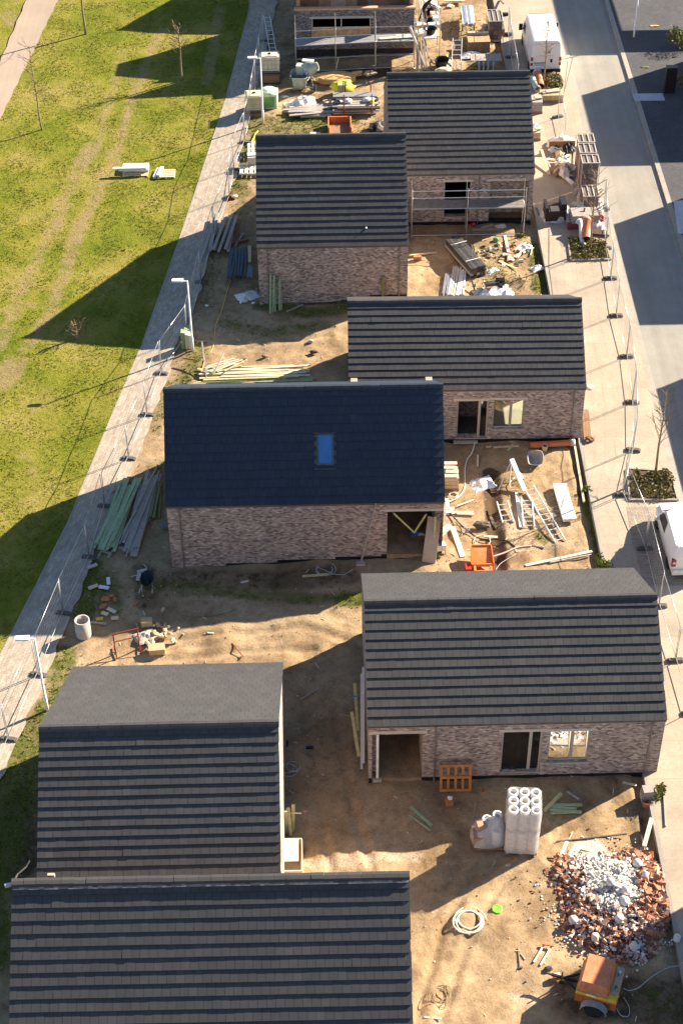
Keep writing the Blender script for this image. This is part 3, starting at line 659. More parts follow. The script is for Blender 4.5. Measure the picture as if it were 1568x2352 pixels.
def house(label, xl, xr, yr, hr, df, hf, db, hb, yaw=0, rows_f=13, rows_b=13, front=(), left=(), right=(), back_wall=True, seed=1, brick=None, plinth=.18, group=None, lint=True, tilt=0, steps=None, tiles=True, ridge=True, fl=True, flm=None, tm=None):
    brick = brick or BRICK; t = .34
    root = thing('brick_house', label, 'house', ((xl+xr)/2, yr, 0), yaw, group); w = (xr-xl)/2
    holes = {}
    def px(lst, yl):
        out = []
        for o in lst:
            if o[0] == 'px':
                _, f, u0, v0, u1, v1, kind = o[:7]
                a, z1 = xz(f, u0, v0, root, yl); b, z0 = xz(f, u1, v1, root, yl)
                out.append((a, b, max(z0, .0), z1, kind))
            else: out.append(o[1:])
        return out
    fr = px(front, -df); wl = MB(); base = -1.0
    pb = plinth
    wall_grid(wl, -w, w, pb, hf, fr, lambda a, b, c, d: wl.b2(a, b, -df, -df+t, c, d, brick))
    lf = [o[1:] for o in left]; rg = [o[1:] for o in right]; he = min(hf, hb)
    for sgn, hl in ((-1, lf), (1, rg)):
        x0, x1 = (-w, -w+t) if sgn < 0 else (w-t, w)
        wall_grid(wl, -df+t+.001, db-t-.001, pb, he, hl, lambda a, b, c, d: wl.b2(x0, x1, a, b, c, d, brick))
        e = .004
        poly = [(x0, -df+.002, he+.001), (x0, db-.002, he+.001)]
        if hb > he + .05: poly += [(x0, db-.002, hb-.01)]
        poly += [(x0, 0, hr-.03)]
        if hf > he + .05: poly += [(x0, -df+.002, hf-.01)]
        wl.prism(poly, (x1-x0, 0, 0), brick)
    if back_wall: wl.b2(-w, w, db-t, db, pb, hb, brick)
    wl.build('wall', root)
    pl = MB()
    fp = [o for o in fr if o[4] in ('porch',)]; wall_grid(pl, -w+.01, w-.01, base, pb-.001, [(o[0], o[1], -.12, pb-.001) for o in fp], lambda a, b, c, d: pl.b2(a, b, -df+.012, -df+t-.01, c, d, BLACKP))
    for o in fp: dk_ = MB(); dk_.b2(o[0]-.1, o[1]+.1, -df+.02, -df+3.0, -.11, .135, SOIL); dk_.build('porch_floor', root)
    for a, b, c, d in ((-w+.01, w-.01, db-t+.01, db-.012), (-w+.01, -w+t, -df+t, db-t), (w-t, w-.01, -df+t, db-t)):
        pl.b2(a, b, c, d, base, pb-.001, BLACKP)
    if steps:      # brickwork stepping down over the plinth where the ground falls away
        for a, b, z in steps: wl2 = MB(); wl2.b2(a, b, -df-.001, -df+.1, z, pb-.001, brick); wl2.build('wall_foot', root)
    pl.build('plinth', root)
    if fl:
        f_ = MB(); f_.b2(-w+t, w-t, -df+t, db-t, -.05, .12, flm or SCREED); f_.build('floor', root)
    # roof deck
    ef, eb = .05, .05
    sf, sb = (hr-hf)/df, ((hr-hb)/db if db > .3 else 0)
    dk = MB(); th = .10
    poly = [(-w-.02, -df-ef, hf-sf*ef), (-w-.02, 0, hr), (-w-.02, db+(eb if db > .3 else 0), hb-sb*eb if db > .3 else hr), (-w-.02, db+(eb if db > .3 else 0), (hb-sb*eb if db > .3 else hr)-th), (-w-.02, 0, hr-th*1.3), (-w-.02, -df-ef, hf-sf*ef-th)]
    if db <= .3: poly = [(-w-.02, -df-ef, hf-sf*ef), (-w-.02, .05, hr), (-w-.02, .05, hr-th), (-w-.02, -df-ef, hf-sf*ef-th)]
    dk.prism(poly, (2*w+.04, 0, 0), STEELG); dk.build('roof_deck', root)
    if tiles:
        lf_ = math.hypot(df+ef, sf*(df+ef)); k = 1/math.hypot(1, sf)
        rf = MB(); roof_slope(rf, -w-.04, w+.04, 0, lf_, rows_f, lambda s: (-s*k, hr - s*k*sf + .012), seed, tm=tm); rf.build('roof_tiles', root)
        if db > .3:
            lb_ = math.hypot(db+eb, sb*(db+eb)); kb = 1/math.hypot(1, sb)
            rb = MB(); roof_slope(rb, -w-.04, w+.04, 0, lb_, rows_b, lambda s: (s*kb, hr - s*kb*sb + .012), seed+5, tm=tm); rb.build('roof_tiles', root)
        if ridge:
            rc = MB(); x = -w-.05; rr = random.Random(seed)
            while x < w+.04:
                b = min(x+.42, w+.05); j = rr.gauss(0, .004)
                prof = [(-.15, -.07*1.6), (-.13, .0), (-.06, .065), (.06, .065), (.13, .0), (.15, -.07*1.6)]
                if db <= .3: prof = [(-.15, -.1), (-.14, .03), (-.02, .075), (.09, .075), (.09, -.16)]
                rc.prism([(x+.003, py, hr+.055+pz+j) for py, pz in prof], (b-x-.006, 0, 0), tm or TILE); x += .42
            rc.build('ridge_tiles', root)
    # eaves strip
    ev = MB(); ev.b2(-w-.01, w+.01, -df-.035, -df-.003, hf-.16, hf-.065, LINTEL); ev.build('eaves_board', root)
    # openings
    for (a, b, c, d, kind) in fr:
        y = -df
        if kind == 'window': window(root, a, b, c, d, y, 2, COATED if tilt else None, tilt)
        elif kind == 'door': door(root, a, b, c, d, y)
        elif kind == 'opendoor': door(root, a, b, c, d, y, True)
        if kind in ('window',):
            sl_ = MB(); sl_.b2(a-.06, b+.06, y-.06, y+.12, c-.09, c-.002, CONC); sl_.build('sill', root)
    root['_w'] = w
    return root, fr
def window(root, a, b, c, d, y, n=2, glass=None, tilt=0):
    f = MB(); q = .065; y0, y1 = y+.1, y+.17
    f.b2(a, b, y0, y1, c, c+q, FRAMEC); f.b2(a, b, y0, y1, d-q, d, FRAMEC)
    f.b2(a, a+q, y0, y1, c+q, d-q, FRAMEC); f.b2(b-q, b, y0, y1, c+q, d-q, FRAMEC)
    mxs = [a + (b-a)*.58]
    for mx in mxs: f.b2(mx-q, mx+q, y0, y1, c+q, d-q, FRAMEC)
    wo = MB(); wo = f.build('window', root)
    for p, r in ((a+q, mxs[0]-q), (mxs[0]+q, b-q)):
        g = MB(); e = math.sin(tilt)*(d-c-2*q); g.prism([(p, y0+.03, c+q), (r, y0+.03, c+q), (r, y0+.03+e, d-q), (p, y0+.03+e, d-q)], (0, .012, 0), glass or GLASS); g.build('pane', wo)
def door(root, a, b, c, d, y, opened=False):
    f = MB(); q = .07; y0, y1 = y+.1, y+.17
    f.b2(a, b, y0, y1, d-q, d, FRAMEC); f.b2(a, a+q, y0, y1, c, d-q, FRAMEC); f.b2(b-q, b, y0, y1, c, d-q, FRAMEC)
    mx = a + (b-a)*.72; f.b2(mx-.06, mx+.06, y0, y1, c, d-q, FRAMEC); f.b2(a, b, y-.05, y+.2, c-.06, c-.001, CONC)
    do = f.build('door', root)
    for i, (p, r) in enumerate(((a+q, mx-.06), (mx+.06, b-q))):
        if opened and i == 0: continue
        g = MB(); g.b2(p, r, y0+.03, y0+.042, c, d-q, GLASSD); g.build('pane', do)
def lintel(root, f, u0, v0, u1, v1, yl):
    a, z1 = xz(f, u0, v0, root, yl-.01); b, z0 = xz(f, u1, v1, root, yl-.01)
    m = MB(); zc = (z0+z1)/2; m.b2(a, b, yl-.012, yl+.08, zc-.07, zc+.07, LINTEL); m.build('lintel', root)
def downpipe(root, f, u0, v0, yl, hf, z0=-.1):
    a, _ = xz(f, u0, v0, root, yl-.05); m = MB(); m.tube([(a, yl-.05, hf-.12), (a, yl-.05, z0)], .035, M('zinc_pipe', (.22,.20,.19), .5, .3, .1)); 
    for z in (hf*.3, hf*.75): m.box((a, yl-.03, z), (.1, .05, .04), GALV)
    m.build('downpipe', root)
def slope_z(hr, h, d): return (hr-h)/d

COATED = mat_coated()
# --- the seven houses of the row
h5, o5 = house('brick bungalow behind the upright orange pallet, its pale rear roof slope showing', 1.337, 12.833, 47.9, 5.864, 4.212, 3.343, 4.212, 3.343, .0051, 13, 13,
    front=[('px','F',206,757,418,1100,'porch'), ('px','F',778,745,938,915,'door'), ('px','F',985,738,1148,872,'window')],
    right=[('o', -3.5, 2.6, .45, 2.95, 'x')], seed=11, tilt=R(12.5))  # unseen gable opening added to let sun in behind the front window
lintel(h5,'F',195,741,448,752,-4.212); lintel(h5,'F',765,734,970,744,-4.212); lintel(h5,'F',972,732,1180,741,-4.212)
downpipe(h5,'F',487,715,-4.212,3.343); downpipe(h5,'F',1437,700,-4.212,3.343)
a, b = o5[0][0], o5[0][1]
pm = MB(); pm.b2(b+.001, b+.2, -4.212+.345, 1.0, .13, 3.0, PLASTER); pm.b2(-5.4, b+.2, 1.001, 1.15, .13, 3.0, PLASTER); pm.build('partition', h5)
q = xz('F',230,760,h5,-4.1); pp = MB(); pp.b2(q[0]-.05, q[0]+.05, -4.17, -4.06, .1, o5[0][3], WPLAST); pp.box((q[0], -4.12, .06), (.34,.34,.12), CONC); pp.build('porch_post', h5)

h3, o3 = house('brick bungalow behind the house with roof coloured navy for shade, terracotta pipe at its foot', 1.0875, 12.451, 68.953, 5.70, 3.915, 3.284, 3.915, 3.284, -.0095, 13, 13,
    front=[('px','N',580,553,708,712,'opendoor'), ('px','N',738,549,866,672,'window')], right=[('o', -2.2, .8, .75, 2.35, 'x')], seed=23)  # gable opening is added, unseen, so sun reaches the floor inside
a3, b3 = o3[0][0], o3[0][1]; pm = MB(); y3 = -3.915+.345
for q in ((a3-.2,a3-.05,y3,y3+1.5),(b3-.35,b3-.2,y3,y3+1.5),(a3-.2,b3-.2,y3+1.501,y3+1.6)): pm.b2(*q,.13,3.2,BRICKD)
pm.b2(a3-.05,b3-.351,y3,y3+1.5,.13,.16,STEELG); pm.b2(a3-.2,b3-.2,y3,y3+1.6,3.201,3.25,STEELG); pm.build('partition', h3)  # dark hallway box added to block light, so the open doorway stays black
lintel(h3,'N',565,545,720,550,-3.915); lintel(h3,'N',722,540,888,545,-3.915); downpipe(h3,'N',1095,505,-3.915,3.284)

h4, o4 = house('brick bungalow with roof coloured navy for shade and one skylight coloured blue for reflected sky', -7.237, 5.090, 60.185, 7.187, 3.388, 3.357, 4.731, 3.867, 0, 13, 13,
    front=[('px','E',1240,193,1519,520,'porch')], seed=31, tm=TILE_SHADE, steps=[(-6.16,-4.9,-.55), (-4.9,-3.7,-.38), (-3.7,-1.35,-.22), (-1.35,1.3,-.06), (1.3,3.4,.06)])
lintel(h4,'E',1225,178,1535,190,-3.388); downpipe(h4,'E',148,165,-3.388,3.357,-.5)
a4, b4 = o4[0][0], o4[0][1]
pm = MB(); pm.b2(a4-.2, a4-.001, -3.388+.345, .9, .13, 3.1, BRICK); pm.b2(a4-.2, 6.16-.345, .9, 1.05, .13, 3.1, BRICK); pm.build('partition', h4)
sf4 = (7.187-3.357)/3.388
def on4(u, v):
    inv = h4.matrix_basis.inverted(); e = inv @ EYE; d = ray('N', u, v)      # ray against the front slope
    n = Vector((0, -sf4, 1)); t = (7.187 - e.z + sf4*e.y)/(d.z - sf4*d.y); return e + d*t
k0, k1 = on4(-39, 703), on4(40, 827)
sk = MB(); cx = (k0.x+k1.x)/2; wd = abs(k1.x-k0.x); cy = (k0.y+k1.y)/2; cz = 7.187 + sf4*cy
nv = Vector((0, -sf4, 1)).normalized(); dv = Vector((0, -1, -sf4)).normalized(); ln = (k1-k0).dot(dv)
rot = Matrix((Vector((1,0,0)), -dv, nv)).transposed(); c0 = Vector((cx, cy, cz)) + nv*.06
for s in (-1, 1):
    sk.box(c0 + Vector((s*(wd/2-.04), 0, 0)), (.08, ln, .1), STEELG, rot); sk.box(c0 + dv*s*(ln/2+.035), (wd, .07, .1), STEELG, rot)
sk.box(c0 + dv*(ln/2+.16) - nv*.03, (wd+.2, .2, .03), STEELG, rot); sk.box(c0 - dv*(ln/2+.13) - nv*.03, (wd+.2, .12, .03), STEELG, rot)
for s in (-1, 1): sk.box(c0 + Vector((s*(wd/2+.05), 0, 0)) - nv*.035, (.1, ln, .03), STEELG, rot)
sko = sk.build('skylight', h4); gp = MB(); gp.box(c0 + nv*.01, (wd-.165, ln-.004, .02), M('sky_reflection_blue_glass', (.045,.17,.40), .06, 0, .12, 1.5, spec=.9), rot); gp.build('pane', sko)  # blue pane colour paints in the reflected sky

h1, o1 = house('brick house of narrow plan beside the left path, green boards leaning on its wall', -3.633, 4.469, 82.75, 7.238, 4.97, 3.397, 4.97, 3.397, .0007, 17, 17, seed=41,
    steps=[(-4.05,2.0,-.35)])
downpipe(h1,'U',577,850,-4.97,3.397,-.2); downpipe(h1,'U',1408,835,-4.97,3.397,-.1)
h1b, o1b = house('brick house beside the street with scaffold along its front and a dark window hole', 3.804, 12.018, 90.47, 6.897, 5.243, 3.359, 5.243, 3.359, 0, 17, 17,
    front=[('px','S',357,290,478,465,'hole'), ('px','S',588,285,765,560,'hole')], seed=53, flm=STEELG)
bb = o1b[1]; pm = MB(); pm.b2(bb[0]-.3, bb[1]+.15, -5.243+1.0, -5.243+1.15, .13, 3.1, BRICK); pm.b2(bb[0]-.3, bb[1]+.15, -5.243+.345, -5.243+.999, .121, .14, WOODB); pm.build('partition', h1b)
lintel(h1b,'S',345,278,500,288,-5.243); lintel(h1b,'S',570,274,770,284,-5.243); downpipe(h1b,'S',532,250,-5.243,3.359)
h6, o6 = house('brick house with broad grey rear roof slope and a beige crate beside its gable', -10.30, -1.952, 39.95, 7.75, 4.66, 4.30, 7.0, 3.376, .0056, 17, 20, seed=61, plinth=-.3)
h7, o7 = house('nearest brick house with single pitched dark roof, cut off by the bottom of the photo', -10.86, 2.43, 34.8, 5.75, 5.0, 2.0, .12, 5.7, 0, 15, 1, seed=71, plinth=-.3)
# gable verge trim of the nearest pair (pale mortar line)
# house further up the row and the houses across the street, outside the picture: they throw the shadows on lawn and road
h0, _ = house('brick house behind the unfinished one, just beyond the top of the photo', -1.7, 6.3, 119.9, 7.2, 4.9, 3.4, 4.9, 3.4, 0, 17, 17, seed=81)
def flat_house(label, x0, x1, y0, y1, h):
    root = thing('flat_roof_house', label, 'house', ((x0+x1)/2, (y0+y1)/2, .2)); a, b = (x1-x0)/2, (y1-y0)/2
    wl = MB(); wl.b2(-a, a, -b, b, -.3, h-.2, BRICKD); wl.build('wall', root)
    rf = MB(); rf.b2(-a-.02, a+.02, -b-.02, b+.02, h-.199, h+.15-.2, STEELG); rf.b2(-a+.3, a-.3, -b+.3, b-.3, h-.049, h-.03, BLACKP); rf.build('roof', root)
    for k in range(3):
        for z in (1.0, 3.9):
            y = -b + (k+.5)*2*b/3; f = MB(); f.b2(-a-.03, -a+.05, y-.7, y+.7, z, z+1.4, FRAMEC); w_ = f.build('window', root)
            g = MB(); g.b2(-a-.035, -a-.031, y-.62, y+.62, z+.08, z+1.32, GLASSD); g.build('pane', w_)
S1, S2 = 1/math.tan(R(SUN_EL))*math.cos(R(SUN_AZ)), 1/math.tan(R(SUN_EL))*math.sin(R(SUN_AZ))
for nm, ex, yn, ys_ in (('second', 16.9, 100.5, 91.4), ('third', 16.78, 84.7, 74.6), ('nearest', 16.8, 68.9, 60.5)):
    hh = 6.5; flat_house('flat roofed house across the street, %s of three beyond the right edge' % nm, ex + S1*hh, ex + S1*hh + 8, ys_ + S2*hh, yn + S2*hh, hh)
def canopy():  # unseen canopy, added and shaped only for the shadow it casts
    "added unseen L-shaped canopy on thin posts, made up to throw shadow on road and drive"
    h = 6.5; x0, y0 = 16.65 + S1*h, 106.25 + S2*h; root = thing('shadow_canopy', 'added unseen canopy beyond the top right edge, shaped to shade road and drive', 'canopy', (x0, y0, .2)); r_ = MB()
    r_.b2(0, 3.75, 3.1, 24, h-.2, h+.05, STEELG); r_.b2(0, 22, 0, 3.099, h-.2, h+.05, STEELG); r_.build('roof', root)  # slabs of the added unseen canopy, there only to cast shadow
    for x, y in ((3.3,.4),(3.3,12),(3.3,23),(12,.4),(21,2.6)): p_ = MB(); p_.tube([(x,y,0),(x,y,h-.201)],.06,STEELG,8); p_.build('post', root)
canopy()  # added unseen canopy, only for its shadow
h9, _ = house('tall pitched roof house across the street by the bottom right corner', 7.8+S1*7, 7.8+S1*7+10, 34.3+S2*7-5, 9.5, 5, 7, 5, 7, 0, 13, 13, seed=91, tiles=False, ridge=False)
# ------------------------------------------------------------------ builders of site things
def plank(f, a, b, w, t, m, label, group=None, z0=0.0, z1=None, name='board', cat='board'):
    "one loose board lying from map position a to b, z0/z1 = height of its underside at each end"
    p, q = at(f, *a), at(f, *b); z1 = z0 if z1 is None else z1
    p = Vector((p.x, p.y, p.z + z0 + t/2 + .01)); q = Vector((q.x, q.y, q.z + z1 + t/2 + .01))
    return plank3(p, q, w, t, m, label, group, name, cat)
def plank3(p, q, w, t, m, label, group=None, name='board', cat='board'):
    p, q = Vector(p), Vector(q); c = (p+q)/2; mb = MB(); mb.bar(p-c, q-c, w, t, m)
    return one(mb, name, label, cat, c, 0, group)
def boards(f, a, b, n, spread, w, t, m, label, group, jit=.25, layers=1, base=0.0, seed=0, name='board', cat='board', mats=None):
    "pile of n loose boards along a-b, laid out across 'spread' metres"
    r2 = random.Random(seed); p, q = at(f, *a), at(f, *b); d = (q-p); d.z = 0; L = d.length; d.normalize(); nrm = Vector((-d.y, d.x, 0))
    per = max(1, math.ceil(n/layers))
    for i in range(n):
        ly, k = divmod(i, per); s = ((k+.5)/per - .5)*spread*(1 - .12*ly)
        e1, e2 = r2.uniform(-jit, jit), r2.uniform(-jit, jit); an = r2.uniform(-.5, .5)*min(.35, spread*.5)*(1 if layers > 1 else .5)
        P = p + nrm*(s+an) + d*e1; Q = q + nrm*(s-an*.6) + d*e2
        z = base + ly*(t+.012) + .02 + r2.uniform(0, .006) + i*.0007
        P = Vector((P.x, P.y, gz(P.x) + z)); Q = Vector((Q.x, Q.y, gz(Q.x) + z))
        plank3(P, Q, w*r2.uniform(.85, 1.15), t, (r2.choice(mats) if mats else m), label, group, name, cat)
def ladder(p, q, width, nr_, m, label, name='ladder', side=None, group=None, rr=.042):
    p, q = Vector(p), Vector(q); c = (p+q)/2; d = (q-p).normalized(); side = Vector(side) if side else d.cross(Vector((0,0,1))).normalized()
    root = thing(name, label, 'ladder', c, 0, group)
    for s in (-1, 1):
        mb = MB(); mb.bar(p-c+side*s*width/2, q-c+side*s*width/2, rr, rr*2.2, m, side.cross(d)); mb.build('rail', root)
    for k in range(nr_):
        x = p-c + (q-p)*((k+.6)/nr_); mb = MB(); mb.tube([x-side*(width/2-.01), x+side*(width/2-.01)], .022, m, 6); mb.build('rung', root)
    return root
def pallet(label, loc, rz, sx=1.2, sy=1.0, m=None, name='pallet', rot=None, group=None):
    m = m or WOODP; root = thing(name, label, 'pallet', loc, rz, group)
    if rot is not None: root.matrix_basis = Matrix.Translation(Vector(loc)) @ rot
    n = 5
    for k in range(n): mb = MB(); mb.box((0, -sy/2 + (k+.5)*sy/n, .13), (sx, sy/n*.68, .022), m); mb.build('deck_board', root)
    for x in (-sx/2+.06, 0, sx/2-.06): mb = MB(); mb.box((x, 0, .063), (.1, sy, .1), m); mb.build('bearer', root)
    return root
def coil(f, u, v, rad, r, m, label, turns=3.4, wob=.12, seed=0, name='hose_coil', cat='hose', tail=None, h=0.0):
    r2 = random.Random(seed); c = at(f, u, v); pts = []; N = int(turns*20)
    for i in range(N):
        a = i/20*2*math.pi; k = 1 + wob*math.sin(a*.37+seed) + r2.uniform(-.03, .03); e = rad*(1 - .28*(i/N))*k
        pts.append((e*math.cos(a) + wob*rad*math.sin(a*.31), e*math.sin(a)*.97 + wob*rad*math.cos(a*.23), r + .008 + .012*math.sin(i*.9) + i/N*r*1.6))
    if tail:
        for (uu, vv) in tail:
            q = at(f, uu, vv); pts.append((q.x-c.x, q.y-c.y, q.z-c.z+r+.005))
    mb = MB(); mb.tube(pts, r, m, 5); return one(mb, name, label, cat, (c.x, c.y, c.z+h), 0, None, True)
def cable(f, pts, r, m, label, name='hose', cat='hose', hs=None):
    P = [at(f, *p) for p in pts]; c = P[0].copy(); out = []
    n = len(P)
    for i in range(n-1):
        p0, p1, p2, p3 = P[max(i-1, 0)], P[i], P[i+1], P[min(i+2, n-1)]
        for k in range(6):
            t = k/6; q = .5*((2*p1) + (p2-p0)*t + (2*p0-5*p1+4*p2-p3)*t*t + (3*p1-p0-3*p2+p3)*t**3)
            zz = gz(q.x) + r + .012 + (hs[i]*(1-t) + hs[i+1]*t if hs else 0); out.append(Vector((q.x, q.y, zz)) - c)
    q = P[-1]; out.append(Vector((q.x, q.y, gz(q.x) + r + .012 + (hs[-1] if hs else 0))) - c)
    mb = MB(); mb.tube(out, r, m, 5); return one(mb, name, label, cat, c, 0, None, True)
def lump(f, u, v, d, m, label, name, cat, seed=0, rz=0, h=0.0, amp=.25, group=None, n=9):
    c = at(f, u, v); mb = MB(); mb.blob((0, 0, d[2]*.3), d, m, seed, n, amp); return one(mb, name, label, cat, (c.x, c.y, c.z + h), rz, group)
def sheetwrap(f, u, v, d, m, label, name='plastic_sheet', cat='sheet', seed=0, rz=0, h=0.0, amp=.5, group=None):
    "crumpled sheet: folded, uneven skin with real thickness"
    r2 = random.Random(seed); n = 9; c = at(f, u, v); g = [[None]*n for _ in range(n)]
    for i in range(n):
        for j in range(n):
            x = (i/(n-1)-.5)*d[0]*(1 + r2.uniform(-.12, .12)); y = (j/(n-1)-.5)*d[1]*(1 + r2.uniform(-.12, .12))
            e = max(abs(i/(n-1)-.5), abs(j/(n-1)-.5))*2
            g[i][j] = Vector((x, y, max(.01, d[2]*(1-e**1.5)*(1-amp*r2.random()))))
    vs = [g[i][j] for i in range(n) for j in range(n)]; k = len(vs); vs += [v - Vector((0,0,.012)) for v in vs]
    fs = [(i*n+j, (i+1)*n+j, (i+1)*n+j+1, i*n+j+1) for i in range(n-1) for j in range(n-1)]
    fs += [tuple(k+q for q in reversed(fc)) for fc in fs]
    rim = [i*n for i in range(n)] + [(n-1)*n+j for j in range(1, n)] + [i*n+n-1 for i in range(n-2, -1, -1)] + [j for j in range(n-2, 0, -1)]
    for a, b in zip(rim, rim[1:]+rim[:1]): fs.append((b, a, k+a, k+b))
    mb = MB(); mb.add(vs, fs, m); return one(mb, name, label, cat, (c.x, c.y, c.z+h), rz, group)
def ang(f, a, b):
    p, q = at(f, *a), at(f, *b); return math.atan2(q.y-p.y, q.x-p.x), (q-p).length

# ------------------------------------------------------------------ street lamps
def street_lamp(f, u, v, h, label, arm=-.8):
    c = at(f, u, v); root = thing('street_lamp', label, 'street lamp', c, 0, 'street lamps')
    mb = MB(); mb.tube([(0,0,-.1), (0,0,.9), (0,0,.92), (0,0,h)], [.075,.075,.055,.042], WHITE, 10); mb.build('pole', root, True)
    hd = MB(); hd.tube([(0,0,h-.03), (arm*.35,0,h+.02)], .03, WHITE, 8)
    hd.prism([(arm*.25,-.13,h), (arm*.95,-.10,h), (arm*1.0,0,h), (arm*.95,.10,h), (arm*.25,.13,h)], (0,0,.09), WHITE); hd.build('lamp_head', root)
    g = MB(); g.b2(arm*.9, arm*.4, -.08, .08, h-.014, h-.002, M('lamp_lens', (.5,.5,.48), .2, 0, .05)); g.build('lens', root)
    return root
street_lamp('D',443,806,4.45,'white street lamp beside the left path, with pale boards at its foot')
street_lamp('D',109,1632,4.3,'nearest white street lamp, behind the left verge of the lowest left roof')
street_lamp('D',604,282,4.5,'white street lamp between caged water tanks at the top of the path')
street_lamp('T',640,690,5.0,'slim pale lamp post on the far driveway across the road',-.8)

# ------------------------------------------------------------------ construction fences
def fence_panel(p, q, label, group, tilt=0.0, brace=False):
    p, q = Vector(p), Vector(q); d = q-p; L = math.hypot(d.x, d.y); a = math.atan2(d.y, d.x); root = thing('site_fence', label, 'fence', p, a, group)
    h = 2.0; dz = (q.z-p.z)/L
    fr = MB(); P = lambda x, z: (x, tilt*z, z + .12 + dz*x)
    for x in (.06, L-.06): fr.tube([P(x, 0), P(x, h)], .019, GALV, 6)
    for z in (.12, h-.02): fr.tube([P(.06, z), P(L-.06, z)], .015, GALV, 6)
    fr.build('frame', root, True)
    ms = MB(); n = int(L/.2)
    for k in range(1, n): x = .06 + (L-.12)*k/n; ms.tube([P(x, .12), P(x, h-.02)], .0028, GALV, 3)
    for z in (.45, .8, 1.15, 1.5, 1.8): ms.tube([P(.06, z), P(L-.06, z)], .0028, GALV, 3)
    ms.build('mesh', root)
    return root
def fence_foot(c, a, label, group, m=None):
    root = thing('ballast_block', label, 'fence foot', c, a, group); m = m or M('fence_block', (.10,.095,.09), .9, 0, .2, 6, .3)
    mb = MB(); mb.prism([(-.36,-.11,0), (.36,-.11,0), (.36,.11,0), (-.36,.11,0)], (0,0,.09), m); mb.prism([(-.28,-.085,.091), (.28,-.085,.091), (.28,.085,.091), (-.28,.085,.091)], (0,0,.05), m)
    mb.build('block', root); c2 = MB(); c2.tube([(0,0,.142), (0,0,.22)], .03, GALV, 6); c2.build('socket', root)
def fence_line(pts, plab, flab, gp, gf, skip=()):
    P = [at('D', *p) if len(p) == 2 else Vector(p) for p in pts]
    for i, p in enumerate(P):
        q = P[min(i+1, len(P)-1)]; o = P[max(i-1, 0)]; a = math.atan2(q.y-o.y, q.x-o.x) + math.pi/2
        fence_foot(p, a, flab, gf)
    for i, (p, q) in enumerate(zip(P, P[1:])):
        if i in skip: continue
        n = max(1, round((q-p).length/3.6))
        for k in range(n):
            a, b = p + (q-p)*(k/n), p + (q-p)*((k+1)/n)
            fence_panel(a, b, plab, gp, .01*((i % 3)-1))
            if k: fence_foot(a, math.atan2(q.y-p.y, q.x-p.x) + math.pi/2, flab, gf)
fence_line([(607,95),(587,205),(577,262),(562,328),(537,390),(527,455),(492,545),(462,650),(430,775),(371,859),(338,954),(296,1055),(241,1165),(206,1282),(146,1411),(88,1552),(20,1700),(-45,1860)],
    'galvanised mesh fence panel along the left path', 'dark block foot under the fence panels along the left path', 'fence panels along the left path', 'fence feet along the left path')
fence_line([(1166,78),(1172,132),(1186,215),(1280,269),(1295,335)], 'galvanised mesh fence panel near the large white van', 'dark block foot of the fence near the large white van', 'fence panels near the van', 'fence feet near the van', skip=(2,))
fence_line([(1385,480),(1389,570),(1401,640),(1414,726),(1438,820),(1451,925),(1453,1035),(1429,1138),(1480,1262),(1512,1394),(1550,1519),(1585,1640)],
    'galvanised mesh fence panel along the pavement by the road', 'dark block foot of the fence along the pavement by the road', 'fence panels along the pavement', 'fence feet along the pavement')

# ------------------------------------------------------------------ trees, shrubs, planting beds
def bare_tree(f, u, v, h, label, r=.05, crown=.5, nb=16, seed=0, stake=False, lean=0.0, start=.45, cut=None):
    r2 = random.Random(seed); c = at(f, u, v); root = thing('young_tree', label, 'tree', c, 0)
    tr = MB(); pts = []; N = 8
    for i in range(N+1): z = h*i/N; pts.append((lean*z + .02*math.sin(z*2.1+seed), .02*math.cos(z*1.7+seed), z - .05))
    tr.tube(pts, [r*(1 - .8*i/N) + .006 for i in range(N+1)], BARK, 7); tr.build('trunk', root, True)
    br = MB()
    for k in range(nb):
        z = h*(start + (1-start)*(k+r2.random())/nb); a = r2.uniform(0, 6.28); L = crown*(1.15 - .7*(z/h))*r2.uniform(.6, 1.4); up = r2.uniform(.35, 1.0)
        p0 = Vector((lean*z, 0, z-.05)); p1 = p0 + Vector((math.cos(a)*L*.5, math.sin(a)*L*.5, L*.5*up)); p2 = p0 + Vector((math.cos(a)*L, math.sin(a)*L, L*up*1.25))
        br.tube([p0, p1, p2], [.019, .013, .007], TWIG, 4)
        for _ in range(4):
            t = r2.uniform(.3, 1); q = p0 + (p2-p0)*t; b = a + r2.uniform(-1.2, 1.2); l2 = L*r2.uniform(.25, .55)
            br.tube([q, q + Vector((math.cos(b)*l2, math.sin(b)*l2, l2*r2.uniform(.3, 1.1)))], [.011, .006], TWIG, 3)
    br.build('crown', root)
    if stake: st = MB(); st.tube([(.22, 0, -.1), (.22, 0, h*.42)], .035, WOODB, 6); st.build('stake', root)
bare_tree('L3',537,215,7.2,'young bare tree by the far asphalt path, its top cut off by the photo',.085,1.5,26,1,start=.42)
bare_tree('L3',262,818,5.9,'tall thin bare tree on the lawn near the left edge',.05,.9,20,2,lean=-.012,start=.42)
bare_tree('L3',1143,505,3.9,'short bare tree with a fuzzy twig whorl on the lawn nearest the fenced site',.075,.75,30,3,start=.5)
bare_tree('D',178,778,1.2,'small cut back sapling in the large shadow on the lawn',.07,.45,24,4,start=.15)
bare_tree('D',1248,192,4.6,'thin bare street tree standing right behind the large white van',.055,.7,18,5,start=.35)
bare_tree('Rr',1085,2050,5.2,'bare street tree in the kerbed bed at the end of the bag pile',.06,.9,26,6,start=.4)
bare_tree('D',1503,1092,5.2,'bare street tree in the planted bed ahead of the small white car',.065,.95,24,7,start=.35)
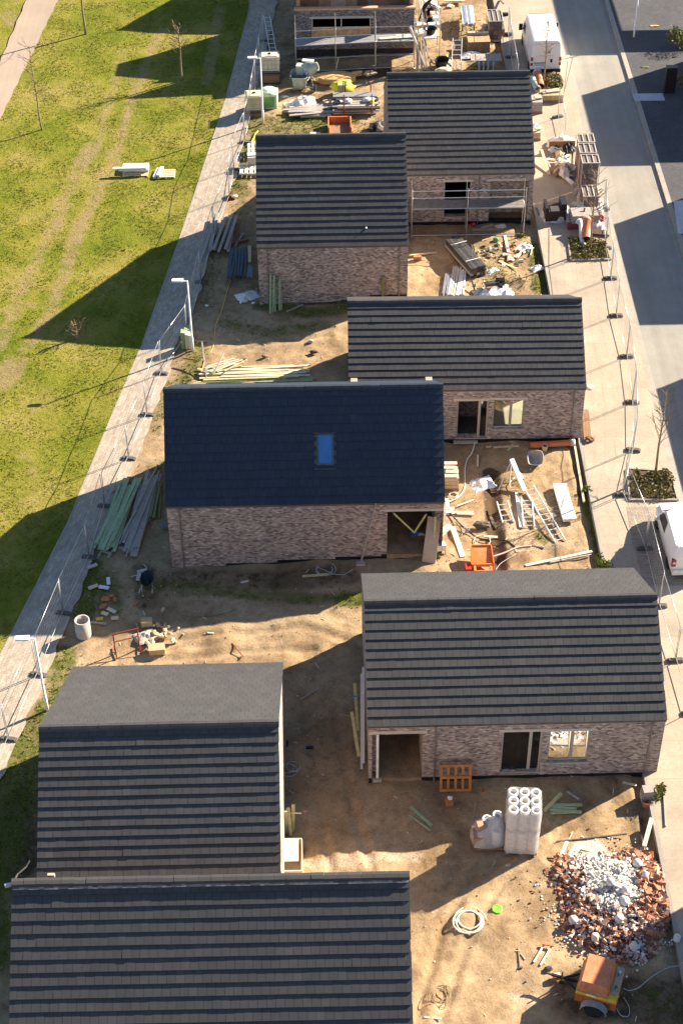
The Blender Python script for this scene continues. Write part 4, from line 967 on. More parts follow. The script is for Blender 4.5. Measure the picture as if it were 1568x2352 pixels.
def leafmat(name, a, b):
    mt, n, l, p = newmat(name); g = n.new('ShaderNodeNewGeometry')
    r = ramp(n, [(0, a), (.6, b), (1, [min(1, c*1.5) for c in b])]); l.new(g.outputs['Random Per Island'], r.inputs[0]); l.new(r.outputs[0], p.inputs['Base Color'])
    p.inputs['Roughness'].default_value = .6; p.inputs['Specular IOR Level'].default_value = .2; return mt
LEAFO = leafmat('olive_leaf', (.06,.058,.016), (.18,.15,.045)); LEAFB = leafmat('brown_green_leaf', (.07,.052,.016), (.19,.15,.05)); LEAFG = leafmat('fresh_leaf', (.03,.06,.008), (.13,.17,.015))
def leaves(mb, c, d, n, mats, r2, s=.06):
    for i in range(n):
        th, ph = r2.uniform(0, 6.28), math.acos(r2.uniform(-.2, 1)); q = r2.uniform(.55, 1.0)
        p = Vector(c) + Vector((math.cos(th)*math.sin(ph)*d[0]/2*q, math.sin(th)*math.sin(ph)*d[1]/2*q, math.cos(ph)*d[2]*q))
        a = Vector((r2.gauss(0,1), r2.gauss(0,1), r2.gauss(0,.7))).normalized(); b = a.orthogonal().normalized(); e = s*r2.uniform(.6, 1.5)
        mb.add([p-a*e, p+b*e*.5, p+a*e, p-b*e*.5], [(0,1,2,3)], r2.choice(mats))
def shrub(f, u, v, d, label, mats, n=300, seed=0, name='shrub', h=0.0):
    r2 = random.Random(seed); c = at(f, u, v); root = thing(name, label, 'shrub', (c.x, c.y, c.z+h), 0)
    fo = MB()
    for k in range(6): leaves(fo, (r2.uniform(-.3,.3)*d[0], r2.uniform(-.3,.3)*d[1], r2.uniform(0,.35)*d[2]), (d[0]*.6, d[1]*.6, d[2]*.62), n//6, mats, r2, .05 if d[2] < 1.2 else .08)
    fo.build('foliage', root); st = MB()
    for k in range(5): a = k*1.25; st.tube([(0,0,-.05), (math.cos(a)*d[0]*.2, math.sin(a)*d[1]*.2, d[2]*.6)], [.015,.006], TWIG, 4)
    st.build('stems', root)
def bed(f, pts, label, seed, mats, lift=.12):
    P = [at(f, *p) for p in pts]; c = sum(P, Vector())/4; root = thing('planting_bed', label, 'planting bed', (c.x, c.y, .2), 0, None); P = [p - Vector((c.x, c.y, .2)) for p in P]
    k = MB()
    for a, b in zip(P, P[1:]+P[:1]): k.bar((a.x, a.y, lift/2-.02), (b.x, b.y, lift/2-.02), .09, lift, KERBM)
    k.build('edging', root)
    s = MB(); s.add([(p.x*.96, p.y*.96, .05) for p in P], [(0,1,2,3)], M('bed_soil', (.10,.07,.045), .95, 0, .3, 5, .4)); s.build('soil', root)
    r2 = random.Random(seed); g = MB()
    for i in range(95):
        u, v = r2.uniform(.07, .93), r2.uniform(.07, .93); q = (P[0]*(1-u) + P[1]*u)*(1-v) + (P[3]*(1-u) + P[2]*u)*v
        s_ = r2.uniform(.35, .7); leaves(g, (q.x, q.y, .03), (s_, s_, r2.uniform(.2, .5)), 46, mats, r2, .062)
    o = g.build('ground_cover', root); o['kind'] = 'stuff'
bed('D',[(1303,547),(1388,553),(1402,597),(1310,599)],'kerbed planting bed on the pavement between bag pile and tall fence',1,[LEAFO,LEAFO,LEAFB])
bed('D',[(1440,1078),(1538,1085),(1556,1150),(1445,1150)],'wide planting bed with brown green ground cover ahead of the small white car',2,[LEAFO,LEAFB,LEAFB])
bed('D',[(1255,178),(1284,178),(1288,203),(1257,203)],'small planting bed right behind the large white van',3,[LEAFO,LEAFB])
shrub('T',1500,900,(1.9,1.9,1.7),'bright green leafy bush on the far driveway at the right edge',[LEAFG,LEAFO],700,1)
shrub('T',1560,1660,(2.2,1.3,1.2),'brown hedge beside the black pillar at the right edge',[LEAFB],500,5)
shrub('K',1420,290,(.5,.9,.75),'bright green bush by the block stack near the pavement',[LEAFG,LEAFG,LEAFO],420,2)
shrub('O',985,405,(.45,.5,.45),'small round bush at the garden edge beside the long plank',[LEAFO,LEAFG],260,3)
shrub('O',1085,850,(.8,1.4,.3),'low patch of bright weeds along the pavement edge',[LEAFG],420,4)
shrub('A4',400,130,(.5,.5,.3),'tuft of weeds at the scaffold foot in the street garden',[LEAFG,LEAFO],160,6)
sl_ = MB(); c = at('T',1300,1735); sl_.b2(-.35,.35,-.18,.18,0,1.75,BLACK); sl_.b2(-.37,.37,-.2,.2,1.751,1.81,STEELG); one(sl_,'pillar','tall black pillar beside the pale strip on the far driveway','pillar',c,.02)

# ------------------------------------------------------------------ vehicles
def wheel_part(root, x, y, r, w, side):
    rot = Matrix.Rotation(math.pi/2, 3, 'Y'); t = MB()
    t.lathe([(r*.62,-w/2), (r*.93,-w/2), (r,-w*.3), (r,w*.3), (r*.93,w/2), (r*.62,w/2)], RUBBER, (0,0,0), 20, rot)
    o = t.build('wheel', root, True); o.location = (x, y, r)
    h = MB(); h.lathe([(r*.6,-w*.45), (r*.6,w*.45)], GALV, (0,0,0), 16, rot); h.build('rim', o)
def loft(secs, m, mb):
    "closed body from cross sections (same vertex count)"
    n = len(secs[0]); vs = [v for s in secs for v in s]; fs = []
    for i in range(len(secs)-1):
        for k in range(n): fs.append((i*n+k, i*n+(k+1) % n, (i+1)*n+(k+1) % n, (i+1)*n+k))
    fs += [tuple(range(n))[::-1], tuple((len(secs)-1)*n+k for k in range(n))]
    mb.add(vs, fs, m)
def van():
    a = at('B',660,240,2.5); b = at('B',825,240,2.5); c = (a+b)/2; root = thing('parked_van', 'large white panel van with high roof, seen from behind on the street', 'van', (c.x+.02, c.y, .13), .015)
    def sec(y, z0, zs, zt, w, wt, rr=.16):   # outline: bottom, belt, roof with rounded corners
        pts = []
        for s in (1, -1):
            col = [(w*.97, z0), (w, z0+.25), (w, zs), (wt+.02, zt-rr), (wt-.04, zt-rr*.4), (wt-.16, zt-.02)]
            col = [(s*x, y, z) for x, z in col]
            pts += col if s == 1 else col[::-1]
        return [Vector(p) for p in pts]
    body = MB()
    S = [sec(0,.42,1.2,2.44,.97,.86), sec(.06,.36,1.2,2.50,1.0,.89), sec(2.0,.36,1.2,2.53,1.01,.90), sec(4.0,.36,1.2,2.51,1.01,.90), sec(4.25,.36,1.2,2.42,1.0,.86), sec(4.75,.36,1.15,2.0,1.0,.82,.2), sec(5.15,.36,1.05,1.35,.97,.88,.1), sec(5.65,.40,.95,1.12,.90,.82,.08), sec(5.72,.45,.8,.95,.84,.75,.06)]
    loft(S, WHITE, body); body.build('body', root)
    D_ = MB(); D_.b2(-1.0,1.0,-.10,.08,.30,.52,BLACK); D_.build('bumper', root)
    gp = MB(); gp.b2(-.012,.012,-.006,.02,.55,2.3,STEELG); gp.b2(-.78,-.03,-.005,.02,1.30,1.315,GALV); gp.b2(.03,.78,-.005,.02,1.30,1.315,GALV); gp.b2(-.80,.80,-.006,.02,2.28,2.295,STEELG); gp.b2(-.80,-.02,-.02,.02,.93,.985,STEELG); gp.build('door_gap', root)
    pl = MB(); pl.b2(-.74,-.10,-.022,.02,.74,.90,M('number_plate', (.45,.52,.66), .4, 0, .04)); pl.build('number_plate', root)
    hd = MB(); hd.b2(.28,.42,-.03,.02,.98,1.22,BLACK); hd.build('door_handle', root)
    for s in (-1, 1):
        tl = MB(); tl.b2(s*.86,s*1.005,-.03,.05,.78,1.36,REDL); o = tl.build('tail_light', root)
        t2 = MB(); t2.b2(s*.87,s*1.008,-.034,.04,.98,1.12,WPLAST); t2.build('reversing_lens', o)
        mr = MB(); mr.box((s*1.2,4.35,1.45),(.24,.12,.42),BLACK); mr.tube([(s*.98,4.4,1.3),(s*1.15,4.36,1.35)],.04,BLACK,6); mr.build('wing_mirror', root)
        sw = MB(); sw.prism([(s*.985,3.5,1.32),(s*.985,4.5,1.32),(s*.955,4.25,1.86),(s*.955,3.5,1.86)],(s*.035,0,0),GLASSD if 0 else BLACK); sw.build('side_window', root)
        for y in (.95, 4.7): wheel_part(root, s*.90, y, .34, .22, s)
    ws = MB(); ws.prism([(-.72,4.32,2.36),(.72,4.32,2.36),(.86,5.06,1.42),(-.86,5.06,1.42)],(0,.03,.03),BLACK); ws.build('windscreen', root)
    sm = MB()
    for y in (1.5, 3.4): sm.b2(-.80,.80,y-.012,y+.012,2.52,2.537,GALV)
    sm.build('roof_seam', root); sd = MB()
    for y in (1.75, 3.35, 4.45): sd.b2(-1.016,-1.0,y-.01,y+.01,.5,1.9,GALV)
    sd.b2(-1.018,-1.0,.2,4.9,.62,.72,STEELG); sd.build('side_trim', root)
    lt = MB(); x = -.45
    for w_, h_ in ((.09,.12),(.11,.12),(.12,.12),(.10,.12),(.11,.12),(.10,.12),(.12,.12)):
        lt.b2(x,x+.025,-.007,.02,1.40,1.40+h_,M('tan_lettering', (.42,.33,.25), .6, 0, .05)); lt.b2(x+.026,x+w_*.8,-.007,.02,1.40+h_*.45,1.42+h_*.45,M('tan_lettering')); x += .135
    lt.b2(.06,.26,-.007,.02,1.62,1.80,M('tan_lettering')); lt.build('lettering', root)
van()
def car():
    a = at('V',815,1080,1.82); root = thing('parked_car', 'small white delivery car cut off by the right edge, nose away', 'car', (a.x+.72, a.y, .21), .03)
    def sec(y, z0, zb, zt, w, wt, rr=.12):
        pts = []
        for s in (1, -1):
            col = [(w*.94, z0), (w, z0+.2), (w, zb), (wt, zt-rr), (wt-.05, zt-rr*.35), (wt-.18, zt)]
            col = [(s*x, y, z) for x, z in col]; pts += col if s == 1 else col[::-1]
        return [Vector(p) for p in pts]
    b = MB(); S = [sec(-.12,.38,.95,1.30,.82,.70), sec(.02,.30,1.0,1.78,.89,.70), sec(.5,.30,1.0,1.82,.90,.73), sec(2.2,.30,1.0,1.82,.90,.72), sec(2.55,.30,.98,1.74,.89,.68), sec(3.15,.30,.95,1.15,.88,.76,.1), sec(3.8,.32,.85,1.0,.85,.74,.1), sec(4.1,.38,.72,.80,.76,.62,.08)]
    loft(S, WHITE, b); b.build('body', root)
    w_ = MB(); w_.prism([(-.60,2.60,1.69),(.60,2.60,1.69),(.74,3.10,1.20),(-.74,3.10,1.20)],(0,.025,.02),BLACK); w_.build('windscreen', root)
    for s in (-1, 1):
        sw = MB(); sw.prism([(s*.885,1.75,1.08),(s*.885,2.95,1.05),(s*.80,2.62,1.5),(s*.78,1.9,1.56)],(s*.02,0,0),BLACK); sw.build('side_window', root)
        mi = MB(); mi.box((s*1.0,2.75,1.08),(.2,.12,.16),WHITE); mi.build('wing_mirror', root)
        tl = MB(); tl.b2(s*.70,s*.885,-.13,.02,.72,1.12,REDL); o = tl.build('tail_light', root); t2 = MB(); t2.b2(s*.72,s*.84,-.137,-.12,.88,.98,WPLAST); t2.build('reversing_lens', o)
        for y in (.62, 3.3): wheel_part(root, s*.80, y, .31, .2, s)
        rl = MB(); rl.bar((s*.74,.1,1.79),(s*.72,2.4,1.79),.05,.05,WHITE); rl.build('roof_rail', root)
        st = MB(); st.bar((s*.905,.4,.62),(s*.9,3.0,.62),.02,.08,GALV); st.build('door_strip', root)
    bp = MB(); bp.b2(-.84,.84,-.24,-.06,.30,.58,BLACK if 0 else WPLAST); bp.b2(-.80,.80,-.2,0,.2,.299,BLACK); bp.build('bumper', root)
    npl = MB(); npl.b2(-.26,.26,-.248,-.235,.40,.51,WHITE); npl.build('number_plate', root)
    cu = bpy.data.curves.new('letter', 'FONT'); cu.body = 'b'; cu.size = .42; cu.extrude = .006
    t = bpy.data.objects.new('letter', cu); COL.objects.link(t); dg = bpy.context.evaluated_depsgraph_get(); me = bpy.data.meshes.new_from_object(t.evaluated_get(dg)); bpy.data.objects.remove(t)
    me.materials.clear(); me.materials.append(M('grey_lettering', (.30,.29,.28), .6, 0, .05)); lo = bpy.data.objects.new('lettering', me); COL.objects.link(lo); lo.parent = root
    lo.location = (-.50, -.075, 1.12); lo.rotation_euler = (R(72), 0, 0)
car()
# ------------------------------------------------------------------ yard in front (bottom right)
FILMC = mat_film('clear_wrap', (.88,.86,.84), .52)
def roll_stack():
    a, b = at('K',490,640), at('K',690,650); c = (a+b)/2; w = (b-a).length; rz = math.atan2(b.y-a.y, b.x-a.x)
    root = thing('insulation_roll_stack', 'tall white wrapped stack of upright rolls, nine open ends on top', 'roll stack', (c.x, c.y+.62, c.z), rz)
    for k in range(5): mb = MB(); mb.box((0,-.5+k*.25,.13),(1.25,.15,.022),WOODGR); mb.build('pallet_board', root)
    for x in (-.55,0,.55): mb = MB(); mb.box((x,0,.06),(.1,1.2,.115),WOODGR); mb.build('pallet_bearer', root)
    band = M('grey_print', (.30,.28,.27), .5, 0, .1); rr = random.Random(2)
    WR = M('white_roll_film', (.80,.76,.72), .35, 0, .05, 4, spec=.5); BE = M('beige_roll_end', (.55,.48,.36), .8, 0, .1, 6)
    for ix in range(3):
        for iy in range(3):
            for tz in range(2):
                x, y, z = -.42+ix*.42, -.42+iy*.42, .15+tz*1.2; r = .2095
                mb = MB(); mb.lathe([(r,.001),(r,.16)], band, (x,y,z), 18, None, False); mb.lathe([(r,.16),(r,.62),(r*.995,.63),(r,.64),(r,1.12),(r*.93,1.17),(r*.62,1.175),(r*.55,1.14),(r*.52,.9)], WR, (x,y,z), 18, None, False)
                mb.lathe([(r*.56,1.02),(r*.0+.01,1.0)], BE, (x,y,z), 18, None, False); o = mb.build('roll', root, True)
    fm = MB(); e = .645; c_ = .14; ring = [(-e+c_,-e),(e-c_,-e),(e,-e+c_),(e,e-c_),(e-c_,e),(-e+c_,e),(-e,e-c_),(-e,-e+c_)]; zs = [.12,.5,1.0,1.3,1.8,2.3,2.53]; vs = [(x*(1+.006*((i*7+k*3)%5-2)), y*(1+.006*((i*5+k*2)%5-2)), z) for k, z in enumerate(zs) for i, (x, y) in enumerate(ring)]
    fm.add(vs, [(k*8+i, k*8+(i+1)%8, k*8+8+(i+1)%8, k*8+8+i) for k in range(len(zs)-1) for i in range(8)], FILMC); fm.build('film', root)
roll_stack()
def wrapped_heap():
    c = at('K',385,590); root = thing('wrapped_pallet', 'half emptied pallet under loose cloudy film beside the tall white roll stack', 'pallet load', (c.x, c.y+.3, c.z), .02)
    mb = MB(); mb.box((0,0,.07),(1.25,1.0,.13),WOODB); mb.build('pallet', root)
    for i, (x, y, s, z) in enumerate(((-.42,-.2,(.36,.5,.55),.14),(-.45,.25,(.34,.34,.4),.14),(-.3,0,(.3,.3,.3),.72))):
        mb = MB(); mb.box((x,y,z+s[2]/2),s,M('cardboard', (.42,.27,.18), .85, 0, .15),.08*i); mb.build('box', root)
    for i, (x, y, h) in enumerate(((.3,-.2,.72),(.33,.25,1.1),(-.05,.3,.8))):
        mb = MB(); mb.lathe([(.2,0),(.2,h),(.13,h+.02),(.11,h-.15)],WPLAST,(x,y,.14),16,None,False); mb.build('roll', root, True)
    r2 = random.Random(4); mb = MB(); n = 16; vs = []; fs = []; hs = [.16,.35,.6,.85,1.0,1.1]
    for i, z in enumerate(hs):
        for k in range(n):
            a = 2*math.pi*k/n; ex = .70*(1-.62*(i/5)**2.2); ey = .58*(1-.62*(i/5)**2.2); q = 1 + r2.uniform(-.08,.08); s = (abs(math.cos(a))**4+abs(math.sin(a))**4)**-.25
            dz = (.28*math.cos(a) if i > 1 else 0); vs.append((math.cos(a)*ex*q*s*.95 + .06*i/5, math.sin(a)*ey*q*s*.95, z + dz*(i/5)))
    for i in range(len(hs)-1):
        for k in range(n): fs.append((i*n+k, i*n+(k+1)%n, (i+1)*n+(k+1)%n, (i+1)*n+k))
    fs.append(tuple((len(hs)-1)*n+k for k in range(n))); mb.add(vs, fs, FILM); mb.build('film', root, True)
wrapped_heap()
def upright_pallet():
    a, b = at('K',88,257), at('K',280,257); c = (a+b)/2; w = (b-a).length; h = 1.3; root = thing('pallet','orange brown pallet standing upright against the bungalow wall','pallet',(c.x,c.y+.06,c.z),0); tl = Matrix.Rotation(R(-14),3,'X')
    for k in range(5): mb = MB(); mb.box(tl @ Vector((-w/2+.05+k*(w-.1)/4,0,h/2)),(.10,.09 if k in (0,2,4) else .025,h),WOODO,tl); mb.build('upright', root)
    for z in (.07,h*.53,h-.06): mb = MB(); mb.box(tl @ Vector((0,-.065,z)),(w,.024,.12),WOODO,tl); mb.build('cross_board', root)
upright_pallet()
plank('K',(727,378),(828,275),.14,.12,WOODY,'thick yellowish beam right of the roll stack')
boards('K',(770,365),(940,362),6,.5,.11,.035,WOODG,'green treated board in the flat pile right of the roll stack','green boards right of the roll stack',.15,2,seed=3)
plank('K',(860,255),(935,305),.09,.03,WOODGR,'grey lath near the bungalow plinth behind the green boards')
plank('K',(1200,203),(1285,220),.1,.04,WOODP,'pale lath lying at the right foot of the bungalow wall')
plank('K',(795,565),(1225,517),.05,.05,STEELG,'long dark bar between roll stack and rubble heap')
plank('K',(787,742),(862,562),.13,.04,WOODW,'longer of two pale boards left of the rubble heap top'); plank('K',(843,703),(918,578),.12,.04,WOODW,'shorter of two pale boards left of the rubble heap top')
plank('K',(870,560),(897,503),.04,.03,WOODP,'thin lath above the two pale boards by the rubble heap')
plank('K',(1330,600),(1372,450),.16,.14,WOODW,'propped square beam between rubble heap and pavement',z0=.02,z1=.22)
plank('K',(290,415),(312,298),.03,.02,WOODGR,'thin stick between green disc and upright pallet')
plank('J',(838,430),(948,530),.13,.03,WOODG,'wider of two green boards on shaded ground'); plank('J',(832,475),(943,557),.07,.025,WOODG,'thin pale edged lath beside the green board on shaded ground')
mb = MB(); mb.b2(-.27,.27,-.2,.2,0,.33,CONC); mb.b2(-.24,.27,-.18,.2,.335,.62,M('grey_block', (.34,.30,.27), .9, 0, .15)); c = at('K',1352,300); one(mb,'block_stack','two grey blocks stacked at the bungalow corner by the bright bush','blocks',c,.1)
mb = MB(); mb.lathe([(.16,0),(.21,.3),(.18,.3),(.15,.05)],TERRAC,(0,0,0),14); c = at('K',1345,338); one(mb,'flower_pot','terracotta pot in front of the two stacked grey blocks','pot',c,0)
coil('K',265,1050,.58,.03,CABLE,'cream hose coil on the sunny sand near the lime green lid',4.2,.10,2)
mb = MB(); mb.lathe([(.19,0),(.19,.03),(.165,.045),(.15,.03),(.01,.028)],GREEN,(0,0,.01),20); c = at('K',437,974); one(mb,'green_disc','lime green round lid on the sand','lid',c)
mb = MB(); mb.tube([(0,.42,.03),(0,-.4,.03)],.022,WOODB,6); mb.box((.02,-.42,.03),(.14,.06,.05),STEELG); mb.b2(-.1,.07,.28,.31,.01,.04,WOODP); c = at('K',570,1270); one(mb,'pickaxe','dark handled tool lying alone on the sand','tool',c)
mb = MB(); mb.bar((-.08,.13,.02),(.06,-.12,.02),.05,.03,WOODGR); c = at('K',597,1263); one(mb,'lath_offcut','short grey offcut beside the dark handled tool','offcut',c)
A_, B_ = at('K',722,1195), at('K',660,1300); C_, D_ = at('K',768,1205), at('K',700,1318); o_ = (A_+B_+C_+D_)/4; mb = MB()
for p, q in ((A_,B_),(C_,D_)): mb.bar(p-o_+Vector((0,0,.06)), q-o_+Vector((0,0,.06)), .06,.05,WOODW)
mb.bar(A_-o_+Vector((-.06,.02,.12)), C_-o_+Vector((.08,0,.12)), .09,.06,TERRAC); one(mb,'wooden_frame','small frame of two pale laths and a brown crosspiece on the sand','frame',o_)
lump('K',750,1340,(.3,.22,.2),STEELG,'dark block lying ahead of the orange compressor drawbar','stone','block',5)
mb = MB(); mb.b2(-.14,.14,-.1,.1,0,.2,TERRAC); mb.b2(-.11,.11,-.07,.07,.201,.23,LINTEL); c = at('K',800,1390); one(mb,'brick_block','terracotta block left of the compressor drawbar','block',c,.2)
coil('K',95,1500,.36,.012,M('straw_rope', (.30,.22,.12), .9, 0, .2),'tangled straw coloured wire bundle near the bottom edge',6,.35,9,'wire_bundle','wire')
plank('K',(-5,1632),(100,1642),.05,.04,WOODW,'pale lath at the bottom edge below the wire bundle')
mb = MB(); c = at('K',70,1590); pts = [(.18*math.cos(a*.35), .18*math.sin(a*.35), .015) for a in range(2, 12)]; mb.tube(pts,.012,WOODGR,5); one(mb,'bent_wire','short bent wire just below the wire bundle','wire',c)
# rubble heap: one mound of fragments nobody could count, plus the big white cores
def rubble():
    r2 = random.Random(12); mb = MB(); cx, cy = 10.55, 37.75
    WH = M('white_mortar', (.64,.61,.57), .95, 0, .06, 8, .3); WG = M('grey_mortar', (.40,.375,.35), .95, 0, .15, 8, .3); RB = [M('broken_brick', (.37,.165,.09), .9, 0, .25, 9, .3), M('dark_broken_brick', (.20,.085,.055), .9, 0, .25, 9, .3), M('pink_broken_brick', (.48,.33,.25), .9, 0, .2, 9, .3)]
    def H(x, y):
        u, v = (x-cx)/2.4, (y-cy)/2.28; a_ = math.atan2(v, u); d = math.hypot(u, v)/(1 + .13*math.sin(3*a_+.6) + .08*math.sin(5*a_+2)); return max(0, 1 - d*d)**.8*(.46 + .10*math.sin(x*4.1+y*2.3)*math.sin(y*3.7-x) + .06*math.sin(x*9+y*5)*math.sin(y*8))
    n = 26; vs = []; fs = []
    for i in range(n+1):
        for j in range(n+1):
            x, y = cx + (i/n-.5)*5.2, cy + (j/n-.5)*5.0; vs.append((x, y, H(x, y) - .06 + r2.uniform(-.03,.03)))
    for i in range(n):
        for j in range(n):
            if max(vs[i*(n+1)+j][2], vs[(i+1)*(n+1)+j+1][2]) > -.02 and vs[(i+1)*(n+1)+j+1][0] < 12.28: fs.append((i*(n+1)+j, (i+1)*(n+1)+j, (i+1)*(n+1)+j+1, i*(n+1)+j+1))
    wf = [f for f in fs if math.exp(-((vs[f[0]][0]-cx+.15)**2/1.5 + (vs[f[0]][1]-cy-.5)**2/2.6)) > .42]
    mb.add(vs, [f for f in fs if f not in wf], RB[1]); mb.add(vs, wf, WH)
    k = 0
    while k < 3600:
        a, q = r2.uniform(0, 6.28), r2.uniform(0, 1)**.55*1.08; q *= 1 + .13*math.sin(3*a+.6) + .08*math.sin(5*a+2); x, y = cx + math.cos(a)*q*2.42, cy + math.sin(a)*q*2.28
        if x > 12.2: k += 1; continue
        u, v = x-cx, y-cy; ww = math.exp(-((u+.15)**2/1.3 + (v-.55)**2/2.3)) + (.55 if (abs(u+1.0) < .55 and v > 1) else 0) + (.35 if v < -1.0 and r2.random() < .35 else 0) + .12
        isw = r2.random() < ww*1.35; z = H(x, y); s = r2.uniform(.05, .16)*(r2.uniform(1.0, 1.75) if u > .7 and not isw else r2.choice([.7, .9, 1.2]))
        m = r2.choice([WH, WH, WG]) if isw else r2.choices(RB, [5 if u > .5 else 3, 4 if u < .5 else 2, 3])[0]
        rot = Matrix.Rotation(r2.uniform(0, 3), 3, 'Z') @ Matrix.Rotation(r2.uniform(-.7, .7), 3, 'X') @ Matrix.Rotation(r2.uniform(-.7, .7), 3, 'Y')
        if isw: s *= .8
        if isw and r2.random() < .6: mb.blob((x, y, z+s*.15), (s*1.3, s, s*.9), m, k, 6, .3)
        else: mb.box((x, y, z+s*.2), (s*1.5, s*.9, s*.5), m, rot)
        k += 1
    for k in range(1500):      # dust and fines spilling into the sand
        a, q = r2.uniform(0, 6.28), abs(r2.gauss(.8, .2)); x, y = cx + math.cos(a)*q*2.7 - .15, cy + math.sin(a)*q*2.6
        if x > 12.2: continue
        u, v = x-cx, y-cy; isw = r2.random() < .5 + .5*math.exp(-((u+.4)**2/2.2 + (v-.4)**2/3)); s = r2.uniform(.02, .06)
        mb.box((x, y, max(H(x, y), gz(x)) + s*.25), (s*1.3, s, s*.7), r2.choice([WH, WH, WG]) if isw else r2.choice(RB), Matrix.Rotation(r2.uniform(0, 3), 3, 'Z') @ Matrix.Rotation(r2.uniform(-.5, .5), 3, 'X'))
    o = mb.build('rubble_heap'); o['kind'] = 'stuff'
    i = 0
    for (u, v, d, hh) in ((895,1025,.42,.36),(1170,1055,.40,.36),(1035,1148,.36,.34),(1225,945,.5,.4),(1130,840,.40,.3),(1235,885,.42,.4),(1255,1205,.44,.34),(1300,700,.45,.3),(1325,800,.35,.35),(965,1122,.2,.1),(1530,1140,.35,.3)):
        p = at('K',u,v,.25); z = H(p.x, p.y); m2 = MB(); rt = Matrix.Rotation(r2.uniform(0, 6), 3, 'Z') @ Matrix.Rotation(r2.uniform(.2, 1.1), 3, 'X')
        d *= .78; hh *= .8; m2.lathe([(d*.38,0),(d*.47,hh*.12),(d*.5,hh*.35),(d*.49,hh*.85),(d*.42,hh)], WH, (0,0,0), 12, rt)
        one(m2,'mortar_lump','round white mortar lump on the brick rubble heap','lump',(p.x, p.y, max(gz(p.x), z + .02)),0,'white mortar lumps on the rubble heap',True)
rubble()
def compressor():
    c = at('K',1040,1592); a = math.atan2(at('K',1160,1540,.5).y - at('K',950,1480,.5).y, at('K',1160,1540,.5).x - at('K',950,1480,.5).x)
    fx, fy = math.cos(a), math.sin(a); w, d = 1.45, 1.4; root = thing('compressor_trailer', 'old orange and yellow site compressor on wheels with drawbar, below the rubble heap', 'compressor', (c.x + .14, c.y + .62, c.z), a)
    b = MB(); b.box((0,0,.62),(w,d,.44),ORSIDE); b.build('body', root)
    y = MB(); y.box((0,0,.92),(w,d,.159),YELLOW); y.build('band', root)
    h = MB(); h.prism([(-w*.47,-d*.47,1.001),(w*.22,-d*.47,1.001),(w*.30,-d*.40,1.0),(w*.30,d*.47,1.001),(-w*.47,d*.47,1.001)],(0,0,.05),ORPAINT)
    h.add([(-w*.47,-d*.5,1.052),(w*.26,-d*.5,1.052),(w*.30,d*.47,1.052),(-w*.47,d*.47,1.052),(-w*.40,-d*.40,1.46),(w*.21,-d*.40,1.46),(w*.24,d*.44,1.46),(-w*.40,d*.44,1.46)],[(3,2,1,0),(4,5,6,7),(0,1,5,4),(1,2,6,5),(2,3,7,6),(3,0,4,7)],ORPAINT); h.build('hood', root)
    t = MB(); t.b2(w*.33,w*.49,-d*.3,d*.49,1.003,1.06,WOODGR); t.lathe([(.07,0),(.07,.14),(.05,.16)],GALV,(w*.41,d*.28,1.06),12); t.build('top_plate', root)
    e = MB(); n = 18
    for k in range(n):
        a0, a1 = 2*math.pi*k/n, 2*math.pi*(k+1)/n
        e.add([(-.12+math.cos(q)*r_*1.25, -d*.5-.006-.0+ -.0, 1.13+math.sin(q)*r_) for q, r_ in ((a0,.045),(a1,.045),(a1,.07),(a0,.07))],[(0,1,2,3)],WPLAST)
    lg = MB(); lg.lathe([(.04,0),(.07,0),(.07,.01),(.04,.01)],WPLAST,(-.12,-d*.445,1.15),18,Matrix.Rotation(R(64),3,'X'),False); lg.build('badge', root)
    s = MB(); s.box((.2,-d*.46,1.15),(.34,.02,.05),REDP,Matrix.Rotation(R(-22),3,'X')); s.build('vent', root)
    for sy in (-1, 1):
        f = MB(); vs = []; n = 10
        for k in range(n+1):
            q = math.pi*(k/n); 
            for r_, yy in ((.47,sy*(d/2+.02)),(.47,sy*(d/2+.29))): vs.append((.0+math.cos(q)*r_, yy, .33+math.sin(q)*r_*.92))
        nb = len(vs); vs += [(v[0]*.96, v[1], .33+(v[2]-.33)*.96) for v in vs]
        fs = []
        for k in range(n): fs += [(2*k,2*k+1,2*k+3,2*k+2),(nb+2*k+2,nb+2*k+3,nb+2*k+1,nb+2*k),(2*k+1,nb+2*k+1,nb+2*k+3,2*k+3),(2*k,2*k+2,nb+2*k+2,nb+2*k)]
        f.add(vs, fs, M('grey_fender', (.30,.32,.34), .5, .2, .2)); f.build('fender', root)
        t = MB(); rot = Matrix.Rotation(math.pi/2, 3, 'X'); r = .33
        t.lathe([(r*.6,-.09),(r*.95,-.09),(r,-.05),(r,.05),(r*.95,.09),(r*.6,.09)],RUBBER,(0,0,0),18,rot); o = t.build('wheel', root, True); o.location = (0, sy*(d/2+.14), r)
        hb = MB(); hb.lathe([(r*.6,-.07),(r*.6,.07)],STEELG,(0,0,0),14,rot); hb.build('rim', o)
    dt = MB()
    for x in (-w*.30, -w*.05): dt.box((x,-d*.5-.004,.60),(.012,.012,.36),BLACK)
    for k in range(4): dt.box((w*.28,-d*.5-.004,.50+k*.07),(.26,.012,.025),BLACK)
    dt.box((-w*.12,-d*.5-.006,.93),(.34,.012,.06),WPLAST); dt.build('panel_line', root)
    ex = MB(); ex.tube([(w*.40,-d*.15,1.0),(w*.40,-d*.15,1.22),(w*.44,-d*.22,1.27)],.035,STEELG,8); ex.build('exhaust', root)
    for sy in (-1,1): tl = MB(); tl.b2(w/2+.001,w/2+.04,sy*d*.40-.07,sy*d*.40+.07,.52,.62,REDL); tl.build('tail_light', root)
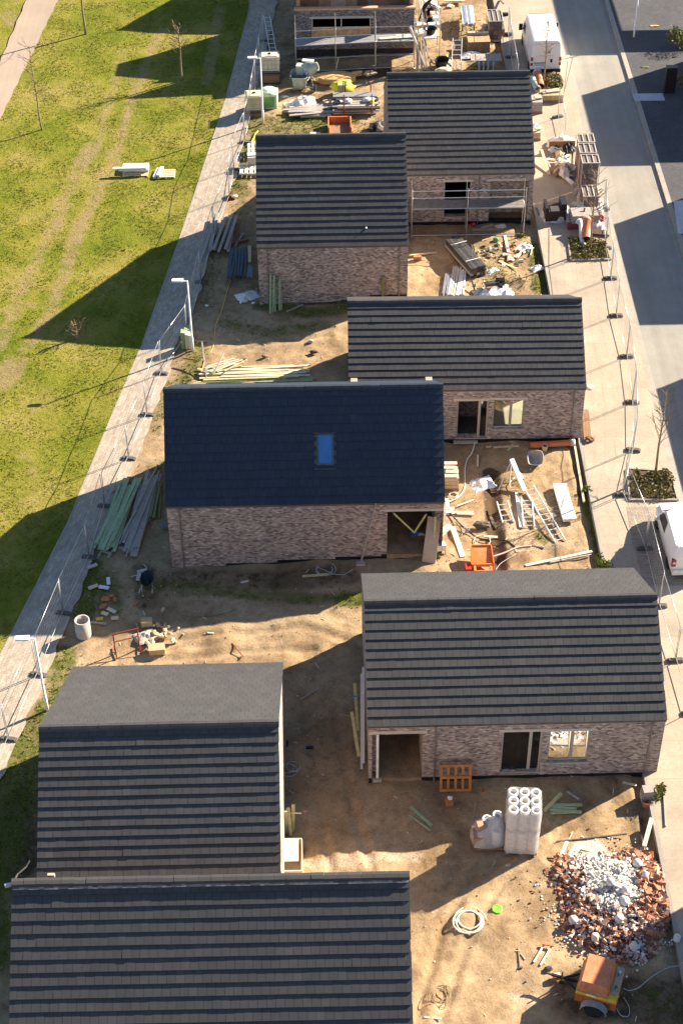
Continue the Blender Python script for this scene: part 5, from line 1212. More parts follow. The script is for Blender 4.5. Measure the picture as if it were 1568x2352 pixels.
    db = MB(); db.bar((-w/2,0,.5),(-w/2-1.0,.0,.48),.08,.08,BLACK); db.bar((-w/2,-.35,.5),(-w/2-.55,0,.49),.06,.06,BLACK); db.bar((-w/2,.35,.5),(-w/2-.55,0,.49),.06,.06,BLACK); db.tube([(-w/2-1.0,0,.48),(-w/2-1.15,0,.50)],.05,STEELG,8); db.build('drawbar', root)
    jw = MB(); jw.tube([(-w/2-.62,.05,.75),(-w/2-.62,.05,.12)],.03,STEELG,6); jw.lathe([(.09,-.03),(.09,.03)],RUBBER,(-w/2-.62,.05,.09),12,Matrix.Rotation(math.pi/2,3,'X')); jw.build('jockey_wheel', root)
compressor()
cable('K',[(1568,1300),(1480,1330),(1380,1385),(1300,1450),(1240,1470),(1205,1455)],.018,GREYH,'grey air hose running from the compressor to the right edge','air_hose')
cable('K',[(1180,1500),(1160,1560),(1190,1620),(1235,1625),(1240,1570),(1205,1510)],.016,GREYH,'grey hose loop on shaded ground right of the compressor','air_hose')
plank('G',(480,1710),(556,1680),.12,.06,WOODGR,'grey beam at the right edge below the rubble heap')
plank('K',(1448,230),(1462,470),.05,.06,WOODGR,'timber edging post strip beside the pavement near the bright bush')
# wooden crate and posts beside the big left roof
def crate():
    a, b = at('J',178,812), at('J',272,808); c = (a+b)/2; w = (b-a).length; root = thing('timber_crate', 'beige open topped timber crate tucked against the gable of the big left roof', 'crate', (c.x, c.y+.75, c.z), 0)
    L = 1.5; h = .55
    for s in (-1, 1):
        mb = MB(); mb.b2(-w/2,w/2,s*L/2-.02,s*L/2+.02,0,h,BEIGE); mb.build('end_panel', root); mb = MB(); mb.b2(s*w/2-.02,s*w/2+.02,-L/2+.021,L/2-.021,0,h,BEIGE); mb.build('side_panel', root)
    mb = MB(); mb.b2(-w/2+.0,w/2-.12,-L*.22,L/2-.0,h+.002,h+.03,BEIGE); mb.build('lid', root); mb = MB(); mb.b2(-w/2+.02,w/2-.02,-L/2+.02,L/2-.02,.0,.05,BEIGE); mb.build('bottom', root)
crate()
for i, (p, q) in enumerate((((213,582),(198,437)),((224,560),(226,420)),((190,572),(186,450)))):
    P0, Q0 = at('J',*p), at('J',*q,1.3); plank3(P0+Vector((0,0,.05)), Q0, .13, .1, WOODY, 'yellowish post of the strapped trio leaning beside the gable of the big left roof', 'strapped posts by the gable')
mb = MB(); c = at('J',208,462,1.0); mb.bar((-.45,.05,0),(.45,-.03,.0),.02,.05,CABLE); one(mb,'white_strap','cream strap tying the three yellowish posts by the gable','strap',c)
mb = MB(); mb.b2(-.02,.95,-.04,.04,.02,.07,BLUE); mb.b2(.8,1.1,-.05,.05,.01,.08,BLACK); mb.b2(.0,.08,-.1,.4,.02,.06,BLACK); c = at('J',190,126); one(mb,'scraper','blue handled scraper lying by the gable in the shaded passage','tool',c)
coil('J',210,228,.34,.016,GREYH,'grey hose coil in the shaded passage beside the gable',4,.3,4)
mb = MB(); mb.b2(-.15,.15,-.12,.12,0,.24,TERRAC); mb.blob((.03,.05,.3),(.2,.2,.2),WPLAST,3,7); c = at('J',1040,415); one(mb,'clay_block','terracotta block with a white rag on it, below the upright pallet','block',c,.05)
mb = MB(); mb.lathe([(.05,0),(.05,.16),(.02,.22),(.02,.27)],M('amber_bottle', (.25,.09,.03), .3, 0, .1),(0,0,0),10); c = at('J',1215,348); one(mb,'bottle','small amber bottle at the wall right of the upright pallet','bottle',c)
lump('J',285,455,(.2,.12,.06),M('pink_rag', (.60,.32,.28), .9),'pink scrap on the dark ground of the passage','scrap','scrap',6); lump('J',1348,738,(.24,.16,.12),CONC,'small grey stone just below the roll stack','stone','stone',8)
plank('X',(340,560),(500,465),.05,.03,WOODGR,'grey lath lying in the dark passage between the two houses')
# left gable of the first bungalow: ladder and leaning posts
p0, p1 = at('X',885,735), at('X',870,250); xg = 1.337
ladder((1.14, 44.4, .05), (1.22, 47.5, 2.35), .42, 11, ALU, 'aluminium ladder leaning flat along the left gable of the bungalow', side=(.16, -.1, 1))
plank3((1.0,44.9,.06),(.75,46.3,1.2),.12,.1,WOODY,'lower yellowish post leaning by the ladder at the left gable'); plank3((1.0,46.3,.06),(.9,47.6,1.5),.12,.1,WOODY,'upper yellowish post leaning by the ladder at the left gable')
mb = MB(); mb.bar((-.28,0,0),(.3,.02,.02),.05,.03,BLUE); one(mb,'blue_strap','blue strap tying the ladder to the left gable','strap',(1.02,46.9,1.45))
cable('X',[(690,695),(760,705),(840,735),(900,840),(960,930),(1010,990)],.012,GREYH,'thin grey cable curving round the bungalow corner','cable')
cable('F',[(245,870),(300,905),(350,880),(405,820)],.012,GREYH,'thin cable sagging inside the dark porch','cable')
lump('F',338,862,(.5,.3,.12),BEIGE,'pale plaster slab on the porch floor','slab','slab',3); lump('F',310,930,(.4,.5,.1),CONC,'small heap of grey mortar at the porch step','mortar','mortar',5,amp=.4)
mb = MB(); mb.bar((-.1,.1,.02),(.12,-.1,.35),.12,.03,BLUE); c = at('F',208,872); one(mb,'blue_offcut','pale blue offcut leaning at the porch post','offcut',c)
# ------------------------------------------------------------------ in front of the navy roofed house
P0, Q0 = at('E',1100,468), None; a, z = xz('E',1180,145,h4,-3.388-.06); q = h4.matrix_basis @ Vector((a, -3.45, z))
plank3(P0+Vector((0,0,.05)), q, .07,.05,WOODGR,'thin grey pole leaning on the long wall of the navy roofed house'); mb = MB(); mb.b2(-.2,.2,-.12,.12,0,.1,CONC); one(mb,'concrete_block','concrete foot under the thin leaning pole','block',P0)
coil('E',915,495,.46,.014,GREYH,'grey hose coil on shaded ground before the long brick wall',3.5,.08,6,tail=[(960,520),(1010,525),(1060,497)])
plank('E',(795,533),(928,522),.13,.04,WOODY,'pale board beside the grey hose coil'); plank('E',(475,565),(512,558),.07,.03,WOODW,'short pale lath on shaded ground left of the hose coil')
for (p, q2) in (((1272,195),(1378,298)),((1442,202),(1382,300))):
    a0, z0_ = xz('E',*p,h4,-3.30); a1, z1_ = xz('E',*q2,h4,-3.0); mb = MB()
    plank3(h4.matrix_basis @ Vector((a0,-3.36,z0_)), h4.matrix_basis @ Vector((a1,-3.0,z1_)), .1,.07,WOODY,'yellow timber brace of the pair crossing in the porch opening','porch braces')
mb = MB(); mb.b2(-.05,.05,-.05,.05,-.02,2.35,WOODY); a0, _ = xz('E',1490,220,h4,-3.3); one(mb,'porch_prop','upright yellow prop at the right corner of the porch opening','prop',h4.matrix_basis @ Vector((a0,-3.3,0)))
sheetwrap('E',1385,318,(.9,.6,.3),BLUE,'blue tarpaulin bundle inside the porch opening','tarpaulin','tarpaulin',4,.3); lump('E',1415,320,(.35,.25,.3),WPLAST,'white bag beside the blue tarpaulin','bag','bag',4)
c = at('E',1455,462); mb = MB(); w1, w2 = .62, .50
plank3((c.x,c.y,.02),(c.x+.28,c.y+.95,1.95),.62,.03,M('grey_ply', (.50,.41,.32), .85, 0, .12, 3),'tall grey plywood sheet leaning out from the porch corner','',name='plywood_sheet',cat='sheet')
plank('E',(1378,408),(1562,285),.24,.05,WOODW,'wide white board end sticking out behind the plywood sheet',z1=.2)
for i, (a_, b_, w_, lb) in enumerate((((428,625),(590,1095),.24,'white scaffold board lying between plywood sheet and orange hopper'),((430,392),(752,392),.10,'upper of two thin strips beside the pale board stack'),((500,420),(770,424),.09,'lower of two thin strips beside the pale board stack'),((500,298),(765,200),.07,'thin pale lath pointing at the dark trench'))): plank('P',a_,b_,w_,.035,WOODW,lb)
boards('P',(215,270),(400,270),3,.5,.28,.04,WOODW,'pale board in the small stack at the porch corner','boards at the porch corner',.1,1,.1,7); boards('P',(215,380),(420,380),4,.6,.2,.05,WOODW,'whitish plank in the low pile below the porch corner stack','planks below the porch corner',.12,2,0,8)
plank('P',(215,790),(400,640),.22,.05,WOODW,'thick white plank slanting behind the plywood sheet',z1=.15); plank('P',(310,640),(300,340),.1,.06,WOODGR,'grey post end beside the porch corner boards',z1=.5)
mb = MB(); mb.b2(-.2,.2,-.15,.15,.3,.62,WPLAST)
for x in (-.18,.18):
    for y in (-.13,.13): mb.tube([(x,y,0),(x,y,.3)],.02,WOODO,5)
c = at('P',245,1040); one(mb,'stool','small orange legged stool with a white bundle by the plywood sheet','stool',c,.2)
lump('P',190,1110,(.25,.25,.25),LEAFG,'green tuft at the foot of the plywood sheet','weed','weed',3,amp=.5)
cable('P',[(290,345),(420,450),(560,600),(680,690),(800,790),(950,830),(1150,830),(1300,860),(1420,960)],.03,BLACK,'thick black hose snaking across the sand from the porch','black_hose')
cable('P',[(430,590),(560,620),(650,690),(780,780),(860,800)],.018,STEELG,'dark cable running beside the thick black hose','cable')
cable('P',[(520,500),(600,560),(630,650),(560,760)],.012,GREYH,'thin grey wire loop above the orange hopper','wire')
mb = MB(); mb.tube([(.15*math.cos(k*.7)*(1+.1*k/12), .12*math.sin(k*.7), .03+.01*k) for k in range(22)],.012,M('violet_wire', (.35,.32,.48), .6),5); c = at('P',640,690); one(mb,'wire_bundle','knot of violet grey wire on the thick black hose','wire',c)
def hopper():
    a, b = at('P',725,1228,.32), at('P',1075,1228,.32); c = (a+b)/2; c.z = gz(c.x); w = (b-a).length; L = at('P',880,930,.55).y - c.y; root = thing('orange_hopper', 'bright orange mortar hopper with sloping deck behind the front bungalow roof', 'hopper', (c.x, c.y, c.z), 0)
    d = MB(); d.prism([(-w*.42,L,.55),(w*.42,L,.55),(w*.46,0,.30),(-w*.46,0,.30)],(0,0,.04),ORANGE); d.build('deck', root)
    for s in (-1, 1):
        m_ = MB(); m_.prism([(s*w*.43,L,.30),(s*w*.43,L,.68),(s*w*.48,-.05,.50),(s*w*.48,-.05,.0)],(s*.04,0,0),ORANGE); m_.build('side_wall', root)
        m_ = MB(); m_.b2(s*w*.36-.05,s*w*.36+.05,-.42,-.06,.0,.42,ORANGE); m_.build('leg', root)
    m_ = MB(); m_.b2(-w*.47,w*.47,-.05,-.001,.30,.46,ORANGE); m_.build('lip', root); m_ = MB(); m_.b2(-w*.43,w*.43,L+.001,L+.05,.35,.66,ORANGE); m_.build('back_wall', root)
    m_ = MB(); m_.tube([(-w*.36,-.42,.4),(w*.36,-.42,.4)],.03,ORANGE,6); m_.build('front_bar', root)
    m_ = MB(); m_.b2(-w*.78,-w*.52,-.3,.1,0,.4,M('red_plastic', (.45,.03,.01), .5, 0, .1)); m_.build('red_box', root)
hopper()
coil('P',890,850,.42,.02,CABLE,'cream cable loop at the top of the orange hopper',1.1,.1,12,'cable_loop','cable')
lump('P',880,610,(.85,.45,.3),M('dark_bag', (.10,.085,.065), .8, 0, .2),'dark bag slumped at the edge of the trench','bag','bag',9,amp=.3)
plank('P',(920,775),(1135,790),.12,.05,WOODP,'short pale plank across the trench above the orange hopper')
cable('O',[(412,808),(480,785),(560,752),(645,742)],.045,M('pinkish_pipe', (.50,.42,.38), .6, 0, .1),'long pale conduit pipe beside the orange hopper','conduit_pipe','pipe')
plank('O',(645,738),(722,752),.07,.04,STEELG,'dark bar end at the tip of the conduit pipe'); plank('O',(550,775),(632,770),.1,.05,WOODGR,'short grey plank below the conduit pipe tip')
cable('O',[(428,885),(455,850),(490,825),(550,790)],.016,GREYH,'thin grey hose beside the orange hopper','hose'); plank('O',(610,858),(1015,772),.13,.04,WOODW,'long thin white plank lying across the garden'); plank('O',(760,838),(1010,790),.07,.03,WOODGR,'thin grey lath alongside the long white plank')
# ------------------------------------------------------------------ garden between the navy roofed house and the street
def crate_pile():
    a, b = at('O',118,405), at('O',205,402); c = (a+b)/2; w = (b-a).length; root = thing('block_pallet', 'pallet of beige blocks with loose pink boards beside the navy roof', 'block pallet', (c.x, c.y+.45, c.z), 0)
    r2 = random.Random(3); mb = MB(); mb.b2(-w/2,w/2,-.45,.5,0,.13,WOODB); mb.build('pallet', root)
    for k in range(3): mb = MB(); mb.b2(-w/2+.02,w/2-.02,-.42,.46,.14+k*.22,.34+k*.22,M('beige_block', (.46,.38,.25), .9, 0, .15)); mb.build('block_layer', root)
    for k in range(4): mb = MB(); mb.box((r2.uniform(-.1,.1),-.3+k*.28,.83+.03*k),(w*r2.uniform(.7,1),.2,.05),M('pink_board', (.66,.48,.36), .8, 0, .1),r2.uniform(-.1,.1)); mb.build('loose_board', root)
crate_pile()
cable('O',[(296,60),(302,105),(285,170),(255,215),(242,270),(243,340),(235,400),(200,445),(150,470),(118,480)],.035,CABLE,'cream hose running from the open door round to the porch','hose')
coil('O',172,430,.24,.02,CABLE,'small cream hose ring beside the block pallet',2,.05,3)
sheetwrap('O',348,360,(1.15,.9,.3),FILMW,'crumpled white plastic sheet at the edge of the trench','plastic_sheet','sheet',6,.4)
plank('O',(320,185),(318,255),.1,.04,WOODP,'short pale board standing out left of the trench'); plank('O',(415,140),(568,130),.1,.05,WOODP,'pale lath near the plinth under the lit window',); plank('O',(505,158),(535,122),.14,.05,WOODY,'short crossing offcut on the pale lath under the lit window'); plank('O',(372,137),(400,134),.09,.04,WOODP,'tiny offcut left of the pale lath under the window'); plank('O',(195,497),(300,458),.05,.02,WOODP,'thin pale stick near the hose bend')
mb = MB(); mb.b2(-.6,.6,-.15,.3,0,.1,CONC); c = at('O',245,105); one(mb,'door_step','rough grey step at the open front door','step',c)
def orange_pipe(f, u0, v0, u1, v1, r, label, cap=True, h0=0, h1=0):
    p, q = at(f,u0,v0), at(f,u1,v1); p = p+Vector((0,0,r+h0)); q = q+Vector((0,0,r+h1)); c = (p+q)/2; d = (q-p).normalized(); root = thing('drain_pipe', label, 'pipe', c)
    mb = MB(); rot = d.to_track_quat('Z','Y').to_matrix(); L = (q-p).length
    mb.lathe([(r,-L/2),(r,L/2-.25),(r*1.12,L/2-.24),(r*1.12,L/2),(r*.9,L/2),(r*.88,-L/2)],ORPIPE,(0,0,0),18,rot,False); mb.build('pipe', root, True)
    mb = MB(); mb.lathe([(r*.87,-L/2+.3),(.005,-L/2+.29)],BLACK,(0,0,0),16,rot,False); mb.lathe([(r*.87,L/2-.3),(.005,L/2-.29)],BLACK,(0,0,0),16,rot,False); mb.build('bore', root)
    if cap: mb = MB(); mb.lathe([(r*1.14,L/2-.2),(r*1.14,L/2+.03),(.01,L/2+.035)],WPLAST,(0,0,0),18,rot); mb.build('cap', root, True)
orange_pipe('O',640,138,905,122,.16,'large orange drain pipe with white end lying at the foot of the wall')
mb = MB(); mb.lathe([(.12,0),(.16,.3),(.14,.3),(.1,.03)],BEIGE,(0,0,0),14,None,True); c = at('O',727,152); one(mb,'bucket','beige bucket in front of the large orange drain pipe','bucket',c)
def tub(f, u, v, label, m, d=(.75,.85,.35), tilt=0.0, rz=0.0, h=0.0, name='mortar_tub'):
    c = at(f,u,v); root = thing(name, label, 'tub', (c.x,c.y,c.z+h), rz); mb = MB(); n = 16; vs = []; fs = []
    prof = [(.72,0),(.86,.6),(1,1),(1.06,1.0),(1.0,.97),(.82,.55),(.68,.06)]
    rot = Matrix.Rotation(tilt, 3, 'X')
    for k, z in prof:
        for i in range(n):
            a = 2*math.pi*i/n; s = (abs(math.cos(a))**4+abs(math.sin(a))**4)**-.25; vs.append(rot @ Vector((math.cos(a)*s*k*d[0]/2, math.sin(a)*s*k*d[1]/2, z*d[2])))
    for i in range(len(prof)-1):
        for k in range(n): fs.append((i*n+k, i*n+(k+1)%n, (i+1)*n+(k+1)%n, (i+1)*n+k))
    fs += [tuple(range(n))[::-1], tuple((len(prof)-1)*n+k for k in range(n))]; mb.add(vs, fs, m); mb.build('tub', root, True); return root
tub('O',665,225,'grey plastic mortar tub tipped toward the viewer below the orange pipe',M('grey_tub', (.34,.32,.30), .6, 0, .12, 5, dirt=(.5,.46,.4)),(.75,.75,.35),.5,0,.1)
# ladders and aluminium section
A_ = [at('O',*p) for p in ((628,402),(822,715))]; ladder(A_[0]+Vector((0,0,.28)), A_[1]+Vector((0,0,.05)), .50, 11, ALU, 'long aluminium ladder lying slantwise across the garden')
A_ = [at('O',*p) for p in ((468,485),(505,600))]; ladder(A_[0]+Vector((0,0,.2)), A_[1]+Vector((0,0,.06)), .52, 4, ALU, 'short four rung ladder section left of the other ladders', rr=.05)
A_ = [at('O',*p) for p in ((615,468),(632,628))]; ladder(A_[0]+Vector((0,0,.22)), A_[1]+Vector((0,0,.06)), .50, 7, ALU, 'wide tread step ladder lying between white rail and long ladder', rr=.055)
plank('O',(555,412),(582,628),.15,.07,ALU,'broad white aluminium rail beside the wide tread step ladder',name='aluminium_rail',cat='rail')
def tripod():
    a, b = at('O',525,208,.9), at('O',605,412); c = at('O',560,320); root = thing('folded_tripod', 'silver beam on splayed legs at the head of the ladders', 'tripod', c); mb = MB(); mb.bar(a-c, b-c+Vector((0,0,.1)), .22,.12,ALU); mb.build('beam', root)
    for p in (at('O',445,400), at('O',512,365), at('O',600,330)): mb = MB(); mb.tube([a-c+Vector((0,0,-.08)), p-c+Vector((0,0,.02))],.025,ALU,6); mb.build('leg', root)
tripod()
cable('O',[(545,322),(515,355),(520,385),(550,395)],.02,CABLE,'short cream hose curl at the silver beam','hose')
def insulation(f, pts, label, k):
    P = [at(f,*p) for p in pts]; c = sum(P, Vector())/4; mb = MB(); mb.prism([(p.x-c.x,p.y-c.y,.10) for p in P],(0,0,.16),M('white_foam', (.78,.77,.73), .8, 0, .03)); one(mb,'insulation_board',label,'insulation board',(c.x,c.y,c.z))
insulation('O',[(775,382),(858,378),(882,478),(805,492)],'upper white insulation block of the two end to end',1); insulation('O',[(807,497),(886,484),(918,592),(838,600)],'lower white insulation block of the two end to end',2)
plank('O',(910,138),(965,475),.1,.1,WOODP,'long pale timber edging plank between garden and pavement'); plank('O',(770,540),(792,560),.2,.03,WOODW,'small white scrap left of the insulation blocks')
plank3((12.45,64.6,.25),(12.6,66.6,1.3),.35,.04,WOODB,'brown boards leaning on the right gable of the house with the orange pipe','', 'boards','boards') if 0 else None
boards('N',(1140,600),(1150,735),3,.35,.14,.04,WOODB,'brown board leaning against the right gable by the pavement','boards at the right gable',.1,1,.1,4)
lump('N',1160,725,(.5,.35,.3),WOODB,'brown sack at the foot of the right gable','sack','sack',6)
lump('N',1160,490,(.5,.5,.06),CONC,'thin grey slab on the pavement near the right gable','slab','slab',2,h=.01); 
# ------------------------------------------------------------------ left side: timber, trestle, pipe, barrow
GMATS = [WOODG, WOODG, M('pale_green_timber', (.36,.45,.28), .8, 0, .15, 5, .2)]
boards('Q',(512,690),(345,1100),18,1.05,.15,.035,WOODG,'long green board in the stack between left path and navy roofed house','green boards by the left path',.35,3,.18,21,mats=GMATS)
for k,(p,q) in enumerate((((480,790),(300,1155)),((545,880),(365,1150)))): plank('Q',p,q,.09,.03,WOODG,'green batten %s of the green stack by the path' % ('along the left edge','along the right edge')[k],z0=.3,z1=.02)
for p,q,lb in (((385,745),(455,690),'upper'),((360,882),(400,885),'middle'),((320,1100),(385,1130),'lower')): plank('Q',p,q,.1,.1,WOODGR,lb+' grey bearer under the green board stack')
boards('Q',(650,660),(500,1110),14,.8,.16,.035,WOODGR,'weathered grey board in the pile beside the green boards','grey boards by the green stack',.5,2,.15,22)
for k,(p,q) in enumerate((((680,600),(440,1080)),((690,640),(480,1160)))): plank('Q',p,q,.06,.05,WOODGR,'thin grey scaffold pole %s' % ('left of the weathered boards','on top of the weathered boards')[k],z0=.35,z1=.2)
plank('Q',(480,1030),(580,1025),.12,.1,STEELB,'dark bearer across the weathered grey boards',z0=.02); plank('Q',(430,1090),(500,1100),.1,.1,WOODGR,'grey bearer at the near end of the weathered boards')
boards('Q',(690,690),(655,905),5,.45,.10,.09,M('mossy_post', (.20,.21,.09), .85, 0, .25, 5),'mossy green post standing along the gable of the navy roofed house','mossy posts by the gable',.3,2,.05,23)
lump('Q',725,950,(.5,.4,.2),M('grey_bag', (.16,.15,.17), .6),'grey bag at the corner of the navy roofed house','bag','bag',3)
for i,(u,v,a_,m_,lb) in enumerate(((585,392,.5,BEIGE,'beige offcut nearest the path edge'),(652,396,-.25,WPLAST,'white offcut lying flat below the upright white one'),(680,357,1.7,WPLAST,'white offcut lying lengthwise above its twin'),(892,292,.3,LINTEL,'grey cream offcut above the black wheelbarrow'),(869,330,1.5,LINTEL,'small grey offcut left of the black wheelbarrow'),(580,262,.5,LINTEL,'pale offcut at the path below the green boards'),(700,540,-.6,BEIGE,'beige offcut right of the grass patch'),(658,560,-.4,BEIGE,'beige offcut in the grass above the concrete pipe'),(720,588,.1,BEIGE,'beige lump offcut near the red trestle'),(625,594,.2,YELLOW,'small yellow offcut behind the concrete pipe'))):
    c = at('Wz',u,v); mb = MB(); mb.box((0,0,.04),(.46 if i < 7 else .32,.17,.06),m_); one(mb,'offcut',lb,'offcut',c,a_)
for i,(u,v,d) in enumerate(((660,465,.5),(690,450,.35),(650,510,.4),(845,500,.35),(720,470,.3))): lump('Wz',u,v,(d,d*.6,.12),TERRAC,'broken terracotta piece in the grass behind the concrete pipe','brick_piece','brick piece',i,.4*i,group='broken terracotta in the grass',amp=.35,n=6)
mb = MB(); mb.lathe([(.34,0),(.34,.92),(.27,.92),(.27,.1),(.01,.1)],CONC,(0,0,0),28,None,False); c = at('Wz',526,690); one(mb,'concrete_pipe','pale concrete pipe ring standing upright near the red trestle','pipe ring',c,0,None,True)
plank('Wz',(462,602),(668,625),.09,.06,WOODGR,'grey lath lying behind the concrete pipe ring')
def trestle():
    a, b = at('Wz',725,805), at('Wz',875,770); c = (a+b)/2; root = thing('steel_trestle', 'rusty red steel trestle frame on sunlit sand', 'trestle', c, 0); a, b = a-c, b-c; h = Vector((0,0,1.15)); d = (b-a).normalized(); n = Vector((-d.y,d.x,0))
    for p in (a, b):
        mb = MB(); mb.tube([p, p+h],.03,REDP,6); mb.tube([p-n*.4+Vector((0,0,.03)), p+n*.4+Vector((0,0,.03))],.028,REDP,6); mb.tube([p-n*.38+Vector((0,0,.04)), p+Vector((0,0,.55))],.02,REDP,6); mb.build('leg', root)
    mb = MB(); mb.tube([a+h-d*.08, b+h+d*.08],.04,REDP,6); mb.tube([a+h*.93+n*.06, b+h*.93+n*.06],.03,REDP,6); mb.build('top_bar', root)
    mb = MB(); mb.tube([a+h*.6, b+h*.6],.022,REDP,6); mb.build('mid_bar', root)
    mb = MB(); mb.tube([a+n*.1+Vector((.12*math.cos(k*.7),.12*math.sin(k*.7),.02)) for k in range(10)],.012,REDP,5); mb.build('ring', root)
trestle()
r3 = random.Random(8)
for i in range(26):
    u, v = r3.gauss(1010,60), r3.gauss(690,48); s = r3.uniform(.12,.27)
    lump('Wz',u,v,(s*1.3,s,s*.8),r3.choice([M('sandstone_lump', (.46,.345,.20), .9, 0, .2),M('sandstone_lump'),BEIGE]),'beige rubble lump in the small heap right of the red trestle','rubble_lump','rubble lump',i,r3.uniform(0,3),r3.uniform(0,.12),.3,'rubble lumps by the red trestle',7)
for u,v,s,lb in ((922,628,.5,'square beige block at the back left of the rubble lumps'),(985,797,.7,'large beige block in front of the rubble lumps')): mb = MB(); mb.box((0,0,.16),(s,s*.62,.32),M('sandstone_lump')); c = at('Wz',u,v); one(mb,'stone_block',lb,'block',c,.1)
sheetwrap('Wz',912,705,(1.0,.8,.25),M('grey_sack', (.42,.37,.30), .8, 0, .15),'flattened grey sack beside the rubble lumps','sack','sack',7,.4)
cable('Wz',[(1080,530),(1130,565),(1220,580),(1340,572),(1440,550),(1480,530)],.012,STEELG,'thin dark cable lying along the shadow edge','cable')
plank('Wz',(1300,680),(1340,682),.06,.03,WOODW,'small pale lath on the sunlit sand right of the rubble lumps'); plank('Wz',(1455,745),(1525,830),.03,.03,REDP,'thin reddish bar on the sunlit sand'); plank('Wz',(1510,362),(1560,352),.06,.03,WOODW,'short pale lath near the shaded wall foot')
def barrow(f, u, v, rz, label, m):
    c = at(f,u,v); root = thing('wheelbarrow', label, 'wheelbarrow', c, rz); mb = MB(); n = 14; vs = []; fs = []
    prof = [(.45,.42),(.75,.60),(.95,.72),(1.0,.73),(.92,.70),(.70,.60),(.40,.45)]
    for k, z in prof:
        for i in range(n): a = 2*math.pi*i/n; vs.append((math.cos(a)*k*.32, math.sin(a)*k*.54 + .05, z*.9))
    for i in range(len(prof)-1):
        for k in range(n): fs.append((i*n+k, i*n+(k+1)%n, (i+1)*n+(k+1)%n, (i+1)*n+k))
    fs += [tuple(range(n))[::-1], tuple((len(prof)-1)*n+k for k in range(n))]; mb.add(vs, fs, m); mb.build('tray', root, True)
    for s in (-1, 1):
        mb = MB(); mb.tube([(s*.05,.62,.2),(s*.22,.2,.42),(s*.27,-.4,.48),(s*.29,-.85,.62)],.02,GALV,6); mb.build('handle', root); mb = MB(); mb.tube([(s*.24,-.1,.45),(s*.24,-.3,.02),(s*.24,-.45,.47)],.018,GALV,6); mb.build('leg', root)
    t = MB(); t.lathe([(.1,-.05),(.19,-.045),(.2,0),(.19,.045),(.1,.05)],RUBBER,(0,.64,.2),14,Matrix.Rotation(math.pi/2,3,'Y')); t.build('wheel', root)
barrow('Q',615,1345,0,'black wheelbarrow parked in the shade near the long brick wall',BLACK)
# timber pile behind the navy roof and things round the left lamp
r3 = random.Random(14)
boards('L',(530,790),(1080,770),16,1.3,.11,.045,WOODY,'pale green timber in the long pile behind the navy roof','pale green timbers behind the navy roof',.7,2,.05,31,mats=[WOODY,WOODY,WOODW])
boards('L',(525,822),(1185,812),4,.35,.11,.06,WOODG,'darker green board along the front of the timber pile behind the navy roof','green boards before the timber pile',.1,1,.0,32)
boards('L',(560,770),(700,720),10,.9,.07,.04,WOODY,'short splayed lath at the left end of the timber pile','short laths of the timber pile',.4,2,.18,33,mats=[WOODY,WOODW])
for p,q,lb in (((585,735),(622,690),'pale'),((560,790),(600,745),'pinkish')): plank('L',p,q,.09,.03,WOODW,lb+' lath sticking up from the left end of the timber pile',z0=.2,z1=.5)
P0, Q0 = at('L',515,822), at('L',483,575,.9); plank3(P0, Q0, .07,.05,WOODGR,'grey stake leaning up beside the timber pile')
cable('L',[(685,140),(650,230),(610,370),(570,470),(562,560),(552,610),(530,655),(500,678),(470,690),(420,685),(370,678)],.022,ORCAB,'orange cable trailing from the narrow brick house to the path','cable')
cable('L',[(500,690),(485,760),(490,790),(470,815)],.03,ORCAB,'short orange hose bend left of the timber pile','hose')
plank('L',(440,572),(638,577),.05,.04,WOODGR,'thin grey lath at the shadow edge right of the left lamp')
for (u,v,x,y,h,m_,lb) in ((378,612,0,0,1.1,WOODG,'green board bundle standing left of the white lamp'),(405,615,0,0,1.0,WOODW,'whitish board bundle standing at the white lamp'),(398,560,0,0,.8,WOODG,'small green board bundle behind the whitish one')):
    c = at('L',u,v); mb = MB()
    for k in range(4): mb.box((-.13+k*.085, .02*k, h/2-.01*k),(.075,.35,h-.05*k),m_)
    one(mb,'board_bundle',lb,'boards',c,0)
mb = MB(); mb.b2(-.35,.35,-.3,.3,0,.2,CONC); c = at('L',345,520); one(mb,'stone_slab','grey kerb stone at the path edge left of the lamp','slab',c)
lump('L',1185,645,(.45,.3,.2),M('dark_clod', (.10,.07,.05), .95),'dark clod on the sunlit sand between two roofs','clod','clod',7); lump('L',1165,577,(.3,.25,.2),CONC,'grey stone above the dark clod','stone','stone',4); lump('L',878,665,(.4,.25,.12),WOODB,'brown lump on the sand above the timber pile','clod','clod',2); lump('L',752,688,(.2,.2,.1),STEELG,'small dark lump just above the timber pile','stone','stone',5)
# beside the narrow house
boards('U',(330,690),(270,880),8,1.5,.17,.08,WOODGR,'grey scaffold plank in the pile beside the narrow brick house','grey planks by the narrow house',.5,2,.25,41); plank('U',(262,670),(155,950),.16,.08,WOODGR,'longest grey beam, left of the plank pile by the narrow house',z0=.3,z1=.02)
plank('U',(200,865),(460,800),.12,.12,WOODB,'brown bearer under the grey plank pile'); plank('U',(430,760),(380,840),.1,.08,WOODGR,'short grey beam right of the plank pile')
boards('U',(410,880),(380,1065),11,1.1,.11,.06,STEELB,'dark blue metal profile in the stack against the narrow house','dark metal profiles',.15,2,.25,42); boards('U',(470,880),(470,980),2,.15,.1,.05,WOODY,'yellowish lath lying on the dark metal profiles','laths on the profiles',.05,1,.45,43)
boards('U',(475,1000),(470,1075),3,.3,.11,.05,M('grey_blue_profile', (.12,.15,.18), .5, .3, .2),'shorter grey blue profile at the near end of the profile stack','short profiles',.1,1,.4,44)
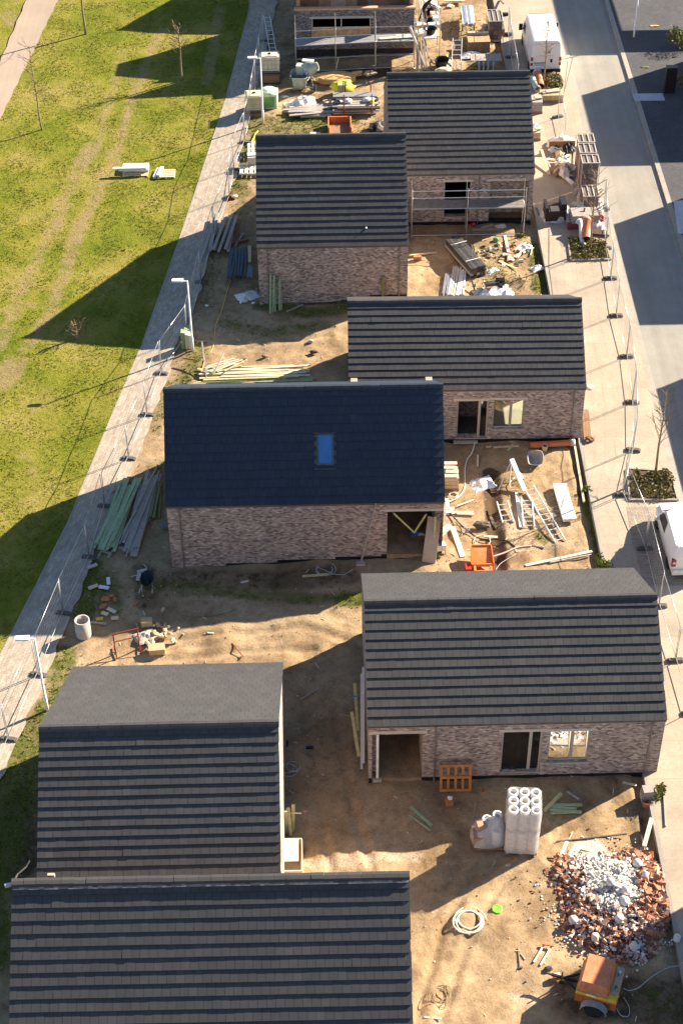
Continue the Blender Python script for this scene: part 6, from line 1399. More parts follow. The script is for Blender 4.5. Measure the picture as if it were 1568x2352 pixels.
sheetwrap('U',455,1150,(1.3,.9,.22),FILMW,'white plastic sheet in front of the dark metal profiles','plastic_sheet','sheet',5,.5); lump('U',440,1186,(.3,.15,.06),BEIGE,'beige scrap below the white plastic sheet','scrap','scrap',3); lump('U',492,1196,(.2,.2,.1),WPLAST,'small white scrap below the white plastic sheet','scrap','scrap',4); lump('L',515,350,(.25,.2,.08),WPLAST,'white scrap on dark earth right of the lamp','scrap','scrap',1)
a_ = at('U',610,1250)
for k,x in enumerate((597,612,628,655,668)):
    P0 = at('U',x,1262-6*k); Q0 = Vector((P0.x + (.12,.25,-.02,.12,-.1)[k]*.6, 82.75-4.97-.10, 1.75-.1*k)); plank3(P0+Vector((0,0,.02)), Q0, .1,.045,WOODG,'green board leaning on the front wall of the narrow brick house','green boards leaning on the wall')
plank('U',(695,1252),(805,1205),.07,.05,WOODGR,'grey lath on the ground beside the leaning green boards'); P0 = at('U',1302,1175); plank3(P0, P0+Vector((.02,.1,1.5)), .13,.09,M('mossy_post'),'mossy post standing at the right end of the narrow house wall'); P0 = at('U',1322,1175); plank3(P0, P0+Vector((.0,.1,1.2)), .05,.04,WOODB,'thin brown stake beside the mossy post')
c = at('Z6',640,880); pallet('pale pallet behind the narrow house, nearer the top', (c.x+.1,c.y,c.z+.25), .0, 1.2,1.2,WOODW, rot=Matrix.Rotation(.05,4,'Z') @ Matrix.Rotation(R(90),4,'Z')); c = at('Z6',470,1470); pallet('pale pallet at the left wall of the narrow house', (c.x+.1,c.y,c.z+.1), 0, 1.1,1.5,WOODW, rot=Matrix.Rotation(R(88),4,'Z'))
c = at('Z6',560,1310); mb = MB(); mb.b2(-.3,.3,-.15,.25,.25,.75,LINTEL); mb.b2(-.3,.3,.0,.35,.751,.83,WPLAST); one(mb,'box','grey box with white lid on the pallet at the narrow house','box',c,.1)
cable('Z6',[(720,210),(640,290),(600,400),(550,490),(530,540)],.05,YELB,'yellow hose at the rear left corner of the narrow house','hose'); lump('Z6',570,610,(.5,.4,.3),WOODP,'pale sack below the yellow hose','sack','sack',5)
lump('U',345,540,(.4,.4,.35),M('dark_red_bucket', (.12,.03,.03), .6),'dark red bucket at the path edge by the fence','bucket','bucket',4,amp=.12); lump('U',375,525,(.4,.35,.12),LINTEL,'pale stone right of the dark red bucket','stone','stone',2)
# pallets on the lawn
c = at('P1',480,545); pallet('left pallet on the lawn, loaded with long white panels', (c.x,c.y+.35,c.z), .0, 1.6,1.1,WOODP); mb = MB(); mb.b2(-.8,.8,-.15,.6,.0,.2,WOODW); one(mb,'panel_pack','cream panel pack on the left pallet of the lawn','panels',(c.x,c.y+.4,c.z+.16))
mb = MB(); mb.b2(-.9,.85,-.11,.11,0,.11,WPLAST); mb.b2(-1.25,.8,-.08,.09,.111,.19,WPLAST); one(mb,'long_panels','long white panels overhanging the left pallet on the lawn','panels',(c.x-.1,c.y+.1,c.z+.375),0)
c = at('P1',1000,600); pallet('right pallet on the lawn with bare slats', (c.x+.35,c.y+.45,c.z), 0, 1.1,1.0,WOODP, rot=Matrix.Rotation(.0,4,'Z'))
for k,(x,w_) in enumerate(((-.66,.18),(-.42,.2))): mb = MB(); mb.bar((x,-.4,.1),(x+.2,.6,.13),w_,.16-.04*k,WPLAST); one(mb,'white_profile','%s white profile across the right pallet on the lawn' % ('left','right')[k],'profile',(c.x+.30,c.y+.4,c.z+.13*k))
# ------------------------------------------------------------------ garden of the street house
def profile_stack():
    P = [at('S',*p,h) for p,h in (((358,575),.75),((432,556),.75),((558,690),.75),((490,728),.75))]; c = sum(P, Vector())/4; c.z = 0; root = thing('profile_stack', 'long dark pack of strapped profiles lying askew before the scaffold', 'profile pack', c)
    P = [p-c for p in P]; r2 = random.Random(2); ax = (P[0]-P[3]); ax.z = 0; cr = (P[1]-P[0]); cr.z = 0; o_ = P[3].copy(); o_.z = 0
    for j in range(4):
        for i in range(5):
            q = o_ + cr*((i+.5)/5) + Vector((0,0,.06+j*.18)); e = r2.uniform(-.06,.06); mb = MB(); mb.bar(q - ax.normalized()*(-e), q+ax+ax.normalized()*e, cr.length/5*.93,.165,r2.choice([STEELG,M('anthracite', (.055,.05,.047), .5, .2, .2),STEELG,WOODGR if j < 2 else STEELG]))
            mb.build('profile', root)
    for t in (.2,.75):
        mb = MB(); q = o_ + ax*t; mb.bar(q+Vector((0,0,.80))-cr*.02, q+cr*1.02+Vector((0,0,.80)),.04,.012,WPLAST); mb.build('strap', root)
profile_stack()
mb = MB(); c = at('S',215,683); mb.b2(-.22,.22,-.12,.12,0,.22,TERRAC); one(mb,'brick_block','terracotta block near the narrow house corner','block',c); plank('S',(172,667),(315,652),.09,.07,WOODP,'pale beam passing behind the terracotta block')
for k,(a_,b_,m_,n_,lb) in enumerate((((105,470),(150,170),GALV,4,'silver profile in the left bundle of the street garden'),((190,470),(255,80),WOODW,3,'pinkish white board in the middle bundle of the street garden'),((255,470),(325,95),WOODW,3,'white board in the right bundle of the street garden'),((325,465),(355,140),WPLAST,3,'white narrow profile right of the white boards'))): boards('Z',a_,b_,n_,.36,.085,.09,m_,lb,lb.split(' in ')[0].split(' right')[0]+' bundle',.12,1,.05,50+k)
P0 = at('Z',535,455); plank3(P0, at('Z',470,235,.4), .07,.07,BLACK,'black post leaning in the street garden')
sheetwrap('Z',800,430,(1.9,1.2,.5),FILMW,'white bag of building waste at the ridge of the middle house','waste_bag','bag',4,.35); mb = MB(); mb.b2(-.4,.4,-.12,.12,.3,.55,STEELG); c = at('Z',755,385); one(mb,'dark_box','dark grey tube on the white waste bag','box',c,.2); mb = MB(); mb.b2(-.25,.25,-.15,.15,.25,.6,BLACK); mb.b2(-.1,.1,-.5,-.16,.2,.5,BLACK); c = at('Z',865,355); one(mb,'dark_box','black carton on the right of the white waste bag','box',c); mb = MB(); mb.b2(-.4,.4,-.15,.15,.2,.4,M('cardboard', (.42,.27,.18))); c = at('Z',770,405); one(mb,'carton','flat cardboard carton in the white waste bag','carton',c,.1)
sheetwrap('Z',580,415,(.8,.7,.4),M('grey_film', (.35,.35,.34), .4),'grey plastic bundle left of the white waste bag','plastic_bundle','bundle',8,.4)
plank('S',(660,562),(688,690),.17,.05,WOODW,'long pale plank standing out in the debris of the street garden'); plank('S',(712,640),(748,606),.1,.04,WOODW,'left stick of the pale pair in the debris'); plank('S',(735,662),(765,600),.1,.04,WOODW,'right stick of the pale pair in the debris'); plank('S',(630,695),(718,733),.14,.05,WOODY,'yellow plank at the front of the garden debris'); plank('S',(792,665),(800,630),.07,.03,WOODP,'short lath near the pavement edge'); plank('S',(545,590),(600,570),.06,.03,WOODP,'thin lath at the back of the debris')
plank('S',(495,535),(640,533),.18,.06,WOODGR,'grey scaffold plank lying before the dark opening'); plank('S',(540,525),(600,510),.1,.05,WOODP,'pale plank end beside the red can'); lump('S',500,518,(.3,.25,.4),REDL,'red can before the scaffold','can','can',2,amp=.1); lump('S',638,522,(.7,.35,.3),LINTEL,'pale bag before the dark opening','bag','bag',5)
r3 = random.Random(31)
dm = [WOODW,WPLAST,M('pink_board', (.50,.36,.27)),TERRAC,WOODB,WOODGR,LINTEL,STEELG,WOODP]
for i in range(46):
    u, v = r3.gauss(650,62), r3.gauss(655,36); s = r3.uniform(.12,.34); c = at('S',u,v); mb = MB()
    if r3.random() < .5: mb.box((0,0,.05),(s,s*r3.uniform(.2,.7),.06),r3.choice(dm),Matrix.Rotation(r3.uniform(-.3,.3),3,'X'))
    else: mb.blob((0,0,s*.15),(s,s*.8,s*.5),r3.choice(dm),i,6,.4)
    one(mb,'debris_piece','small piece of mixed building debris in the street garden','debris',c,r3.uniform(0,3),'debris in the street garden')
for u,v,lb in ((600,745,'torn white wrapper at the front of the debris'),(768,625,'white rag beside the pale sticks'),(825,730,'white lump at the pavement edge of the garden')): sheetwrap('S',u,v,(.8,.5,.25),FILMW,lb,'wrapper','wrapper',int(u),.5)
lump('S',615,590,(.35,.3,.3),GREENB,'green bucket at the back of the debris','bucket','bucket',3,amp=.1)
# ------------------------------------------------------------------ scaffolds
def scaffold(label, pts, levels, h, depth, label_group=None, deck=WOODGR, drop=0.0, ledger=True, decks=(0,), rails=(.5,1.0)):
    "pts = foot points along the front; depth towards +y"
    root = thing('scaffold', label, 'scaffold', pts[0], 0); o_ = Vector(pts[0]); P = [Vector(p)-o_ for p in pts]; n = Vector((0,depth,0)); r = .028
    for p in P:
        for k, q in enumerate((p, p+n)): mb = MB(); mb.tube([q, q+Vector((0,0,h))], r, GALV, 6); mb.box(q+Vector((0,0,.01)),(.16,.16,.02),GALV); mb.build('standard', root)
    for a, b in zip(P, P[1:]):
        for z in levels:
            mb = MB(); mb.tube([a+Vector((0,0,z)), b+Vector((0,0,z))], .024, GALV, 6); mb.build('rail', root)
        for z in decks:
            d = MB()
            for k in range(3): y = depth*(k+.5)/3; d.bar(a+Vector((.03,y,z)), b+Vector((-.03,y,z)), depth/3*.94,.05,deck)
            d.build('deck', root); t = MB(); t.tube([a+Vector((0,-.03,z+.02)), b+Vector((0,-.03,z+.02))],.03,GALV,6); t.build('deck_edge', root)
            for e in (a, b): mb = MB(); mb.tube([e+Vector((0,0,z-.06)), e+n+Vector((0,0,z-.06))], .024, GALV, 6); mb.build('transom', root)
    return root
def under(f, u, v, y): p = at(f,u,v); return (p.x, y, gz(p.x))
F1 = [under('S',180,540,84.05), under('S',460,535,84.05), under('S',745,530,84.05)]
F1 = [Vector((at('S',183,540).x,83.9,gz(4))), Vector((at('S',460,535).x,83.9,.0)), Vector((at('S',748,528).x,83.9,0))]
scaffold('galvanised scaffold along the front of the street house with one plank deck', F1, (.1,2.55,3.0), 3.15, .95, decks=(1.85,), deck=M('worn_deck', (.19,.17,.15), .85, 0, .2, 5))
H_ = [Vector((x,104.9,gz(x))) for x in (at('H',190,640).x, at('H',545,640).x, at('H',900,635).x, at('H',1250,640).x)]
scaffold('long galvanised scaffold along the unfinished brick house', H_[:], (.1,1.0,2.5,3.0), 3.6, 1.1, deck=M('grey_deck', (.25,.25,.25), .7, .2, .15), decks=(1.95,))
plank3(H_[2]+Vector((.3,.3,2.05)), H_[3]+Vector((-.1,.5,2.05)), .25,.05,WOODW,'pale plank lying on the scaffold deck of the unfinished house'); plank3(H_[2]+Vector((1.4,.7,2.06)), H_[3]+Vector((-.05,.75,2.06)), .2,.05,WOODW,'shorter pale plank on the scaffold deck of the unfinished house')
q0 = H_[3]+Vector((-.35,0,3.0)); plank3(H_[3]+Vector((.75,-.3,.1)), q0, .22,.12,GALV,'grey hoist beam leaning at the scaffold corner',name='hoist_beam',cat='beam')
for k,(dx,dy) in enumerate(((.2,-.5),(.5,-.55),(.85,-.4),(.3,.3),(1.1,.1))): plank3(H_[3]+Vector((dx,dy,.05)), H_[3]+Vector((dx*.6,dy+.6,1.9)), .12,.04,WOODGR,'grey plank leaning in the cluster at the scaffold corner','planks at the scaffold corner')
sd = [Vector((6.75,y,0)) for y in (105.6,108.1,110.6,113.1)]
root = thing('scaffold', 'scaffold along the right side of the unfinished house, loaded with tubs and crates', 'scaffold', sd[0], 0)
for p in sd:
    for dx in (0,1.15): mb = MB(); mb.tube([p-sd[0]+Vector((dx,0,0)), p-sd[0]+Vector((dx,0,3.3))],.028,GALV,6); mb.build('standard', root)
for a_, b_ in zip(sd, sd[1:]):
    for dx in (0,1.15):
        for z in (2.45,2.9): mb = MB(); a2, b2_ = a_-sd[0]+Vector((dx,0,z)), b_-sd[0]+Vector((dx,0,z)); mb.tube([a2,b2_],.024,GALV,6); mb.build('rail', root)
    mb = MB(); mb.b2(.03,1.12,a_.y-sd[0].y+.02,b_.y-sd[0].y-.02,1.9,1.95,WOODP); mb.build('deck', root)
for u,v,d,lb in ((940,730,(.5,.45),'upper black mortar tub on the side scaffold'),(950,1010,(.7,.55),'lower black mortar tub on the side scaffold'),(920,430,(.5,.5),'rear black mortar tub on the side scaffold')):
    p = at('Ps',u,v,2.0); r_ = thing('mortar_tub', lb, 'tub', p, .3); mb = MB(); mb.lathe([(d[0]*.42,0),(d[0]*.55,.32),(d[0]*.58,.33),(d[0]*.5,.30),(d[0]*.38,.05)],BLACK,(0,0,0),16); mb.build('tub', r_, True)
for i,(u,v,s,m_,lb) in enumerate(((950,260,(.9,.7,.4),WPLAST,'white crate beside the worker'),(1080,530,(.6,.5,.35),M('pink_board', (.66,.48,.36)),'pinkish carton beyond the upper tub'),(1090,700,(.4,.5,.45),WPLAST,'white canister right of the upper tub'),(1040,850,(.7,.4,.3),WPLAST,'white box between the two tubs'),(950,1190,(.8,.25,.08),WPLAST,'white board below the lower tub'),(640,800,(.75,.6,.2),WOODW,'pale block pack on the left of the side scaffold'),(600,1090,(.5,.6,.25),WOODW,'pale board pack at the near left of the side scaffold'),(730,1040,(.2,.6,.25),WPLAST,'narrow white panel beside the pale board pack'),(1150,380,(.25,.7,.5),WPLAST,'tall white panel at the outer rail'))):
    p = at('Ps',u,v,2.0); mb = MB(); mb.box((0,0,s[2]/2),s,m_); mb.box((0,0,s[2]+.012),(s[0]*.8,s[1]*.8,.022),m_); one(mb,'site_crate',lb,'crate',p,.05*i)
def person():
    p = at('Ps',690,630,1.95); root = None; me = bpy.data.meshes.new('person'); bm = bmesh.new(); sk = bm.verts.layers.skin.verify()
    J = dict(pel=(.10,0,.93),sp=(.22,.03,1.12),ch=(.40,.05,1.30),nk=(.52,.05,1.40),hd=(.60,.05,1.50),ht=(.64,.05,1.62),
        lh=(.08,.12,.90),lk=(.16,.14,.50),la=(.22,.16,.08),lt=(.36,.17,.04),rh=(.06,-.12,.90),rk=(-.10,-.15,.50),ra=(-.24,-.18,.08),rt=(-.10,-.20,.04),
        ls=(.42,.22,1.30),le=(.55,.28,1.06),lw=(.76,.22,.98),lp=(.84,.20,.96),rs=(.42,-.14,1.28),re=(.58,-.22,1.04),rw=(.78,-.14,.96),rp=(.86,-.12,.94))
    rad = dict(pel=.16,sp=.14,ch=.165,nk=.065,hd=.10,ht=.075,lh=.105,lk=.068,la=.048,lt=.042,rh=.105,rk=.068,ra=.048,rt=.042,ls=.075,le=.05,lw=.036,lp=.04,rs=.075,re=.05,rw=.036,rp=.04)
    B = {k: bm.verts.new(v) for k, v in J.items()}
    for a_, b_ in (('pel','sp'),('sp','ch'),('ch','nk'),('nk','hd'),('hd','ht'),('pel','lh'),('lh','lk'),('lk','la'),('la','lt'),('pel','rh'),('rh','rk'),('rk','ra'),('ra','rt'),('ch','ls'),('ls','le'),('le','lw'),('lw','lp'),('ch','rs'),('rs','re'),('re','rw'),('rw','rp')): bm.edges.new((B[a_],B[b_]))
    for k, v in B.items(): v[sk].radius = (rad[k], rad[k]*(.8 if k in ('pel','sp','ch') else 1)); v[sk].use_root = (k == 'pel')
    for s in ('l','r'):
        for f, (dx, dy, L) in enumerate(((.02,.035,.07),(.03,.012,.085),(.03,-.012,.08),(.02,-.034,.062),(-.03,.045,.05))):
            a_ = B[s+'p']; q = Vector(J[s+'p']); v1 = bm.verts.new(q+Vector((dx+L*.5,dy,-.02))); v2 = bm.verts.new(q+Vector((dx+L*.8,dy,-.055))); v1[sk].radius = (.011,.011); v2[sk].radius = (.008,.008); bm.edges.new((a_,v1)); bm.edges.new((v1,v2))
    bm.to_mesh(me); bm.free(); me.materials.append(CLOTH); o = bpy.data.objects.new('person', me); COL.objects.link(o)
    md = o.modifiers.new('skin','SKIN'); md.use_smooth_shade = True; sd_ = o.modifiers.new('sub','SUBSURF'); sd_.levels = 2; sd_.render_levels = 2
    o.location = p; tag(o,'person in dark work clothes bending over crates on the side scaffold','person')
    h = MB(); h.lathe([(.005,.115),(.06,.10),(.098,.05),(.106,-.01),(.10,-.05)],M('dark_hair', (.03,.02,.015), .8, 0, .2),(.635,.05,1.585),12,Matrix.Rotation(.5,3,'Y')); h.build('hair', o, True)
    f_ = MB(); f_.blob((.70,.05,1.545),(.09,.15,.19),SKIN,1,10,.02); f_.blob((.755,.05,1.535),(.04,.03,.05),SKIN,2,6,.02)
    for y in (.02,.08): f_.blob((.745,y,1.565),(.012,.02,.012),BLACK,3,6,0)
    for y in (-.045,.145): f_.blob((.63,y,1.54),(.05,.02,.06),SKIN,4,6,0)
    f_.bar((.742,.03,1.495),(.742,.07,1.495),.008,.008,REDP); f_.build('face', o, True)
    hn = MB()
    for s in ('lp','rp'): hn.blob(Vector(J[s])+Vector((.02,0,-.01)),(.10,.085,.05),SKIN,5,8,.03)
    hn.build('hands', o, True)
person()
# ------------------------------------------------------------------ unfinished house at the top
def unfinished():
    root = thing('brick_house', 'unfinished roofless brick house with orange inner walls at the top', 'house', (2.28,107.2,0), 0); w = 4.03; D = 7.2
    wl = MB(); t = .12
    wall_grid(wl,-w,w,.35,3.15,[(-2.9,1.05,1.05,2.55,'h')],lambda a,b,c,d: wl.b2(a,b,0,t,c,d,BRICKD))
    for x in (-w,w-t): wl.b2(x,x+t,t+.001,D,.35,3.15,BRICKD)
    wl.prism([(-w,.0+t,3.151),(-w,D,3.151),(-w,D,7.0),(-w,5.6,7.0)],(t,0,0),BRICKD); wl.build('wall', root)
    pl = MB(); pl.b2(-w+.01,w-.01,.02,D,-.9,.349,M('dark_foundation', (.045,.035,.03), .9, 0, .3, 4)); pl.build('plinth', root)
    pt = MB(); pt.b2(-w-.03,w+.03,-.03,.30,3.16,3.28,M('orange_plate', (.62,.34,.20), .8, 0, .12, 4)); pt.build('wall_plate', root)
    for x in (-w+t+.001,w-.36): mb = MB(); mb.b2(x,x+.24,.31,D,.36,4.6,TERRA); mb.b2(x-.02,x+.26,.31,1.4,3.17,3.3,M('orange_plate')); mb.build('inner_wall', root)
    il = MB(); wall_grid(il,-w+.37,w-.37,.36,3.0,[(-2.9,1.05,1.05,2.55,'h')],lambda a,b,c,d: il.b2(a,b,.13,.29,c,d,TERRA)); il.build('inner_wall', root)
    sl = MB(); sl.b2(-w+.37,w-.37,.3,D,2.4,2.55,M('slab_board', (.48,.29,.16), .9, 0, .25, 2)); sl.build('floor_slab', root)
    wn = MB(); wn.b2(-2.89,1.04,.09,.12,1.06,1.9,OSB); wn.build('window_board', root); fr = MB()
    for x in (-2.9,-.95,1.0): fr.b2(x,x+.07,.04,.085,1.06,2.54,WOODP)
    fr.b2(-2.9,1.07,.04,.084,1.86,1.93,WOODP); fr.build('window_frame', root)
    li = MB(); li.b2(-3.05,1.25,-.015,.1,2.551,2.70,LINTEL); li.build('lintel', root)
    pa = MB(); wall_grid(pa,-w+.38,w-.38,2.56,6.6,[(1.15,2.2,2.56,4.75,'h')],lambda a,b,c,d: pa.b2(a,b,1.9,2.05,c,d,OSB)); pa.build('partition', root)
    for x0,m_ in ((.2,WOODB),(.55,WOODB),(.95,WOODGR)): mb = MB(); mb.b2(x0,x0+.2,1.75,1.89,2.56,5.4,m_); mb.build('stud', root)
    mb = MB(); mb.b2(-3.4,-2.4,1.81,1.89,2.56,5.2,M('osb_dark', (.45,.23,.11), .85, 0, .3, 3)); mb.b2(-1.6,-.6,1.81,1.89,2.56,5.2,M('osb_pale', (.72,.52,.34), .85, 0, .2, 3)); mb.b2(2.2,3.3,1.81,1.89,2.56,5.6,M('osb_dark')); mb.build('wall_board', root)
    bk = MB(); bk.b2(-w+.38,w-.38,3.0,3.15,2.56,5.6,BLACKP); bk.build('dark_sheet', root)  # black sheet stands in for the darkness behind the doorway hole
unfinished()
# ------------------------------------------------------------------ material yard at the top
def ibc(f, u, v, label, w=1.1, rz=0.0, base=0.0, m=None):
    c = at(f,u,v); root = thing('water_tank', label, 'water tank', (c.x,c.y+.5,c.z+base), rz); m = m or M('cream_tank', (.70,.60,.44), .5, 0, .06, 3)
    pb = MB(); pb.b2(-w/2,w/2,-.5,.5,0,.14,STEELG); pb.build('pallet', root)
    t = MB(); t.prism([(-w/2+.05,-.46,.15),(w/2-.05,-.46,.15),(w/2-.05,.46,.15),(-w/2+.05,.46,.15)],(0,0,.95),m); t.prism([(-w/2+.13,-.38,1.101),(w/2-.13,-.38,1.101),(w/2-.13,.38,1.101),(-w/2+.13,.38,1.101)],(0,0,.05),m); t.lathe([(.11,1.15),(.11,1.19)],BLACK,(0,0,0),14); t.build('bottle', root)
    cg = MB()
    for z in (.3,.6,.9,1.1):
        for a_, b_ in (((-w/2,-.5),(w/2,-.5)),((w/2,-.5),(w/2,.5)),((w/2,.5),(-w/2,.5)),((-w/2,.5),(-w/2,-.5))): cg.tube([(*a_,z),(*b_,z)],.012,GALV,4)
    for k in range(6):
        x = -w/2 + w*k/5; y = -.5 + k/5
        for q in ((x,-.5),(x,.5),(-w/2,y),(w/2,y)): cg.tube([(*q,.14),(*q,1.1)],.01,GALV,4)
    cg.build('cage', root); return root
ibc('Y',315,370,'caged cream water tank on a dark crate beside the ladder at the path',1.3,0,.75); mb = MB(); c = at('Y',315,370); mb.b2(-.68,.68,0,1.1,0,.7,STEELG); mb.b2(-.6,.6,-.03,-.001,.1,.6,WOODB); one(mb,'stand','dark crate stand under the cream water tank','stand',c)
ibc('Y',165,685,'caged yellowish water tank nearest the path lamp',1.15,.03,.25,M('yellowish_tank', (.62,.52,.32), .5, 0, .08, 3)); mb = MB(); c = at('Y',165,690); mb.b2(-.6,.6,0,1.1,0,.22,WOODB); one(mb,'low_pallet','low pallet under the yellowish water tank','pallet',c)
p0 = at('A',330,335); ladder(at('A',305,345)+Vector((0,0,.05)), at('A',265,185)+Vector((0,.3,.9)), .42, 9, ALU, 'aluminium ladder lying on the fence beside the cream water tank')
sk = thing('big_bag','mint green big bag with a green box behind the yellowish tank','big bag',at('Y',310,615)); mb = MB(); mb.prism([(-.5,0,0),(.5,0,0),(.55,1.0,0),(-.5,1.0,0)],(0,0,1.0),MINT); mb.blob((0,.5,1.05),(1.05,1.0,.35),MINT,4,10,.15); mb.build('bag', sk); mb = MB(); mb.b2(-.3,.32,-.06,-.002,.15,.85,GREENB); mb.build('panel', sk)
def mixer():
    c = at('Y',700,410); root = thing('concrete_mixer', 'grey concrete mixer with tilted drum and two wheels before the scaffold', 'concrete mixer', c, -.2)
    rot = Matrix.Rotation(R(-62),3,'X') @ Matrix.Rotation(R(0),3,'Z'); d = MB(); d.lathe([(.16,-.45),(.42,-.38),(.48,-.05),(.46,.12),(.27,.50),(.29,.53),(.25,.5),(.4,.1),(.38,-.3),(.01,-.36)],CEM,(0,.1,1.35),18,Matrix.Rotation(R(70),3,'Y')); d.build('drum', root, True)
    y = MB(); y.tube([(-.1,-.5,1.35),(-.1,-.56,.8),(-.1,0,.62),(-.1,.6,.8),(-.1,.62,1.35)],.05,M('white_yoke', (.62,.60,.56), .5, 0, .1),8); y.build('yoke', root)
    f_ = MB(); 
    for s in (-1,1): f_.tube([(s*.35,-.4,.2),(0,0,.95),(s*.35,.5,.1)],.04,CEM,6)
    f_.bar((-.4,-.4,.25),(.4,-.4,.25),.06,.06,CEM); f_.build('frame', root)
    for s in (-1,1): t = MB(); t.lathe([(.1,-.05),(.22,-.05),(.24,0),(.22,.05),(.1,.05)],RUBBER,(s*.42,-.4,.24),14,Matrix.Rotation(math.pi/2,3,'Y')); t.build('wheel', root)
    m_ = MB(); m_.box((-.65,.1,1.25),(.5,.5,.62),M('motor_hood', (.50,.52,.45), .5, 0, .12)); m_.build('motor_box', root)
    h = MB(); h.lathe([(.30,-.015),(.34,-.015),(.34,.015),(.30,.015)],STEELG,(.45,.0,.95),18,Matrix.Rotation(math.pi/2,3,'Y'),False); h.build('hand_wheel', root); w_ = MB(); w_.box((-.1,0,1.95),(.75,.3,.06),WPLAST); w_.build('cover', root)
mixer()
root = tub('Y',600,425,'large grey green drum tub on legs left of the concrete mixer',CEM,(1.15,1.15,.95),.12,0,.25)
for x in (-.4,.4): mb = MB(); mb.tube([(x,-.35,.05),(x*.8,-.3,-.3)],.04,CEM,6); mb.build('leg', root)
lump('Y',925,345,(3.0,1.6,.7),SAND,'small heap of orange sand behind the yellow bag','sand_heap','sand',6,amp=.15,n=12); P0 = at('Y',935,300); plank3(P0, P0+Vector((.3,.4,1.2)), .05,.05,WOODP,'shovel handle stuck in the orange sand')
sk = thing('big_bag','bright yellow big bag with a grey green sack inside, on the yard','big bag',at('Y',1015,495)); mb = MB(); mb.blob((0,.45,.36),(1.5,1.1,1.1),YELB,8,12,.26); mb.build('bag', sk, True); mb = MB(); mb.b2(-.32,.12,-.2,.2,.05,.92,M('grey_green_sack', (.38,.42,.20), .8, 0, .2)); mb.b2(.13,.2,-.16,.2,.1,.9,BLACK); mb.build('sack', sk)
sheetwrap('Y',625,580,(2.1,1.5,.7),M('white_sheet', (.66,.60,.56), .8, 0, .12, 3),'white sack heap left of the grey plank pile','sack_heap','sacks',6,.3)
boards('Y',(520,655),(900,640),12,1.5,.22,.06,WOODGR,'grey plank in the spread pile of the material yard','grey planks in the yard',.6,2,.12,61); plank('Y',(610,690),(850,685),.22,.08,WOODW,'pale plank in front of the grey plank pile in the yard'); plank('Y',(600,625),(950,530),.16,.06,WOODGR,'long grey beam slanting across the plank pile'); boards('Y',(820,600),(915,575),4,.5,.12,.05,WOODP,'short pale offcut on top of the yard plank pile','pale offcuts in the yard',.2,2,.3,62)
plank('Y',(505,660),(640,665),.2,.07,WOODB,'brown plank at the left end of the yard plank pile')
def prof_rack():
    a, b = at('Y',940,660), at('Y',1350,650); c = (a+b)/2; L = (b-a).length; root = thing('profile_rack', 'long rack of silver profiles between red posts in the yard', 'profile rack', c); r2 = random.Random(4)
    for j in range(3):
        for k in range(5): mb = MB(); e = r2.uniform(-.25,.25); mb.bar((-L/2+e,-.2+k*.28,.15+j*.16),(L/2+e,-.2+k*.28,.15+j*.16),.2,.1,r2.choice([GALV,STEELG,WOODGR,M('grey_deck')])); mb.build('profile', root)
    mb = MB(); mb.bar((-L/2-.1,1.5,.5),(L/2,1.5,.5),.6,.12,M('grey_deck')); mb.bar((-L/2-.1,1.15,.25),(L/2,1.15,.25),.1,.35,STEELG); mb.build('long_profile', root)
    for f_ in (-.29,.36):
        mb = MB(); mb.tube([(L*f_,-.36,0),(L*f_,-.36,1.5)],.04,REDP,6); mb.tube([(L*f_,1.85,0),(L*f_,1.85,1.2)],.04,REDP,6); mb.tube([(L*f_,-.36,.07),(L*f_,1.85,.07)],.035,REDP,6); mb.build('post', root)
    for x,y,s,m_ in ((-.5,.5,.5,WPLAST),(.8,.6,.8,M('white_sheet')),(1.0,.3,.3,YELB),(-1.2,.4,.6,STEELG)): mb = MB(); mb.blob((x,y,.62),(s,.4,.3),m_,int(x*9)%7,8,.3); mb.build('loose_bundle', root)
prof_rack()
def frame_box():
    a, b = at('Y',880,865), at('Y',1095,860); c = (a+b)/2; L = (b-a).length; root = thing('shutter_frame', 'orange framed open box behind the ridge of the narrow house', 'frame box', (c.x,c.y,c.z)); 
    for s in (-1,1): mb = MB(); mb.b2(s*L/2-.04,s*L/2+.04,0,1.5,0,.5,ORPIPE); mb.build('side', root)
    mb = MB(); mb.b2(-L/2+.041,L/2-.041,1.42,1.5,0,.5,ORPIPE); mb.build('back', root); mb = MB(); mb.b2(-L/2+.05,L/2-.05,0,1.41,.02,.1,WOODB); mb.build('bottom', root)
frame_box()
plank('Y',(700,855),(800,858),.2,.08,WOODW,'pale board left of the orange framed box'); plank('Y',(1350,510),(1410,465),.1,.08,WOODGR,'grey beam end beside the street house gable'); lump('Y',1380,805,(.9,.9,.7),M('dark_sheet_scrap', (.20,.17,.15), .8, 0, .3),'dark scrap heap at the gable of the street house','scrap_heap','scrap',5,amp=.4); plank('Y',(1290,850),(1290,790),.25,.3,BLACK,'black block left of the dark scrap heap'); plank('Y',(1240,295),(1340,265),.3,.04,WOODP,'pale board under the scaffold front')
lump('Y',560,455,(.7,.3,.2),M('dark_clod'),'dark clod beside the mixer tub','clod','clod',3); lump('Y',460,500,(.5,.3,.15),BEIGE,'beige lump between mint bag and mixer','lump','lump',4)
